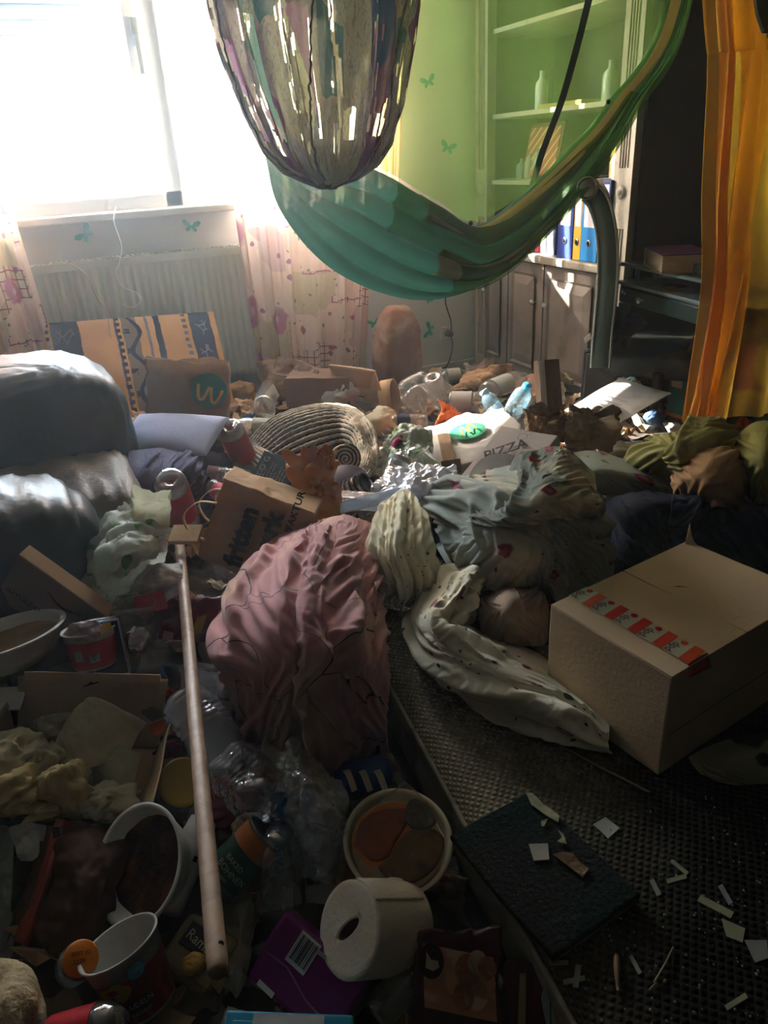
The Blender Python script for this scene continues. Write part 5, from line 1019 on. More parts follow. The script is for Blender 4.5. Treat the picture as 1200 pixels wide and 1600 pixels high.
th = np.linspace(0, 2 * np.pi, 20); strip('cook_print', f, [(.10 + .015 * math.cos(q), .205 + .015 * math.sin(q)) for q in th], .002, mat('print_line', '6d625c', .8), pz, -.006); strip('cook_print', f, [(.082, .216), (.078, .236), (.10, .228), (.12, .238), (.12, .216)], .002, mat('print_line', '6d625c', .8), pz, -.006)
tag(box('torn_flap', mkfr(Z(692, 742, .26), Z(722, 738, .27) - Z(692, 742, .26), Z(725, 716, .31) - Z(692, 742, .26)), .003, kraft_d, warp=.003), 'dark torn cardboard flap against the left edge of the pizza box', 'cardboard')
c = Z(784, 758, .35); ax_ = unit([-.35, -.6, .8])
def flute(P, pr): c_ = c + pr[:, None, 1, None] * ax_; a = np.arange(P.shape[1])[None, :, None]; return P + ax_ * (.0018 * np.cos(a * math.pi) * (pr[:, 0] > .06)[:, None, None])
tag(lathe('paper_plate', [(.0005, .004), (.055, .004), (.065, .009), (.085, .014), (.087, .014)], (c, ax_), white_p, seg=96, cap=False, fn=flute), 'white fluted paper plate tucked between pizza box and sage duvet', 'plate')
bx = thing('black_plastic_box', 'black plastic box with octagonal edge beside the sage duvet', 'box', Z(690, 850, .15)); f = fr3((664, 862, .17), (716, 866, .16), (668, 812, .24), None, .12); box('box_body', f, .06, mat('black_gloss', '111216', .35, bump=0), bx, bev=.016, seg=1); box('rim', f, .006, mat('black_gloss', '111216', .35), bx, c0=-.006, a0=.012, b0=.012, w=f.w - .024, h=f.h - .024, bev=.002)
# orange-brown crumpled bag, dark card, fritten bag
t = thing('orange_brown_bag', 'glossy orange-brown crumpled paper bag standing upright behind the pink duvet', 'bag', Z(490, 810, .24))
bag('bag_body', fr3((458, 818, .24), (524, 818, .24), (468, 718, None)), .07, mat('orange_kraft', 'b9783a', .55, .15, 6, .2, 60, col2='8f5426', c2s=5), t, td=.5, cr=.020, seed=51, sc=13, bulge=.1, solid=.001)
dk_ = mat('dark_card', '1d2826', .5, .08, 9, .06); f = mkfr(Z(377, 772, .27), Z(434, 790, .26) - Z(377, 772, .27), Z(404, 701, .37) - Z(377, 772, .27))
def dcb(t, f):
    lt_ = mat('pale_print', '8b948e', .7, bump=0)
    text('M5 (( O G A 0', f, lt_, t, .030, .036, .02, -.002, math.pi / 2, sx=.9)
    for k in range(9): text('ooIoo looooI oIo lo'[k % 4:], f, lt_, t, .011, f.w - .02 - k * .012, .02 + .01 * (k % 3), -.002, math.pi / 2)
boxT('dark_carton', 'dark green-black carton with small pale print beside the orange-brown bag', 'carton', f, .05, dk_, dcb, bev=.002)
fb = thing('kraft_takeaway_bag', 'brown paper take-away bag with big black lettering lying on its side', 'bag', Z(390, 860, .18))
f = mkfr(Z(440, 918, .17), Z(494, 806, .36) - Z(440, 918, .17), Z(308, 925, .24) - Z(440, 918, .17), .30, .30)
f = mkfr(Z(448, 925, .16), Z(492, 803, .36) - Z(448, 925, .16), Z(296, 905, .20) - Z(448, 925, .16))
km = mat('fritten_kraft', 'a9855c', .8, .1, 8, .2, 90); bag('bag_body', f, .15, km, fb, td=.8, cr=.0035, seed=61, sc=11, bulge=.0, solid=.0012)
bi = mat('bold_ink', '17120d', .8, bump=0)
for s_, sz, h_, a_ in (('fritten', .112, .54, .03), ('werk', .112, .29, .075)): text(s_, f, bi, fb, sz * f.w / .28 * .72, a_ * f.w / .28, f.h * h_, -.015, 0, bold=.0035)
text('MANUFAKTUR', f, bi, fb, .030 * f.w / .28, .10 * f.w / .28, f.h * .16, -.014, 0, sx=1.2, bold=.0006)
hs = []
for zz_, c0_ in ((.0, 1), (.13, 2)):
    pts = [f.at(f.w * .25, f.h * .97, zz_), f.at(f.w * .32, f.h * 1.12, zz_ - .02), f.at(f.w * .5, f.h * 1.22, zz_ - .035), f.at(f.w * .68, f.h * 1.14, zz_ - .02), f.at(f.w * .72, f.h * .97, zz_)]
    C_ = smooth_path(pts, 30); grid('handle', np.stack([C_ - f.N * .0065, C_ + f.N * .0065], 1), kraft_l, fb, solid=.002)
# broom stick
A = EYE + sight(280, 842) * 1.98; B = EYE + sight(341, 1522) * .99
wm_ = NT('raw_wood_pole'); v = wm_.scale(wm_.co(), (1, 1, .3)); cc = wm_.mix(wm_.step(wm_.noise(28, 4, v, .8), .35, .7), lin('a98d76'), lin('8a6b57')); wood_p = wm_.out(wm_.n('BsdfPrincipled', i_Base_Color=cc, i_Roughness=.5).outputs[0])
L0 = np.linalg.norm(B - A); st = thing('broom_handle', 'long pale wooden broom handle lying across the litter', 'pole', B)
lathe('pole', [(.0005, 0), (.0095, 0), (.0118, .004), (.0122, .02), (.0122, L0 - .012), (.009, L0 - .002), (.0005, L0)], (B, A - B), wood_p, st, seg=24)
q = B + unit(A - B) * .035 + unit(EYE - B) * .0123 + np.array([.006, 0, 0]); lathe('peg_hole', [(.0005, .0004), (.0035, .0004), (.0036, -.001)], (q, EYE - B + np.array([.25, 0, 0])), mat('hole_dark', '0b0908', .9), st, seg=12)
# brown take-away bag by the radiator
t = thing('kraft_logo_bag', 'brown paper bag with a green round arch logo in front of the banded cushion', 'bag', Z(290, 680, .3))
f = mkfr(Z(232, 684, .30), Z(356, 688, .26) - Z(232, 684, .30), over(216, 584, Z(232, 684, .30)) - Z(232, 684, .30), None, .27)
bag('bag_body', f, .09, mat('kraft_greyed', 'b59c80', .8, .08, 8, .15, 90, transl=.35), t, td=.5, cr=.006, seed=71, sc=9, bulge=.05, solid=.001)
cx_, cy_ = f.w * .76, f.h * .66; disc('round_logo', f, cx_, cy_, .062, logog, t, -.004); arches(f, cx_, cy_ - .01, .045, gold, t, -.006, 2.9)
t = thing('white_book_box', 'white box with a dark edge wedged between armchair and paper bag', 'box', Z(190, 690, .36)); f = mkfr(Z(170, 706, .36), Z(206, 664, .38) - Z(170, 706, .36), (0, .02, .13)); box('box_body', f, .05, mat('white_card', 'c9c5bb', .7), t); patch('dark_edge', f, [(0, .03), (f.w, .03), (f.w, .034), (0, .034)], ink, t, -.002)
tag(paper('brown_paper_wad', [[(358, 640, .2), (372, 622, .24), (400, 630, .22)], [(355, 660, .18), (380, 650, .20), (408, 655, .18)]], kraft, amp=.014, sc=15, seed=77, solid=.001), 'crumpled brown paper piece between cushion corner and bottles', 'paper')
tag(wad('golden_wrap', (376, 615, .2), (.14, .1, .10), mat('golden_wrap', 'a5793f', .5, .2), seed=79, cr=.3), 'golden-brown crumpled wrapping below the radiator end', 'wrapper')
tag(wad('white_paper_wad', (600, 660, .2), (.16, .12, .10), tissue, seed=80, cr=.35), 'off-white crumpled paper at the far rim of the straw hat', 'paper')
tag(wad('white_paper_wad', (545, 612, .24), (.2, .12, .12), white_p, seed=81, cr=.35), 'white crumpled paper tucked between parcel and envelope', 'paper')
tag(box('white_tag', mkfr(Z(420, 640, .22), Z(437, 618, .24) - Z(420, 640, .22), (.0, .03, .06)), .002, white_p), 'small white card standing beside the dark parcel side', 'card')
# ================================================================ bags and packs below the armchair
film_g = mat('green_print_film', 'c3c7b8', .4, .08, 7, .12, 50, transl=.45, alpha=.93, pat=spots([(5, .38, .35, '5f9a55'), (11, .3, .25, '79a96b')]))
t = thing('carrier_bag', 'whitish plastic carrier bag with green print slumped below the armchair seat', 'bag', Z(200, 930, .2))
for k, s_ in ((0, 0), (1, .02)): paper('film', [[(150, 815, .34 - s_), (190, 802, .40 - s_), (230, 808, .44 - s_), (268, 825, .42 - s_)], [(138, 850, .32 - s_), (175, 850, .42 - s_), (225, 850, .44 - s_), (262, 855, .38 - s_)], [(130, 890, .28 - s_), (165, 895, .36 - s_), (205, 890, .36 - s_), (235, 885, .32 - s_)], [(125, 915, .24 - s_), (150, 935, .26 - s_), (165, 938, .26 - s_), (188, 925, .24 - s_)]], film_g, t, amp=.020, sc=9, seed=91 + k, n=70, solid=0)
bag('mouth', fr3((205, 835, .40), (262, 838, .38), (207, 785, None), None, .09), .05, mat('cream_film', 'c6c4a8', .5, transl=.4), t, td=1.5, cr=.006, seed=94, bulge=0)
t = thing('white_paper_bag', 'white paper bag with a grey mark lying under the carrier bag', 'bag', Z(240, 940, .2)); paper('bag_side', [[(190, 890, .28), (240, 880, .34), (285, 880, .32)], [(185, 920, .24), (235, 915, .32), (285, 910, .30)], [(200, 950, .2), (240, 948, .22), (275, 940, .22)]], white_p, t, amp=.008, sc=12, seed=95, solid=.002)
tag(paper('cream_paper_bag', [[(165, 935, .24), (205, 915, .28), (235, 930, .26)], [(160, 962, .2), (205, 948, .26), (240, 955, .24)], [(175, 985, .17), (210, 980, .18), (240, 970, .18)]], mat('cream_bagp', 'b9af96', .75, .08, 6, .15, transl=.2), amp=.014, sc=11, seed=96, solid=.001), 'cream crumpled paper bag lying above the clear punnets', 'bag')
tag(box('tan_notebook', mkfr(Z(262, 846, .33), Z(308, 846, .33) - Z(262, 846, .33), (0, .06, .02)), .012, kraft_l), 'thin tan card piece beside the upper end of the broom handle', 'card')
t = thing('crisp_bag', 'shiny dark red snack bag with a yellow patch beside the pink duvet', 'bag', Z(290, 985, .14)); rm = mat('crisp_red', '6f1428', .3, .2, 8, .1, 60, coat=.4)
f = mkfr(Z(238, 1000, .17), Z(345, 1005, .17) - Z(238, 1000, .17), Z(252, 940, .26) - Z(238, 1000, .17)); bag('bag_body', f, .07, rm, t, td=.3, cr=.010, seed=97, sc=12, bulge=.2, op=False)
patch('yellow_patch', f, [(f.w * .62, .02), (f.w * .78, .03), (f.w * .88, f.h * .8), (f.w * .74, f.h * .72), (f.w * .66, f.h * .4)], pp_('c9a630', .4), t, -.022); patch('pink_patch', f, [(f.w * .2, .01), (f.w * .36, .01), (f.w * .38, f.h * .3), (f.w * .24, f.h * .35)], pp_('b77a84', .4), t, -.02)
tag(box('red_card', mkfr(Z(215, 962, .28), Z(262, 952, .28) - Z(215, 962, .28), (0, .03, .03)), .003, pp_('b3262b'), warp=.004, n=3), 'bright red card strip lying behind the clear punnets', 'card')
# delivery carton with the curved arrow
t = thing('mailer_carton', 'long brown mailer carton with a curved arrow print leaning at the armchair foot', 'carton', Z(60, 960, .24))
f = mkfr(Z(-60, 955, .25), Z(165, 968, .27) - Z(-60, 955, .25), Z(26, 868, .42) - Z(-60, 955, .25)); A = Z(28, 868, .43); Bq = Z(166, 966, .28)
f = mkfr(A, Bq - A, Z(-60, 950, .26) - A, None, .17); box('lid', f, .004, kraft_d, t, warp=.003, n=3); 
for a_, w_ in ((0, f.w),): box('edge_flap', mkfr2(f, 0, -.002, .003), .035, kraft_l, t, w=f.w, h=.004)
box('end_flap', mkfr2(f, f.w - .004, 0, .003), .035, kraft, t, w=.004, h=f.h)
th = np.linspace(0, 1, 20); strip('curved_arrow', f, [(f.w * (.42 + .36 * q), f.h * (.22 + .10 * math.sin(q * math.pi))) for q in th], [.003 + .003 * math.sin(q * 3.1) for q in th], ink, t, -.004); strip('curved_arrow', f, [(f.w * .74, f.h * .20), (f.w * .79, f.h * .2), (f.w * .775, f.h * .28)], .0025, ink, t, -.004)
fl_ = mkfr(f.at(0, f.h), f.X, -f.H, f.w, f.h); fl_.N = f.N; text('amazon', fl_, mat('faint_ink', '3c2c20', .9), t, .034, f.w * .06, f.h * .30, -.004, 0); text('prime', fl_, mat('faint_ink', '3c2c20', .9), t, .026, f.w * .42, f.h * .2, -.004, 0)
# white bowl at the left, red cup, trays
plw = mat('bowl_white', 'e0e0da', .35, .04, 6, .03); crust = mat('tan_crust', 'a0815a', .55, .25, 9, .25, 50, col2='4a2d18', c2s=9, c2=(.6, .7)); darkf = mat('dark_residue', '3a1d12', .4, .4, 12, .5, 50, col2='6d3d22', c2s=14)
def bowl(label, c, ax_, r, dpt, fill_m, fill_h, nm='bowl', parts=None, m=plw, rb=.72, ov=1.0, fill=True):
    c = pt(c); ax_ = unit(ax_); o = c - ax_ * dpt; t = thing(nm, label, 'bowl', o)
    lathe('shell', [(.0005, 0), (r * rb, 0), (r * .9, dpt * .45), (r, dpt * .93), (r * 1.06, dpt * .95), (r * 1.065, dpt), (r * .985, dpt), (r * .96, dpt * .9), (r * .86, dpt * .42), (r * rb * .94, .004), (.0005, .004)], (o, ax_), m, t, seg=56, cap=False)
    if fill:
        k = fill_h; rr = r * (.86 + .1 * k) * .97; a = np.linspace(0, 2 * np.pi, 48, endpoint=False); q = np.linspace(0.001, 1, 14); t1 = unit(np.cross(ax_, [.1, .9, .4])); t2 = np.cross(ax_, t1)
        P = o + ax_ * dpt * k + rr * q[:, None, None] * (np.cos(a)[None, :, None] * t1 + np.sin(a)[None, :, None] * t2); P = P + ax_ * (.003 * fbm(P, 40, 3))[..., None]
        grid('food_residue', P, fill_m, t, cv=True)
    return t, o, ax_
bowl('white plastic bowl with tan crust at the left edge below the mailer carton', (6, 990, .30), (-.05, .22, 1), .115, .06, crust, .62)
tag(lathe('black_pan', [(.0005, 0), (.11, 0), (.13, .02), (.135, .022), (.125, .018), (.10, .006), (.0005, .006)], (Z(120, 1050, .17), (0.1, -.1, 1)), mat('black_gloss2', '1b1c1f', .25, bump=0), seg=40, cap=False), 'shiny black shallow dish under the red yoghurt cup', 'dish')
f = mkfr(Z(150, 1062, .2), Z(186, 1056, .2) - Z(150, 1062, .2), Z(206, 990, .29) - Z(186, 1056, .2), .07, .13); t = boxT('black_tray', 'black plastic tray with pale rim behind the red yoghurt cup', 'tray', f, .02, mat('black_tray_m', '17181d', .3), None, bev=.008)
for a_, b_, w_, h_ in ((0, 0, .07, .004), (0, .126, .07, .004), (0, 0, .004, .13), (.066, 0, .004, .13)): box('rim', mkfr2(f, a_, b_, -.004), .005, mat('rim_grey', '9aa6b4', .25), t, w=w_, h=h_, bev=.001)
cc_ = Z(139, 982, .31); cb_ = Z(150, 1038, .235); cax = unit(cc_ - cb_); CL = np.linalg.norm(cc_ - cb_); t = thing('yoghurt_cup', 'red and white yoghurt cup with peeled foil lid on the black dish', 'cup', cb_)
lathe('cup_body', [(.0005, 0), (.040, 0), (.042, .002), (.051, CL), (.055, CL), (.055, CL + .002), (.049, CL + .001), (.041, .003), (.0005, .003)], (cb_, cax), plw, t, seg=40, cap=False)
lathe('red_print', [(.0425, .004), (.0498, CL * .80)], (cb_, cax), pp_('b22a28', .45), t, seg=40, cap=False)
g = fr3((125, 1038, .24), (150, 1040, .24), (122, 1015, None)); bars(mkfr(cb_ + unit(EYE - cb_) * .0455 + [-.008, 0, .006], np.cross(unit([0, 1, 0]), [0, 0, 1]) * 1.0, cax, .05, .06), .0, .0, .018, .017, t); 
gq = mkfr(cb_ + unit(EYE - cb_) * .0455 + [-.034, .004, .014], [1, -.25, 0], cax, .05, .06); patch('info_panel', gq, [(0, 0), (.016, 0), (.013, .022), (0, .022)], pp_('a9b3b5'), t, -.002)
paper('peeled_lid', [[(90, 995, .32), (112, 975, .34), (150, 968, .35)], [(98, 1003, .31), (135, 992, .33), (165, 980, .34)], [(112, 1008, .30), (148, 1000, .32), (180, 978, .34)]], mat('foil_lid', 'cdb9c4', .3, .1, 8, .15, metal=.3), t, amp=.006, sc=22, seed=101, n=30)
patch('yellow_logo', mkfr(Z(158, 992, .336), [.03, .008, 0], [0, .012, .02]), [(0, 0), (.022, .004), (.024, .016), (.010, .020), (0, .012)], pp_('d0a52f'), t, -.004)
pk = clear('punnet', (.9, .92, .96), .16, .1, .3)
def punnet(label, f, d, kids=0, m=pk):
    t = thing('clear_tray', label, 'tray', f.o); bm = bag('tray_body', f, d, m, t, td=1.0, cr=.002, seed=3, bulge=0, flare=.18, nl=14)
    q = [f.at(-.01, f.h, -.004), f.at(f.w + .01, f.h, -.004), f.at(f.w + .01, f.h, d + .004), f.at(-.01, f.h, d + .004), f.at(-.01, f.h, -.004)]; tube('rim', q, .003, m, t, seg=6)
    return t
punnet('clear ribbed punnet tipped behind the red yoghurt cup', mkfr(Z(196, 1016, .2), Z(246, 1010, .2) - Z(196, 1016, .2), Z(205, 952, .3) - Z(196, 1016, .2)), .06)
punnet('smaller clear punnet lying below the tipped one', mkfr(Z(198, 1050, .18), Z(252, 1052, .16) - Z(198, 1050, .18), Z(205, 1015, .22) - Z(198, 1050, .18)), .05)
tag(wad('foil_wad', (214, 1000, .25), (.05, .05, .06), mat('silver_foil', 'b9bdc4', .25, .1, metal=.9), seed=14), 'silver foil wad inside the tipped clear punnet', 'foil')
# food carton full of napkins
t = thing('food_carton', 'open beige food carton with orange grease stains full of used napkins', 'carton', Z(120, 1220, .1))
gm_ = mat('greasy_card', 'c2a482', .7, .08, 6, .12, 90, col2='bd5a1c', c2s=3.2, c2=(.62, .78))
q = {k: Z(*v) for k, v in dict(fl=(28, 1160, .12), fr=(248, 1172, .12), nr=(214, 1270, .10), nl=(-40, 1268, .10)).items()}
def quad(nm, a, b, c, d, m=gm_, amp=.003, n=16, seed=0, par=t, solid=.0016): P = np.array([[(a * (1 - u) + b * u) * (1 - v) + (d * (1 - u) + c * u) * v for v in np.linspace(0, 1, n)] for u in np.linspace(0, 1, n)]); N = normals(P); P = P + N * (amp * vn(P, 14, seed))[..., None]; return grid(nm, P, m, par, solid=solid)
quad('bottom', q['fl'], q['fr'], q['nr'], q['nl'])
quad('back_panel', q['fl'], q['fr'], Z(262, 1062, .27), Z(28, 1056, .27), seed=3)
g = fr3((30, 1058, .272), (262, 1064, .272), (31, 1052, .28)); 
for a_, b_ in ((.012, g.w - .014),): box('back_tab', mkfr2(g, a_, -.004, 0), .002, gm_, t, w=b_ - a_, h=.016, bev=0)
patch('hang_slot', mkfr(Z(130, 1072, .262), [.03, 0, 0], [0, 0, .01]), [(0, 0), (.028, 0), (.028, .003), (.018, .004), (.014, .008), (.010, .004), (0, .003)], mat('slot_dark', '1c1510', .9), t, -.004)
quad('right_panel', q['fr'], q['nr'], Z(240, 1255, .19), Z(266, 1130, .21), seed=5); quad('left_panel', q['fl'], q['nl'], Z(-60, 1200, .22), Z(10, 1095, .24), seed=6); quad('front_lip', q['nl'], q['nr'], Z(216, 1278, .125), Z(-40, 1277, .125), seed=7)
quad('grey_corner', Z(218, 1112, .2), Z(236, 1105, .22), Z(260, 1118, .21), Z(238, 1128, .19), mat('grey_grease', '6f6a5a', .7), seed=8); quad('orange_corner', Z(232, 1132, .185), Z(256, 1124, .2), Z(258, 1142, .18), Z(242, 1152, .17), mat('orange_grease', 'c4601c', .6), seed=8)
tag(paper('napkin', [[(125, 1100, .24), (150, 1090, .26), (230, 1128, .23)], [(90, 1150, .20), (150, 1150, .21), (215, 1150, .20)], [(85, 1190, .16), (140, 1200, .17), (205, 1172, .18)]], tissue, amp=.004, sc=14, seed=111), 'large flat stained napkin leaning in the back of the food carton', 'napkin')
tag(paper('napkin', [[(130, 1170, .19), (175, 1165, .19), (222, 1178, .18)], [(140, 1205, .16), (180, 1200, .17), (215, 1200, .16)], [(145, 1225, .14), (180, 1225, .15), (205, 1240, .13)]], mat('greenish_tissue', 'c2bd9e', .9, .1, 8, .2, transl=.2), amp=.004, sc=14, seed=112), 'flat greenish-grey napkin in the middle of the food carton', 'napkin')
tag(paper('napkin', [[(50, 1125, .2), (80, 1115, .24), (120, 1112, .23)], [(58, 1160, .16), (85, 1150, .2), (112, 1150, .19)]], mat('greenish_tissue', 'c2bd9e'), amp=.008, sc=14, seed=113), 'folded napkin against the back left corner of the food carton', 'napkin')
for (u, v, zz_, s_, sd_, l) in ((102, 1228, .17, (.085, .07, .09), 1, 'big yellowish crumpled napkin near the front of the food carton'), (20, 1190, .18, (.12, .09, .10), 2, 'crumpled napkin filling the left corner of the food carton'), (30, 1238, .16, (.10, .08, .07), 3, 'grey crumpled napkin at the front left of the food carton'),
                                 (165, 1250, .14, (.10, .07, .045), 4, 'flattened crumpled napkin at the front right of the food carton'), (80, 1262, .13, (.09, .06, .05), 5, 'brown-spotted napkin lump by the carton lip'), (70, 1190, .17, (.06, .06, .07), 6, 'dark folded napkin left of the big yellowish one')):
    tag(wad('napkin', (u, v, zz_), s_, tissue if sd_ % 2 == 0 else mat('yellow_tissue', 'd2bd88', .9, .15, 9, .3, 70, col2='8a6a35', c2s=9, c2=(.6, .72), transl=.2), seed=120 + sd_, cr=.42, n=60), l, 'napkin')
tag(box('wooden_fork', mkfr(Z(48, 1222, .19), Z(84, 1220, .19) - Z(48, 1222, .19), (0, .02, .01), None, .011), .002, mat('fork_wood', 'c19a5c', .7)), 'flat pale wooden stick lying across the napkins', 'stick')
# clear pack, bottles, jar
t = thing('clear_pack', 'big clear plastic pack with a yellow-edged label beside the pink duvet', 'pack', Z(330, 1150, .08)); f = mkfr(Z(268, 1150, .12), Z(372, 1165, .10) - Z(268, 1150, .12), Z(272, 1045, .24) - Z(268, 1150, .12)); f.N = np.array(f.N)
bag('pack_body', f, .07, pk, t, td=.9, cr=.004, seed=131, sc=14, bulge=.2, op=True); tube('pack_rim', [f.at(0, f.h, 0), f.at(f.w, f.h, 0), f.at(f.w, f.h, .07), f.at(0, f.h, .07), f.at(0, f.h, 0)], .004, pk, t)
patch('pack_label', f, [(.045, .03), (f.w * .78, .03), (f.w * .78, f.h * .62), (.045, f.h * .62)], pp_('b9b09a'), t, .008); patch('label_yellow', f, [(.045, f.h * .55), (f.w * .78, f.h * .55), (f.w * .78, f.h * .62), (.045, f.h * .62)], pp_('b5a32c'), t, .007); patch('label_black', f, [(.045, f.h * .62), (f.w * .78, f.h * .62), (f.w * .78, f.h * .66), (.045, f.h * .66)], ink, t, .007); patch('label_blue', f, [(f.w * .8, .02), (f.w * .93, .02), (f.w * .93, f.h * .5), (f.w * .82, f.h * .5)], pp_('42637d'), t, .008); text('GRIE', f, ink, t, .018, .06, f.h * .34, .006, 0)
bottle('large crushed frosted bottle lying under the broom handle', (282, 1090, .20), (372, 1200, .12), .052, clear('pet_frost', (.95, .96, .98), .45, .2, .9, 26), crush=.28, seed=5)
bottle('crushed clear bottle with its open neck toward the camera', (355, 1192, .16), (436, 1270, .17), .052, clear('pet_crush', (.95, .96, .98), .10, .06, .6, 30), crush=.26, seed=9)
c = Z(440, 1168, .14); t = thing('white_tub', 'round off-white tub lid standing behind the crushed bottle', 'tub', c); lathe('tub_body', [(.0005, -.03), (.028, -.03), (.036, .002)], (c, (-.1, -.75, .7)), mat('tub_cream', 'b6ae96', .5), t, cap=False); lathe('lid', [(.0005, .004), (.032, .004), (.034, .007), (.038, .007), (.038, .0)], (c, (-.1, -.75, .7)), mat('lid_cream', 'c2b998', .5), t, seg=40)
c = Z(286, 1222, .15); ax_ = unit([.25, -.55, .8]); t = thing('glass_jar', 'glass jar with a dull yellow lid beside the food carton', 'jar', c - ax_ * .09); lathe('jar_body', [(.034, -.09), (.040, -.085), (.042, -.02), (.036, -.006)], (c, ax_), clear('jar_green', (.75, .85, .85), .3, .1), t); lathe('lid', [(.042, -.010), (.0435, .004), (.040, .007), (.037, .005), (.0005, .005)], (c, ax_), mat('lid_yellow', 'b3923a', .4, .06), t, seg=44)
c = Z(126, 1498, .13); ax_ = unit([.3, -.5, .8]); t = thing('spice_jar', 'small glass jar with an orange lid at the lower left', 'jar', c - ax_ * .07); lathe('jar_body', [(.022, -.07), (.026, -.065), (.027, -.015), (.022, -.004)], (c, ax_), clear('jar_green', (.75, .85, .85)), t); lathe('lid', [(.0235, -.012), (.0245, .004), (.022, .006), (.0005, .006)], (c, ax_), mat('lid_orange', 'bd6a14', .45, .06), t, seg=36)
xx_ = unit(np.cross([0, 1, 0], ax_)); g = mkfr(c + ax_ * .0068, xx_, np.cross(ax_, xx_)); text('BEST 02', g, ink, t, .008, -.014, .003, .0004 if g.N.dot(ax_) > 0 else -.0004); text('22.09', g, ink, t, .008, -.012, -.007, .0004 if g.N.dot(ax_) > 0 else -.0004)
# bean can
A = Z(352, 1368, .10); B = Z(402, 1318, .135); ax_ = unit(B - A); t = thing('bean_can', 'green and orange labelled food can lying by the broom handle', 'can', A); tin = mat('tin', '6d6a62', .3, .2, metal=.8, bump=.03); LC = .115; A = (A + B) / 2 - ax_ * LC / 2; RC = .038
lathe('can_body', [(.0005, .004), (RC - .002, .004), (RC, 0), (RC + .0015, .002), (RC, .005)] + [(RC - .001 * (i % 2), .01 + i * .004) for i in range(24)] + [(RC, LC - .005), (RC + .0015, LC - .002), (RC, LC), (RC - .002, LC - .004), (.0005, LC - .004)], (A, ax_), tin, t, seg=48, cap=False)
lathe('green_label', [(RC + .001, .02), (RC + .001, LC * .68)], (A, ax_), pp_('1d4a36', .4), t, seg=48, cap=False); lathe('orange_label', [(RC + .001, LC * .68), (RC + .001, LC - .006)], (A, ax_), pp_('a8611f', .4), t, seg=48, cap=False)
n0 = EYE - (A + ax_ * LC / 2); n0 = unit(n0 - ax_ * n0.dot(ax_)); b0 = np.cross(ax_, n0)
def cyl(r, o, ax_, n0, sgn=1):
    b0 = np.cross(ax_, n0); return lambda x, y: o + ax_ * y + r * (n0 * math.cos(x / r) + sgn * b0 * math.sin(x / r))
pl2 = mat('label_print', 'b9b49a', .6, bump=0)
fnc = cyl(RC + .0016, A, ax_, n0)
sgn = 1
def side_text(s_, a, b, sz, m): text(s_, None, m, t, sz, fn=lambda x, y: fnc(x + a, y + b))
side_text('BAKED', -.022, .052, .012, pl2); side_text('BOHNEN', -.026, .036, .015, pl2); side_text('vegan', -.012, .026, .009, pl2)
# vodka bottle
t = bottle('clear spirit bottle with a dark blue neck foil standing on its side by the can', (442, 1425, .08), (436, 1246, .17), .040, glasm, kind='glass', capc='1f3d33')
A = pt((442, 1425, .08)); B = pt((436, 1246, .17)); LB = np.linalg.norm(B - A); ax_ = (B - A) / LB
lathe('neck_foil', [(.0205, LB * .71), (.0165, LB * .76), (.0155, LB - .014), (.016, LB - .012)], (A, ax_), pp_('1b2748', .4), t, cap=False); lathe('shoulder_label', [(.0265, LB * .66), (.020, LB * .72)], (A, ax_), pp_('1b2748', .4), t, cap=False)
n0 = EYE - B; n0 = unit(n0 - ax_ * n0.dot(ax_)); f1 = cyl(.0172, A, ax_, n0, 1); text('VODKA', None, pl2, t, .008, fn=lambda x, y: f1((x - .016), y + LB * .80)); text('klar', None, pl2, t, .006, fn=lambda x, y: f1((x - .008), y + LB * .77))
f2_ = cyl(.0408, A, ax_, n0, 1); text('alva', None, mat('blue_print', '24506a', .6, bump=0), t, .03, fn=lambda x, y: f2_(y - .010, LB * .42 - x + .02))
# white tube bottle
t = thing('white_spray_bottle', 'slim white bottle with small black marks lying behind the broom handle', 'bottle', Z(262, 1415, .05)); A = Z(255, 1425, .06); B = Z(320, 1278, .12); ax_ = unit(B - A); LB = np.linalg.norm(B - A)
lathe('body', [(.0005, 0), (.026, 0), (.029, .006), (.029, LB * .7), (.0275, LB * .72), (.0275, LB * .73), (.028, LB * .74), (.024, LB * .97), (.0005, LB)], (A, ax_), plw, t, seg=36, cap=False); n0 = EYE - A; n0 = unit(n0 - ax_ * n0.dot(ax_)); f1 = cyl(.0294, A, ax_, n0)
for x, y in ((-.008, LB * .55), (.010, LB * .52)): mesh('black_mark', [f1(x, y), f1(x + .008, y), f1(x + .008, y + .009), f1(x, y + .009)], [[0, 1, 2, 3]], ink, t, False)
text('POR', None, ink, t, .013, fn=lambda x, y: f1(x - .012, y + LB * .25))
tube('clear_straw', [Z(372, 1330, .12), Z(398, 1275, .15)], .005, petd); tag(bpy.data.objects['clear_straw'], 'short pale green plastic tube behind the can', 'tube')
for (u, v, s_, c_, l, zz_) in ((365, 1262, (.14, .06, .04), '6b1826', 'dark red printed film lying behind the can', .11), (345, 1235, (.08, .05, .03), '7d1b2c', 'small crimson wrapper beside the yellow-lidded jar', .12), (262, 1170, (.05, .04, .03), '7b2350', 'purple wrapper scrap behind the yellow-lidded jar', .12), (385, 1290, (.05, .04, .04), 'b8a98f', 'beige crumpled wrapper piece between film and can', .11)):
    tag(wad('wrapper', (u, v, zz_), s_, mat('wr_' + c_, c_, .45, .15, 12, .1), seed=u, cr=.3), l, 'wrapper')
text('1610', mkfr(Z(330, 1250, .155), [.04, 0, 0], [0, .02, .03]), mat('orange_ink', 'c05a1c', .6), bpy.data.objects['wrapper'], .022, 0, 0, -.004)
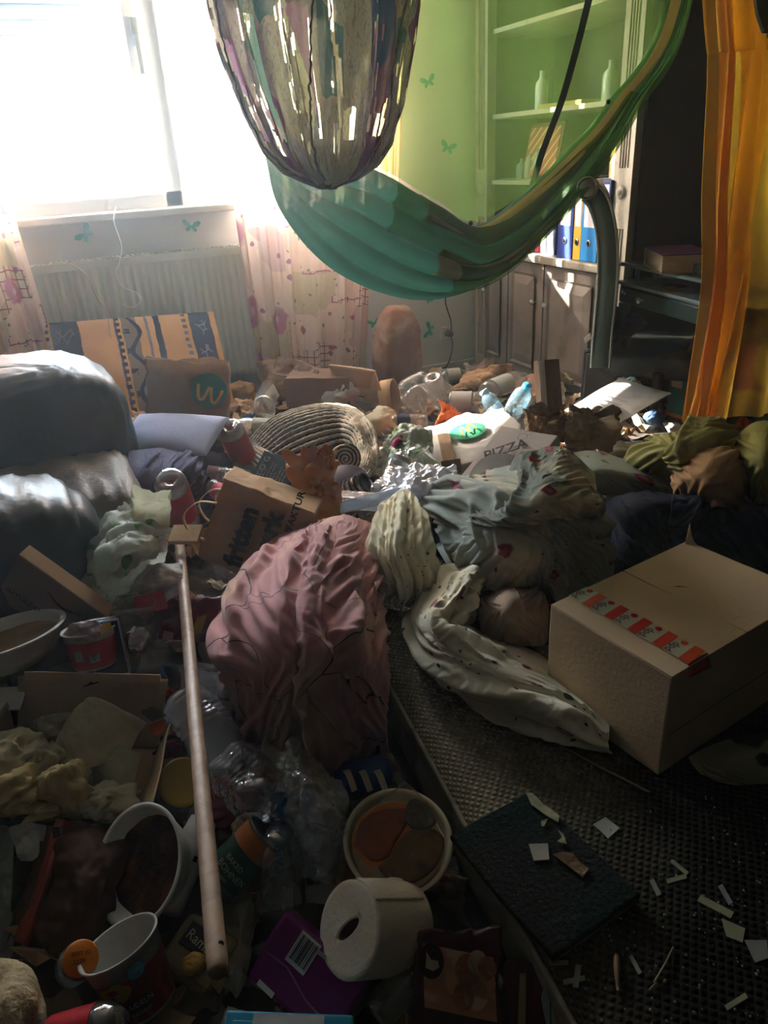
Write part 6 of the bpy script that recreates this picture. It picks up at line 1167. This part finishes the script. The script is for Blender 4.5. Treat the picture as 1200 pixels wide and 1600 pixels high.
# clear bag with a blue thing in it
t = thing('clear_bag', 'crinkled clear plastic bag with blue film inside beside the tomato bowl', 'bag', Z(490, 1330, .08))
for k in range(2): paper('film', [[(428, 1195, .17), (462, 1150, .20), (500, 1185, .19), (545, 1245, .17)], [(430, 1230, .17), (470, 1220, .22), (510, 1235, .21), (545, 1285, .16)], [(440, 1290, .14), (480, 1290, .19), (515, 1300, .18), (535, 1330, .14)], [(460, 1350, .10), (485, 1370, .12), (505, 1375, .12), (525, 1380, .10)]], foilw, t, amp=.012, sc=18, seed=141 + k, n=70, solid=0)
tag(wad('blue_film', (470, 1285, .13), (.07, .05, .12), mat('blue_film', '1f5d8a', .4, .2, 9, .15, transl=.3), seed=145, cr=.3), 'bright blue film crumpled inside the clear bag', 'film')
tag(wad('blue_film', (505, 1330, .11), (.05, .04, .09), mat('pale_blue_film', '4f8fae', .4, .2, 9, .15, transl=.3), seed=146, cr=.3), 'paler blue film lying lower in the clear bag', 'film')
# blue and white packet
t = thing('striped_packet', 'blue and white striped packet behind the tomato bowl', 'packet', Z(565, 1215, .08)); f = mkfr(Z(524, 1232, .08), Z(612, 1232, .08) - Z(524, 1232, .08), Z(535, 1188, .14) - Z(524, 1232, .08)); cushion('packet_body', tuple(Z(566, 1214, .10)), (.105, .065, .045), -.2, pp_('1f3f86', .4), t, p=(.6, .5), wr=.004, seed=9)
for k in range(3):
    c_ = Z(545 + k * 24, 1212, .128); P = bilerp([[c_ + [-.006, -.028, -.012], c_ + [-.006, 0, .003], c_ + [-.004, .026, -.008]], [c_ + [.005, -.028, -.012], c_ + [.006, 0, .003], c_ + [.008, .026, -.008]]], 6, 14); grid('white_stripe', P, pp_('c9c3b2', .5), t, solid=.001)
# tomato bowl
tb_, o_, ax_ = bowl('white bowl with dried tomato sauce and a clear film lid', (622, 1312, .155), (-.05, -.28, 1), .083, .05, mat('tomato_cream', 'c4a870', .5, .12, 6, .15), .72, nm='tomato_bowl', rb=.7, m=mat('bowl_cream', 'd6ccae', .4, .05))
sau = mat('dried_sauce', '8a4216', .35, .25, 18, .3, 60, col2='4c240e', c2s=10); sau2 = mat('brown_sauce', '6a4a22', .45, .25, 22, .3, 60, col2='3c2a14', c2s=12); t1 = unit(np.cross([0, 1, 0], ax_)); t1 = t1 * (1 if t1[0] > 0 else -1); t2 = unit(np.cross(ax_, t1)); t2 = t2 * (1 if t2[1] > 0 else -1)
bt = mkfr(o_ + ax_ * .046, t1, t2, .1, .1); bt.N = -ax_
LB_ = .011
def blob(nm, pts, m, h=.002, par=tb_, fr=None, lift=0):
    fr = fr or bt; p = smooth_path([np.array([*q_, 0.]) for q_ in pts + [pts[0]]], 40)[:-1]; c0 = p.mean(0); rings = [1, .97, .9, .7, .4, .02]; hh = [0, h * .6, h, h, h * 1.1, h]
    P = np.array([[fr.at(*(c0 + (x - c0) * k)[:2], -(y_ + lift + LB_)) for x in p] for k, y_ in zip(rings, hh)]); return grid(nm, P, m, par, cv=True)
blob('orange_oil', [(-.073, .02), (-.06, -.022), (-.03, -.028), (-.005, -.012), (.03, .01), (.05, .035), (.01, .06), (-.045, .055)], mat('orange_oil', 'b8601a', .3, .1), .0008)
blob('red_sauce', [(-.068, .018), (-.055, -.016), (-.03, -.022), (-.008, -.006), (.022, .014), (.036, .035), (.0, .052), (-.042, .05)], sau, .002, lift=.001)
blob('brown_sauce', [(-.05, -.03), (-.02, -.018), (.01, .0), (.045, .0), (.066, -.03), (.04, -.062), (.0, -.074), (-.038, -.064)], sau2, .002, lift=.001)
blob('mouldy_patch', [(.018, .022), (.045, .048), (.065, .035), (.068, -.002), (.045, -.008), (.03, .0)], mat('mould', '4f4a3a', .7, .4, 30, .4), .0015, lift=.002)
lid = [(-.066, .035), (-.03, .055), (.052, .082), (.064, .05), (.067, -.03), (.05, -.066), (.0, -.082), (-.05, -.06), (-.074, -.01)]
P = np.array([bt.at(*q_, -.011) for q_ in lid] + [bt.at(*q_, -.0105) for q_ in lid]); n_ = len(lid); mesh('film_lid', P, [list(range(n_))], clear('lid_film', (.97, .9, .75), .0, .06, .3, 30), tb_, False)
tube('film_edge', [bt.at(*q_, -.0115) for q_ in lid[:3]], .0012, mat('edge_pale', 'b59a78', .4), tb_, seg=6); tube('film_edge', [bt.at(*q_, -.0115) for q_ in lid[2:5]], .0012, mat('edge_pale', 'b59a78', .4), tb_, seg=6)
tag(wad('dead_leaf', (705, 1385, .07), (.05, .04, .045), kraft_d, seed=151, cr=.35), 'crumpled brown paper bit between tomato bowl and mattress', 'paper')
# paper roll
A = Z(543, 1452, .15); ax_ = unit([.756, .096, -.56]); RR = .066; LR = .115
up_ = unit(np.array([0, 0, 1]) - ax_ * ax_[2]); sd_ = np.cross(ax_, up_)
t = thing('toilet_roll', 'white toilet paper roll with a squashed core lying by the mattress edge', 'paper roll', A - [0, 0, RR])
def squash(P, pr): rel = P - A; al = (rel @ ax_)[..., None] * ax_; d = rel - al; u_c = (d @ up_)[..., None]; s_c = (d @ sd_)[..., None]; k = (pr[:, 0] < .03)[:, None, None]; rot = .35; a_ = u_c * math.cos(rot) + s_c * math.sin(rot); b_ = -u_c * math.sin(rot) + s_c * math.cos(rot); b_ = np.where(k, b_ * .45, b_); a_ = np.where(k, a_ * 1.25, a_); u_c = a_ * math.cos(rot) - b_ * math.sin(rot); s_c = a_ * math.sin(rot) + b_ * math.cos(rot); return A + al + u_c * up_ + s_c * sd_ * .95
rollm = mat('roll_paper', 'e4dac8', .9, .04, 9, .25, 130); pr = [(.021, LR), (.021, .002)] + [(.022 + i * .0042, .0006 * (i % 2)) for i in range(10)] + [(RR - .002, .001), (RR, .004)] + [(RR + .0004 * (i % 2), .008 + i * (LR - .014) / 8) for i in range(9)] + [(RR - .002, LR), (.021, LR)]
lathe('paper', pr, (A, ax_), rollm, t, seg=64, cap=False, fn=squash); lathe('core', [(.0205, .004), (.0205, LR - .004)], (A, ax_), mat('core_card', '5f5344', .9), t, seg=40, cap=False, fn=squash); 
P = np.array([[A + ax_ * a_ + (RR + .0012) * (up_ * math.cos(q_) - sd_ * math.sin(q_)) for a_ in np.linspace(.003, LR * .9, 12)] for q_ in np.linspace(-.25, .55, 14)]); P[-3:, 8:] += up_ * .002; grid('loose_sheet', P, rollm, t, solid=.0005)
# purple carton
f = mkfr(Z(388, 1522, .07), Z(512, 1640, .03) - Z(388, 1522, .07), Z(430, 1412, .13) - Z(388, 1522, .07)); pm_ = mat('purple_card', '74136b', .35, .12, 6, .06, 60, coat=.3)
t = thing('purple_carton', 'crushed purple carton with white barcode labels below the spirit bottle', 'carton', f.o); box('box_body', f, .05, pm_, t, warp=.008, n=9, bev=.006); bars(f, .035, f.h * .52, .036, .046, t, 12, 3, c=-.0075); patch('code_label', f, [(.02, .0), (.05, .0), (.05, .008), (.02, .008)], bwhite, t, -.008); tube('crease', [f.at(.0, f.h * .42, -.006), f.at(f.w * .3, f.h * .46, -.008), f.at(f.w * .6, f.h * .3, -.007), f.at(f.w, f.h * .24, -.006)], .0016, mat('crease_pale', 'a35a98', .4), t, seg=5); patch('top_label', f, [(f.w * .38, f.h - .012), (f.w * .72, f.h - .010), (f.w * .72, f.h - .004), (f.w * .38, f.h - .006)], pp_('9a9488'), t, -.0075)
# frozen food pouch
f = mkfr(Z(655, 1650, .03), Z(795, 1650, .03) - Z(655, 1650, .03), Z(672, 1455, .15) - Z(655, 1650, .03)); t = thing('food_pouch', 'dark red food pouch with a photo print leaning against the mattress', 'pouch', f.o); rp = mat('pouch_red', '4a0f16', .3, .2, 7, .08, 50, coat=.3)
bag('pouch_body', f, .035, rp, t, td=.3, cr=.008, seed=161, sc=11, bulge=.3, op=False); g = lambda a, b, c=-.016: f.at(a, b, c * (1 - .8 * (b / f.h)) - .004)
phm = mat('food_photo', 'b07a55', .35, .15, 12, .06, pat=lambda t_, b: t_.mix(t_.step(t_.noise(26, 2), .45, .6), b, lin('c9a98a')))
P = np.array([[g(f.w * (.08 + .80 * u_), f.h * (.42 + .50 * v_ - .12 * u_)) + f.N * .002 * fbm(np.array([[u_ * 3, v_ * 3, 0]]), 1, 4)[0] for v_ in np.linspace(0, 1, 16)] for u_ in np.linspace(0, 1, 16)]); grid('photo_print', P, phm, t)
for k, (a_, b_, r_) in enumerate(((.45, .62, .016), (.58, .70, .018), (.66, .52, .017), (.76, .60, .016), (.52, .50, .015), (.70, .76, .014), (.60, .60, .015), (.80, .72, .013))):
    P_ = [g(f.w * a_ + r_ * math.cos(q_), f.h * b_ + r_ * 1.15 * math.sin(q_), -.020) for q_ in np.linspace(0, 6.28, 15)[:-1]]; mesh('dumpling_print', P_, [list(range(14))], (pp_('c08a62', .35), pp_('a8603f', .35), pp_('c9a888', .35))[k % 3], t, False)
P_ = [g(f.w * .17 + .018 * math.cos(q_), f.h * .78 + .022 * math.sin(q_), -.022) for q_ in np.linspace(0, 6.28, 21)[:-1]]; mesh('brown_oval', P_, [list(range(20))], pp_('2b130d'), t, False); P_ = [g(f.w * .17 + x, f.h * .78 + y, -.024) for x, y in ((-.006, .012), (.0, .002), (.010, .0), (.011, -.008), (.002, -.012), (-.008, -.008))]; mesh('crescent', P_, [list(range(6))], pp_('b9a58f'), t, False)
LB_ = 0
f = mkfr(Z(800, 1640, .04), Z(900, 1640, .05) - Z(800, 1640, .04), Z(803, 1512, .12) - Z(800, 1640, .04)); t = thing('food_pouch', 'second dark red pouch with a small tray picture beside the mattress edge', 'pouch', f.o); bag('pouch_body', f, .03, rp, t, td=.4, cr=.006, seed=162, sc=11, bulge=.2, op=False); patch('gold_strip', f, [(.006, 0), (.018, 0), (.030, f.h * .97), (.022, f.h * .97)], pp_('9a8a62', .4), t, -.012); blob('tray_picture', [(.052, .02), (.09, .02), (.088, .07), (.07, .085), (.048, .07)], pp_('8d9a94', .4), .001, t, f, .011)
for k in range(3): strip('tray_line', f, [(.056 + k * .010, .035), (.060 + k * .008, .074)], .0018, pp_('2f4438'), t, -.0145)
t = thing('glass_jar', 'glass jar with a dull gold rim lying between toilet roll and red pouch', 'jar', Z(620, 1580, .04)); lathe('jar_body', [(.03, 0), (.036, .006), (.036, .07), (.03, .08)], (Z(590, 1600, .04), (.9, .25, .2)), clear('jar_olive', (.7, .7, .5), .3, .1), t); lathe('lid', [(.032, .078), (.036, .08), (.036, .095), (.0005, .095)], (Z(590, 1600, .04), (.9, .25, .2)), mat('lid_gold', '6f5a2c', .4, metal=.5), t)
# blue tub at the bottom edge
f = mkfr(Z(335, 1680, .10), Z(545, 1690, .10) - Z(335, 1680, .10), Z(368, 1578, .12) - Z(335, 1680, .10)); t = thing('blue_tub', 'light blue plastic tub lid at the bottom edge below the purple carton', 'tub', f.o); box('lid', f, .014, pl_('3a9cc0', .35), t, bev=.02 if f.h > .05 else .006, seg=4); box('lid_rim', mkfr2(f, .012, .012, -.003), .006, pl_('57aecb', .35), t, w=f.w - .024, h=f.h - .024, bev=.01, seg=3); box('tub_body', mkfr2(f, .006, .006, .012), .05, pl_('a9b9bd', .5), t, w=f.w - .012, h=f.h - .012, bev=.014); box('paper_label', mkfr2(f, .04, f.h * .55, -.0045), .002, bwhite, t, w=f.w * .55, h=f.h * .4, bev=0)
# spread tub
f = mkfr(Z(238, 1500, .06), Z(318, 1555, .05) - Z(238, 1500, .06), Z(290, 1412, .08) - Z(238, 1500, .06)); t = thing('spread_tub', 'open beige spread tub with black printed lid and a lump of yellow fat', 'tub', f.o); tubm = mat('tub_beige', '8f7b55', .45, .1)
box('tub_body', f, .05, tubm, t, c0=.004, bev=.02, seg=4); box('black_lid', mkfr2(f, .02, f.h * .42, -.003), .004, mat('lid_black', '12141a', .35), t, w=f.w * .66, h=f.h * .42, bev=.002); text('Rama', f, pl2, t, .022, .025, f.h * .56, -.006, -.12); tag_ = wad('fat_lump', ('w', *f.at(f.w * .62, f.h * .28, -.006)), (.036, .03, .022), mat('yellow_fat', 'c2973c', .5), t, seed=3, cr=.2)
# noodle cup
c = Z(186, 1476, .14); b_ = Z(232, 1568, .05); ax_ = unit(c - b_); CL = np.linalg.norm(c - b_); t = thing('noodle_cup', 'tipped red noodle cup with a blue round mark at the lower left', 'cup', b_); lathe('cup_body', [(.0005, 0), (.040, 0), (.042, .003), (.056, CL), (.059, CL + .001), (.059, CL + .004), (.055, CL + .003), (.041, .005), (.0005, .005)], (b_, ax_), mat('cup_white', 'a9a59b', .4), t, seg=48, cap=False)
lathe('red_print', [(.0425, .005), (.0525, CL * .75)], (b_, ax_), mat('noodle_red', '70170f', .4, .3, 30, .05, col2='9a3a1a', c2s=22), t, seg=48, cap=False); n0 = EYE - b_; n0 = unit(n0 - ax_ * n0.dot(ax_)); 
def cone(x, y, l=.0008): r = .0425 + (y - .005) / (CL * .75 - .005) * .0100 + l; bb_ = np.cross(ax_, n0); return b_ + ax_ * y + r * (n0 * math.cos(x / .05) + bb_ * math.sin(x / .05))
def cpatch(nm, pts, m, l): 
    cx_ = sum(p[0] for p in pts) / len(pts); cy_ = sum(p[1] for p in pts) / len(pts); V = [cone(*p, l) for p in pts] + [cone(cx_, cy_, l + .0006)]; n_ = len(pts); mesh(nm, V, [[i, (i + 1) % n_, n_] for i in range(n_)], m, t, False)
cpatch('black_field', [(-.035, .012), (.005, .012), (.005, .048), (-.035, .048)], mat('black_print', '120c0a', .4), .0008); cpatch('yellow_logo', [(-.032 + .02 * math.cos(q_) * 1.1, CL * .62 + .015 * math.sin(q_) * (1 + .15 * math.cos(q_ * 5))) for q_ in np.linspace(0, 6.28, 25)[:-1]], pp_('b98a1c', .4), .0020)
cpatch('blue_disc', [(.004 + .011 * math.cos(q_), CL * .80 + .011 * math.sin(q_)) for q_ in np.linspace(0, 6.28, 21)[:-1]], pp_('2f86b0', .4), .0030); cpatch('red_disc', [(-.034 + .008 * math.cos(q_), CL * .66 + .005 * math.sin(q_)) for q_ in np.linspace(0, 6.28, 15)[:-1]], pp_('a32a1a', .4), .003)
text('NUDELN', None, pl2, t, .011, fn=lambda x, y: cone(x - .033, y + .030, .002)); text('BULGOGI', None, pl2, t, .008, fn=lambda x, y: cone(x - .030, y + .018, .002)); text('-20%', None, pl2, t, .007, fn=lambda x, y: cone(x - .004, y + CL * .79, .0042)); lathe('dark_inside', [(.0005, CL * .55), (.049, CL * .55)], (b_, ax_), darkf, t, cap=False)
# cola bottle end
A = Z(196, 1598, .13); B = Z(60, 1640, .09); ax_ = unit(B - A); t = thing('cola_bottle', 'dark cola bottle with a red lettered label at the bottom left edge', 'bottle', A); rr_ = .034
lathe('bottle_body', [(.0005, -.004), (.012, -.003), (.024, .004), (.032, .018), (rr_, .032), (rr_, .13), (.028, .15), (.014, .18), (.012, .2)], (A, ax_), clear('cola_dark', (.45, .40, .36), .25, .05, .1), t, seg=40, cap=False); lathe('cola', [(.0005, .0), (.022, .006), (.031, .02), (.0325, .034), (.0325, .09), (.0005, .09)], (A, ax_), mat('cola_liquid', '1b0f0a', .2), t, cap=False); lathe('red_label', [(rr_ + .0008, .034), (rr_ + .0008, .105)], (A, ax_), pp_('96131c', .35), t, seg=40, cap=False)
n0 = EYE - A; n0 = unit(n0 - ax_ * n0.dot(ax_)); f3 = cyl(rr_ + .0018, A, ax_, n0); text('Cola', None, mat('white_ink', 'c9c4bb', .6, bump=0), t, .034, fn=lambda x, y: f3(y - .012, .098 - x * 1.0), sx=.9, bold=.0008)
# deep white bowl with dark residue, brown film bag, odds
bowl('white bowl tipped on its side with dark dried food below the food carton', (214, 1350, .14), (-.62, -.30, .72), .088, .05, darkf, .45, rb=.78)
tag(paper('brown_film_bag', [[(75, 1290, .12), (120, 1282, .13), (170, 1285, .13), (205, 1300, .12)], [(55, 1350, .10), (110, 1340, .15), (165, 1350, .14), (190, 1370, .10)], [(30, 1420, .06), (95, 1410, .12), (150, 1420, .11), (175, 1430, .07)], [(20, 1500, .03), (80, 1490, .06), (130, 1485, .06), (165, 1480, .04)]], mat('brown_film', '4a2b14', .65, .3, 6, .15, 50), amp=.012, sc=10, seed=171, n=60, solid=.001), 'large dark brown crumpled film bag below the food carton', 'bag')
t = thing('orange_packet', 'narrow orange and white packet edge with black letters at the left', 'packet', Z(60, 1400, .05)); paper('packet_side', [[(88, 1280, .14), (100, 1280, .14), (110, 1285, .13)], [(62, 1370, .11), (72, 1370, .12), (80, 1375, .11)], [(20, 1470, .06), (35, 1475, .07), (45, 1480, .06)]], mat('orange_card', '8c3416', .5), t, amp=.003, sc=12, seed=172, solid=.001); text('BI', mkfr(Z(82, 1308, .145), [.03, 0, 0], [0, .02, .03]), ink, t, .022, 0, 0, -.004, -.2, bold=.001)
tag(paper('white_fold', [[(14, 1292, .13), (45, 1285, .14), (72, 1290, .14)], [(16, 1304, .12), (50, 1302, .13), (66, 1318, .12)], [(34, 1345, .10), (48, 1345, .11), (58, 1340, .11)]], mat('grey_white_sheet', 'a9a6a0', .6, .05, 6, .1), amp=.005, sc=14, seed=173), 'white plastic fold sticking out under the food carton lip', 'plastic')
tag(paper('pale_film', [[(-30, 1290, .14), (10, 1290, .13), (22, 1310, .12)], [(-30, 1380, .10), (5, 1380, .10), (18, 1400, .09)], [(-30, 1470, .06), (0, 1470, .06), (10, 1480, .05)]], mat('pale_green_film', '7d8478', .5, .1, 6, .1, transl=.3), amp=.006, sc=12, seed=174), 'pale greenish film at the left edge below the food carton', 'film')
tag(wad('cream_fleece', (5, 1590, .12), (.11, .13, .12), mat('fleece', 'a08e6e', .95, .2, 20, .5, 130), seed=175, cr=.14), 'cream fleecy lump in the bottom left corner', 'cloth')
tag(box('white_strip_lid', mkfr(Z(-40, 1112, .22), Z(30, 1108, .22) - Z(-40, 1112, .22), (0, .05, .02)), .006, plw), 'white plastic edge lying left of the food carton back', 'lid')
tag(paper('white_napkin', [[(345, 1420, .05), (375, 1400, .07), (392, 1395, .07)], [(340, 1470, .04), (372, 1460, .06), (398, 1450, .05)], [(350, 1545, .02), (368, 1560, .03), (385, 1535, .03)]], mat('dim_tissue', '9a8f7c', .9, .1, 8, .2, transl=.2), amp=.007, sc=14, seed=176), 'white napkin hanging between broom handle and purple carton', 'napkin')
tag(paper('clear_card', [[(478, 1385, .06), (510, 1380, .07), (535, 1385, .06)], [(478, 1410, .05), (500, 1412, .06), (515, 1415, .05)]], mat('milky_card', 'a8a9a5', .5), amp=.003, sc=14, seed=177, solid=.001), 'pale milky card between spirit bottle and toilet roll', 'card')
tag(wad('clear_scrap', (60, 985, .14), (.02, .02, .02), foilw, seed=3), 'clear film crumb under the left bowl', 'film')
# ================================================================ parcel box
F0 = Z(1028, 1213, .155); Ft = over(1028, 1055, F0); hb_ = Ft[2] - F0[2]; Lt = Z(843, 943, Ft[2]); Bt = Z(1062, 846, Ft[2])
t = thing('parcel_box', 'big brown parcel box with red and white courier tape on the mattress', 'box', F0); 
xv = Lt - Ft; xv[2] = 0; yv = Bt - Lt; yv = yv - unit(xv) * yv.dot(unit(xv)); yv[2] = 0; bw, bd_ = np.linalg.norm(xv), np.linalg.norm(yv)
f = mkfr(F0, xv, (0, 0, hb_), bw, hb_); f.N = unit(yv); box('box_body', f, bd_, card, t, bev=.003, n=6, warp=.0025, smooth=False)
tp = mkfr(f.at(0, f.h + .001, 0), xv, yv, bw, bd_); tp.N = np.array([0, 0, -1.])
box('top_flap', mkfr2(tp, 0, 0, -.0015), .003, card, t, w=bw, h=bd_ * .49, bev=.001); box('top_flap', mkfr2(tp, 0, bd_ * .5, -.0012), .003, card, t, w=bw, h=bd_ * .5, bev=.001)
g = mkfr2(tp, bw * .93, bd_ * .80, -.004); quad('torn_tab', tp.at(bw * .98, bd_ * .96, 0), tp.at(bw * .86, bd_ * 1.0, 0), tp.at(bw * .95, bd_ * 1.0, -.002), tp.at(bw * .99, bd_ * .99, -.045), card, par=t, seed=1, solid=.002)
quad('bent_flap', tp.at(0, bd_, 0), tp.at(bw, bd_, 0), tp.at(bw, bd_ * 1.04, .012), tp.at(0, bd_ * 1.05, .02), mat('inner_card', 'a9917a', .8), par=t, seed=2, solid=.002)
tz = bd_ * .11; tw_ = .05; tq = mkfr(tp.at(bw, bd_, 0), -tp.H, -tp.X, bd_, bw); tq.N = tp.N; rt = mat('tape_red', 'b01a26', .25, .06, 9, .03, coat=.5); wt = mat('tape_white', 'b4b0a0', .25, .05, 9, .03, coat=.5); tin_ = mat('tape_ink', '2a2420', .5, bump=0)
strip_ = []
nseg = 5; sl_ = bw / nseg * .98
for k in range(nseg):
    a0 = .004 + k * sl_; patch('tape_white', tp, [(a0, tz), (a0 + sl_, tz), (a0 + sl_, tz + tw_ * 1.0), (a0, tz + tw_)], wt, t, -.0048); patch('tape_red', tp, [(a0 - .001, tz), (a0 + sl_ * .36, tz), (a0 + sl_ * .44, tz + tw_), (a0 + sl_ * .06, tz + tw_)], rt, t, -.0053)
    text('dpd', tq, tin_, t, .021, bd_ - (tz + tw_) + .016, bw - (a0 + sl_ * .94), -.0055, 0, bold=.0002)
    disc('tape_dot', tp, a0 + sl_ * .72, tz + tw_ - .008, .0062, rt, t, -.0056, seg=14)
quad('tape_end', tp.at(.004, tz, -.004), tp.at(.004, tz + tw_, -.004), tp.at(-.0045, tz + tw_ * 1.1, .022), tp.at(-.0045, tz - .004, .016), rt, par=t, n=6, amp=.001)
strip('scratch', tp, [(bw * .55, bd_ * .60), (bw * .60, bd_ * .57), (bw * .62, bd_ * .55)], [.001, .004, .001], mat('scratch_dark', '3a2c22', .9), t, -.0050); strip('scratch', f, [(bw * .42, hb_ * .35), (bw * .44, hb_ * .5), (bw * .43, hb_ * .6)], .0012, mat('scratch_pale', 'cbb79d', .8), t, -.003)
gl = mkfr(f.o, f.N, f.H, bd_, hb_); gl.N = f.X; strip('side_seam', gl, [(.004, hb_ * .42), (bd_ * .3, hb_ * .43), (bd_ * .6, hb_ * .42), (bd_, hb_ * .43)], .0016, mat('seam_dark', '33271e', .9), t, -.003)
# ================================================================ things on the near mattress
A_, B_2, C_2, D_ = (Z(702, 1305, .175), Z(830, 1232, .175), Z(985, 1398, .175), Z(878, 1485, .175)); f = mkfr(A_, B_2 - A_, D_ - A_); f.N = np.array([0, 0, -1.])
gb = NT('green_grit'); gn = gb.noise(130, 3); base = gb.mix(gb.step(gb.noise(4, 4), .45, .65), lin('13231f'), lin('24231f')); base = gb.mix(gb.step(gb.n('TexVoronoi', i_Vector=gb.co(), i_Scale=240.0).outputs[0], .16, .08), base, lin('3d5a52')); grit = gb.out(gb.n('BsdfPrincipled', i_Base_Color=base, i_Roughness=.9, i_Specular_IOR_Level=.12, i_Normal=gb.n('Bump', i_Height=gn, i_Strength=1.0, i_Distance=.004).outputs[0]).outputs[0])
t = thing('gritty_board', 'square dark green board with gritty top lying over the mattress edge', 'board', A_ - [0, 0, .024]); box('grit_top', f, .012, grit, t, bev=.004, warp=.002, n=8, smooth=True); box('wood_core', mkfr2(f, .003, .003, .012), .011, mat('board_core', '7b6746', .8), t, w=f.w - .006, h=f.h - .006, bev=.001)
up = lambda pts, c: pts
sm = mat('plaster_flake', '9c9878', .85, .2, 30, .6, 90); bmx = mat('brown_peel', '71563c', .85, .3, 25, .6, 90, col2='9a8262', c2s=20)
def flake(nm, label, pts, m, z=.177, cat='flake', h=.002, par=None):
    fr = mkfr(Z(*pts[0], z), [1, 0, 0], [0, 1, 0], 1, 1); fr.N = np.array([0, 0, -1.]); P2 = [Z(*p, z) - fr.o for p in pts]
    n_ = len(P2); V = [fr.o + p for p in P2] + [fr.o + p + [0, 0, h] for p in P2]; o = mesh(nm, V, [list(range(n_)), list(range(n_, 2 * n_))] + [[i, (i + 1) % n_, n_ + (i + 1) % n_, n_ + i] for i in range(n_)], m, None, False); return tag(o, label, cat)
flake('peeled_strip', 'long pale plaster-like peel lying on the green board', [(822, 1240), (832, 1240), (850, 1258), (862, 1266), (874, 1276), (872, 1286), (858, 1278), (846, 1270), (830, 1258)], sm)
flake('brown_peel', 'brown ragged peel lying at the middle of the green board', [(862, 1336), (880, 1332), (895, 1334), (905, 1348), (920, 1358), (910, 1372), (898, 1362), (885, 1352), (872, 1342)], bmx)
flake('white_square', 'small white paper square with creased corner on the green board', [(826, 1320), (856, 1319), (858, 1344), (834, 1346)], mat('square_white', 'a39a8d', .8))
flake('small_peel', 'tiny forked peel beside the white square', [(872, 1298), (880, 1304), (886, 1320), (878, 1318), (870, 1316), (878, 1310)], sm); flake('small_peel', 'tiny pale crumb above the forked peel', [(845, 1284), (856, 1280), (850, 1292), (846, 1292)], sm)
flake('white_card_square', 'whitish card square with a brown spot lying alone on the dark mattress', [(927, 1289), (946, 1278), (968, 1295), (950, 1311)], mat('card_square', 'a8a79b', .7), .151)
chip = mat('pale_chip', '8b8667', .8, .1, 9, .1); chip2 = mat('chip_grey', '85817a', .8)
G1 = 'pale wood strips on the mattress'
LS = ['upright short wood strip nearest the right corner of the green board', 'short wood strip pointing at the upright one beside the green board corner', 'brownish wood strip touching the end of its paler neighbour', 'short steep wood strip just above the longest strip', 'longest and widest pale wood strip on the mattress',
      'lower wood strip of the crossed pair below the green board', 'upper wood strip of the crossed pair below the green board', 'wood strip lying level between the crossed pair and the board corner', 'bright wood strip nearest the lower right corner of the mattress', 'thin wood strip beside the brown pointed sliver']
for i, (x0, y0, x1, y1, w_) in enumerate(((1018, 1375, 1030, 1400, 7), (1042, 1378, 1072, 1370, 7), (1048, 1345, 1074, 1366, 6), (1125, 1384, 1142, 1413, 7), (1092, 1404, 1144, 1431, 11), (880, 1536, 914, 1529, 8), (904, 1509, 899, 1544, 9), (858, 1505, 888, 1505, 7), (1134, 1576, 1166, 1556, 9), (985, 1494, 1000, 1522, 6))):
    d = np.array([x1 - x0, y1 - y0]) / math.hypot(x1 - x0, y1 - y0); n_ = np.array([-d[1], d[0]]) * w_ / 2; pts = [(x0 - n_[0], y0 - n_[1]), (x1 - n_[0], y1 - n_[1]), (x1 + n_[0], y1 + n_[1]), (x0 + n_[0], y0 + n_[1])]
    o = flake('wood_strip', LS[i], pts, chip if i % 3 else chip2, .151 + (.003 if i == 6 else 0), 'wood strip', .0018); o['group'] = G1
flake('grey_card', 'greyish card piece with a printed mark near the right edge', [(1127, 1436), (1164, 1452), (1160, 1474), (1135, 1464)], chip, .151); flake('grey_card', 'pale card piece with cut corners at the right edge', [(1163, 1470), (1198, 1470), (1200, 1498), (1180, 1505)], chip2, .151)
tag(tube('thin_twig', [Z(1052, 1480, .154), Z(1040, 1505, .156), Z(1022, 1535, .154)], .0014, mat('twig', '8f8060', .7), seg=6), 'thin pale bent stick on the dark mattress', 'stick'); tag(tube('short_stick', [Z(1026, 1535, .154), Z(1014, 1547, .153)], .0014, mat('twig', '8f8060', .7), seg=6), 'broken tip lying at the end of the thin stick', 'stick')
tag(tube('brown_sliver', smooth_path([Z(963, 1492, .155), Z(964, 1515, .158), Z(966, 1548, .154)], 10), [.003, .004, .0045, .0045, .0045, .004, .004, .003, .003, .002], mat('sliver', '7d6043', .5), seg=8), 'brown pointed wood sliver on the dark mattress', 'stick')
tag(tube('reed_stick', [Z(835, 1142, .154), Z(930, 1195, .154), Z(1015, 1238, .154)], .0022, mat('reed', '6d5440', .6), seg=7), 'long thin brown reed lying on the mattress before the parcel box', 'stick')
crs = np.random.RandomState(5); V, F = [], []
for k in range(240):
    u, v = crs.uniform(760, 1200), crs.uniform(1240, 1600); c = Z(u, v, .152); c = c if (c - e0) @ nm_ > .02 else Z(1100, 1400, .152); s = crs.uniform(.0008, .003); i = len(V); V += [c + [-s, 0, 0], c + [0, -s, 0], c + [s, .3 * s, 0], c + [0, s, 0], c + [0, 0, s]]; F += [[i, i + 1, i + 4], [i + 1, i + 2, i + 4], [i + 2, i + 3, i + 4], [i + 3, i, i + 4]]
tag(mesh('crumbs', V, F, chip, smooth=False), 'pale crumbs sprinkled over the soiled near end of the mattress', 'crumbs', kind='stuff')
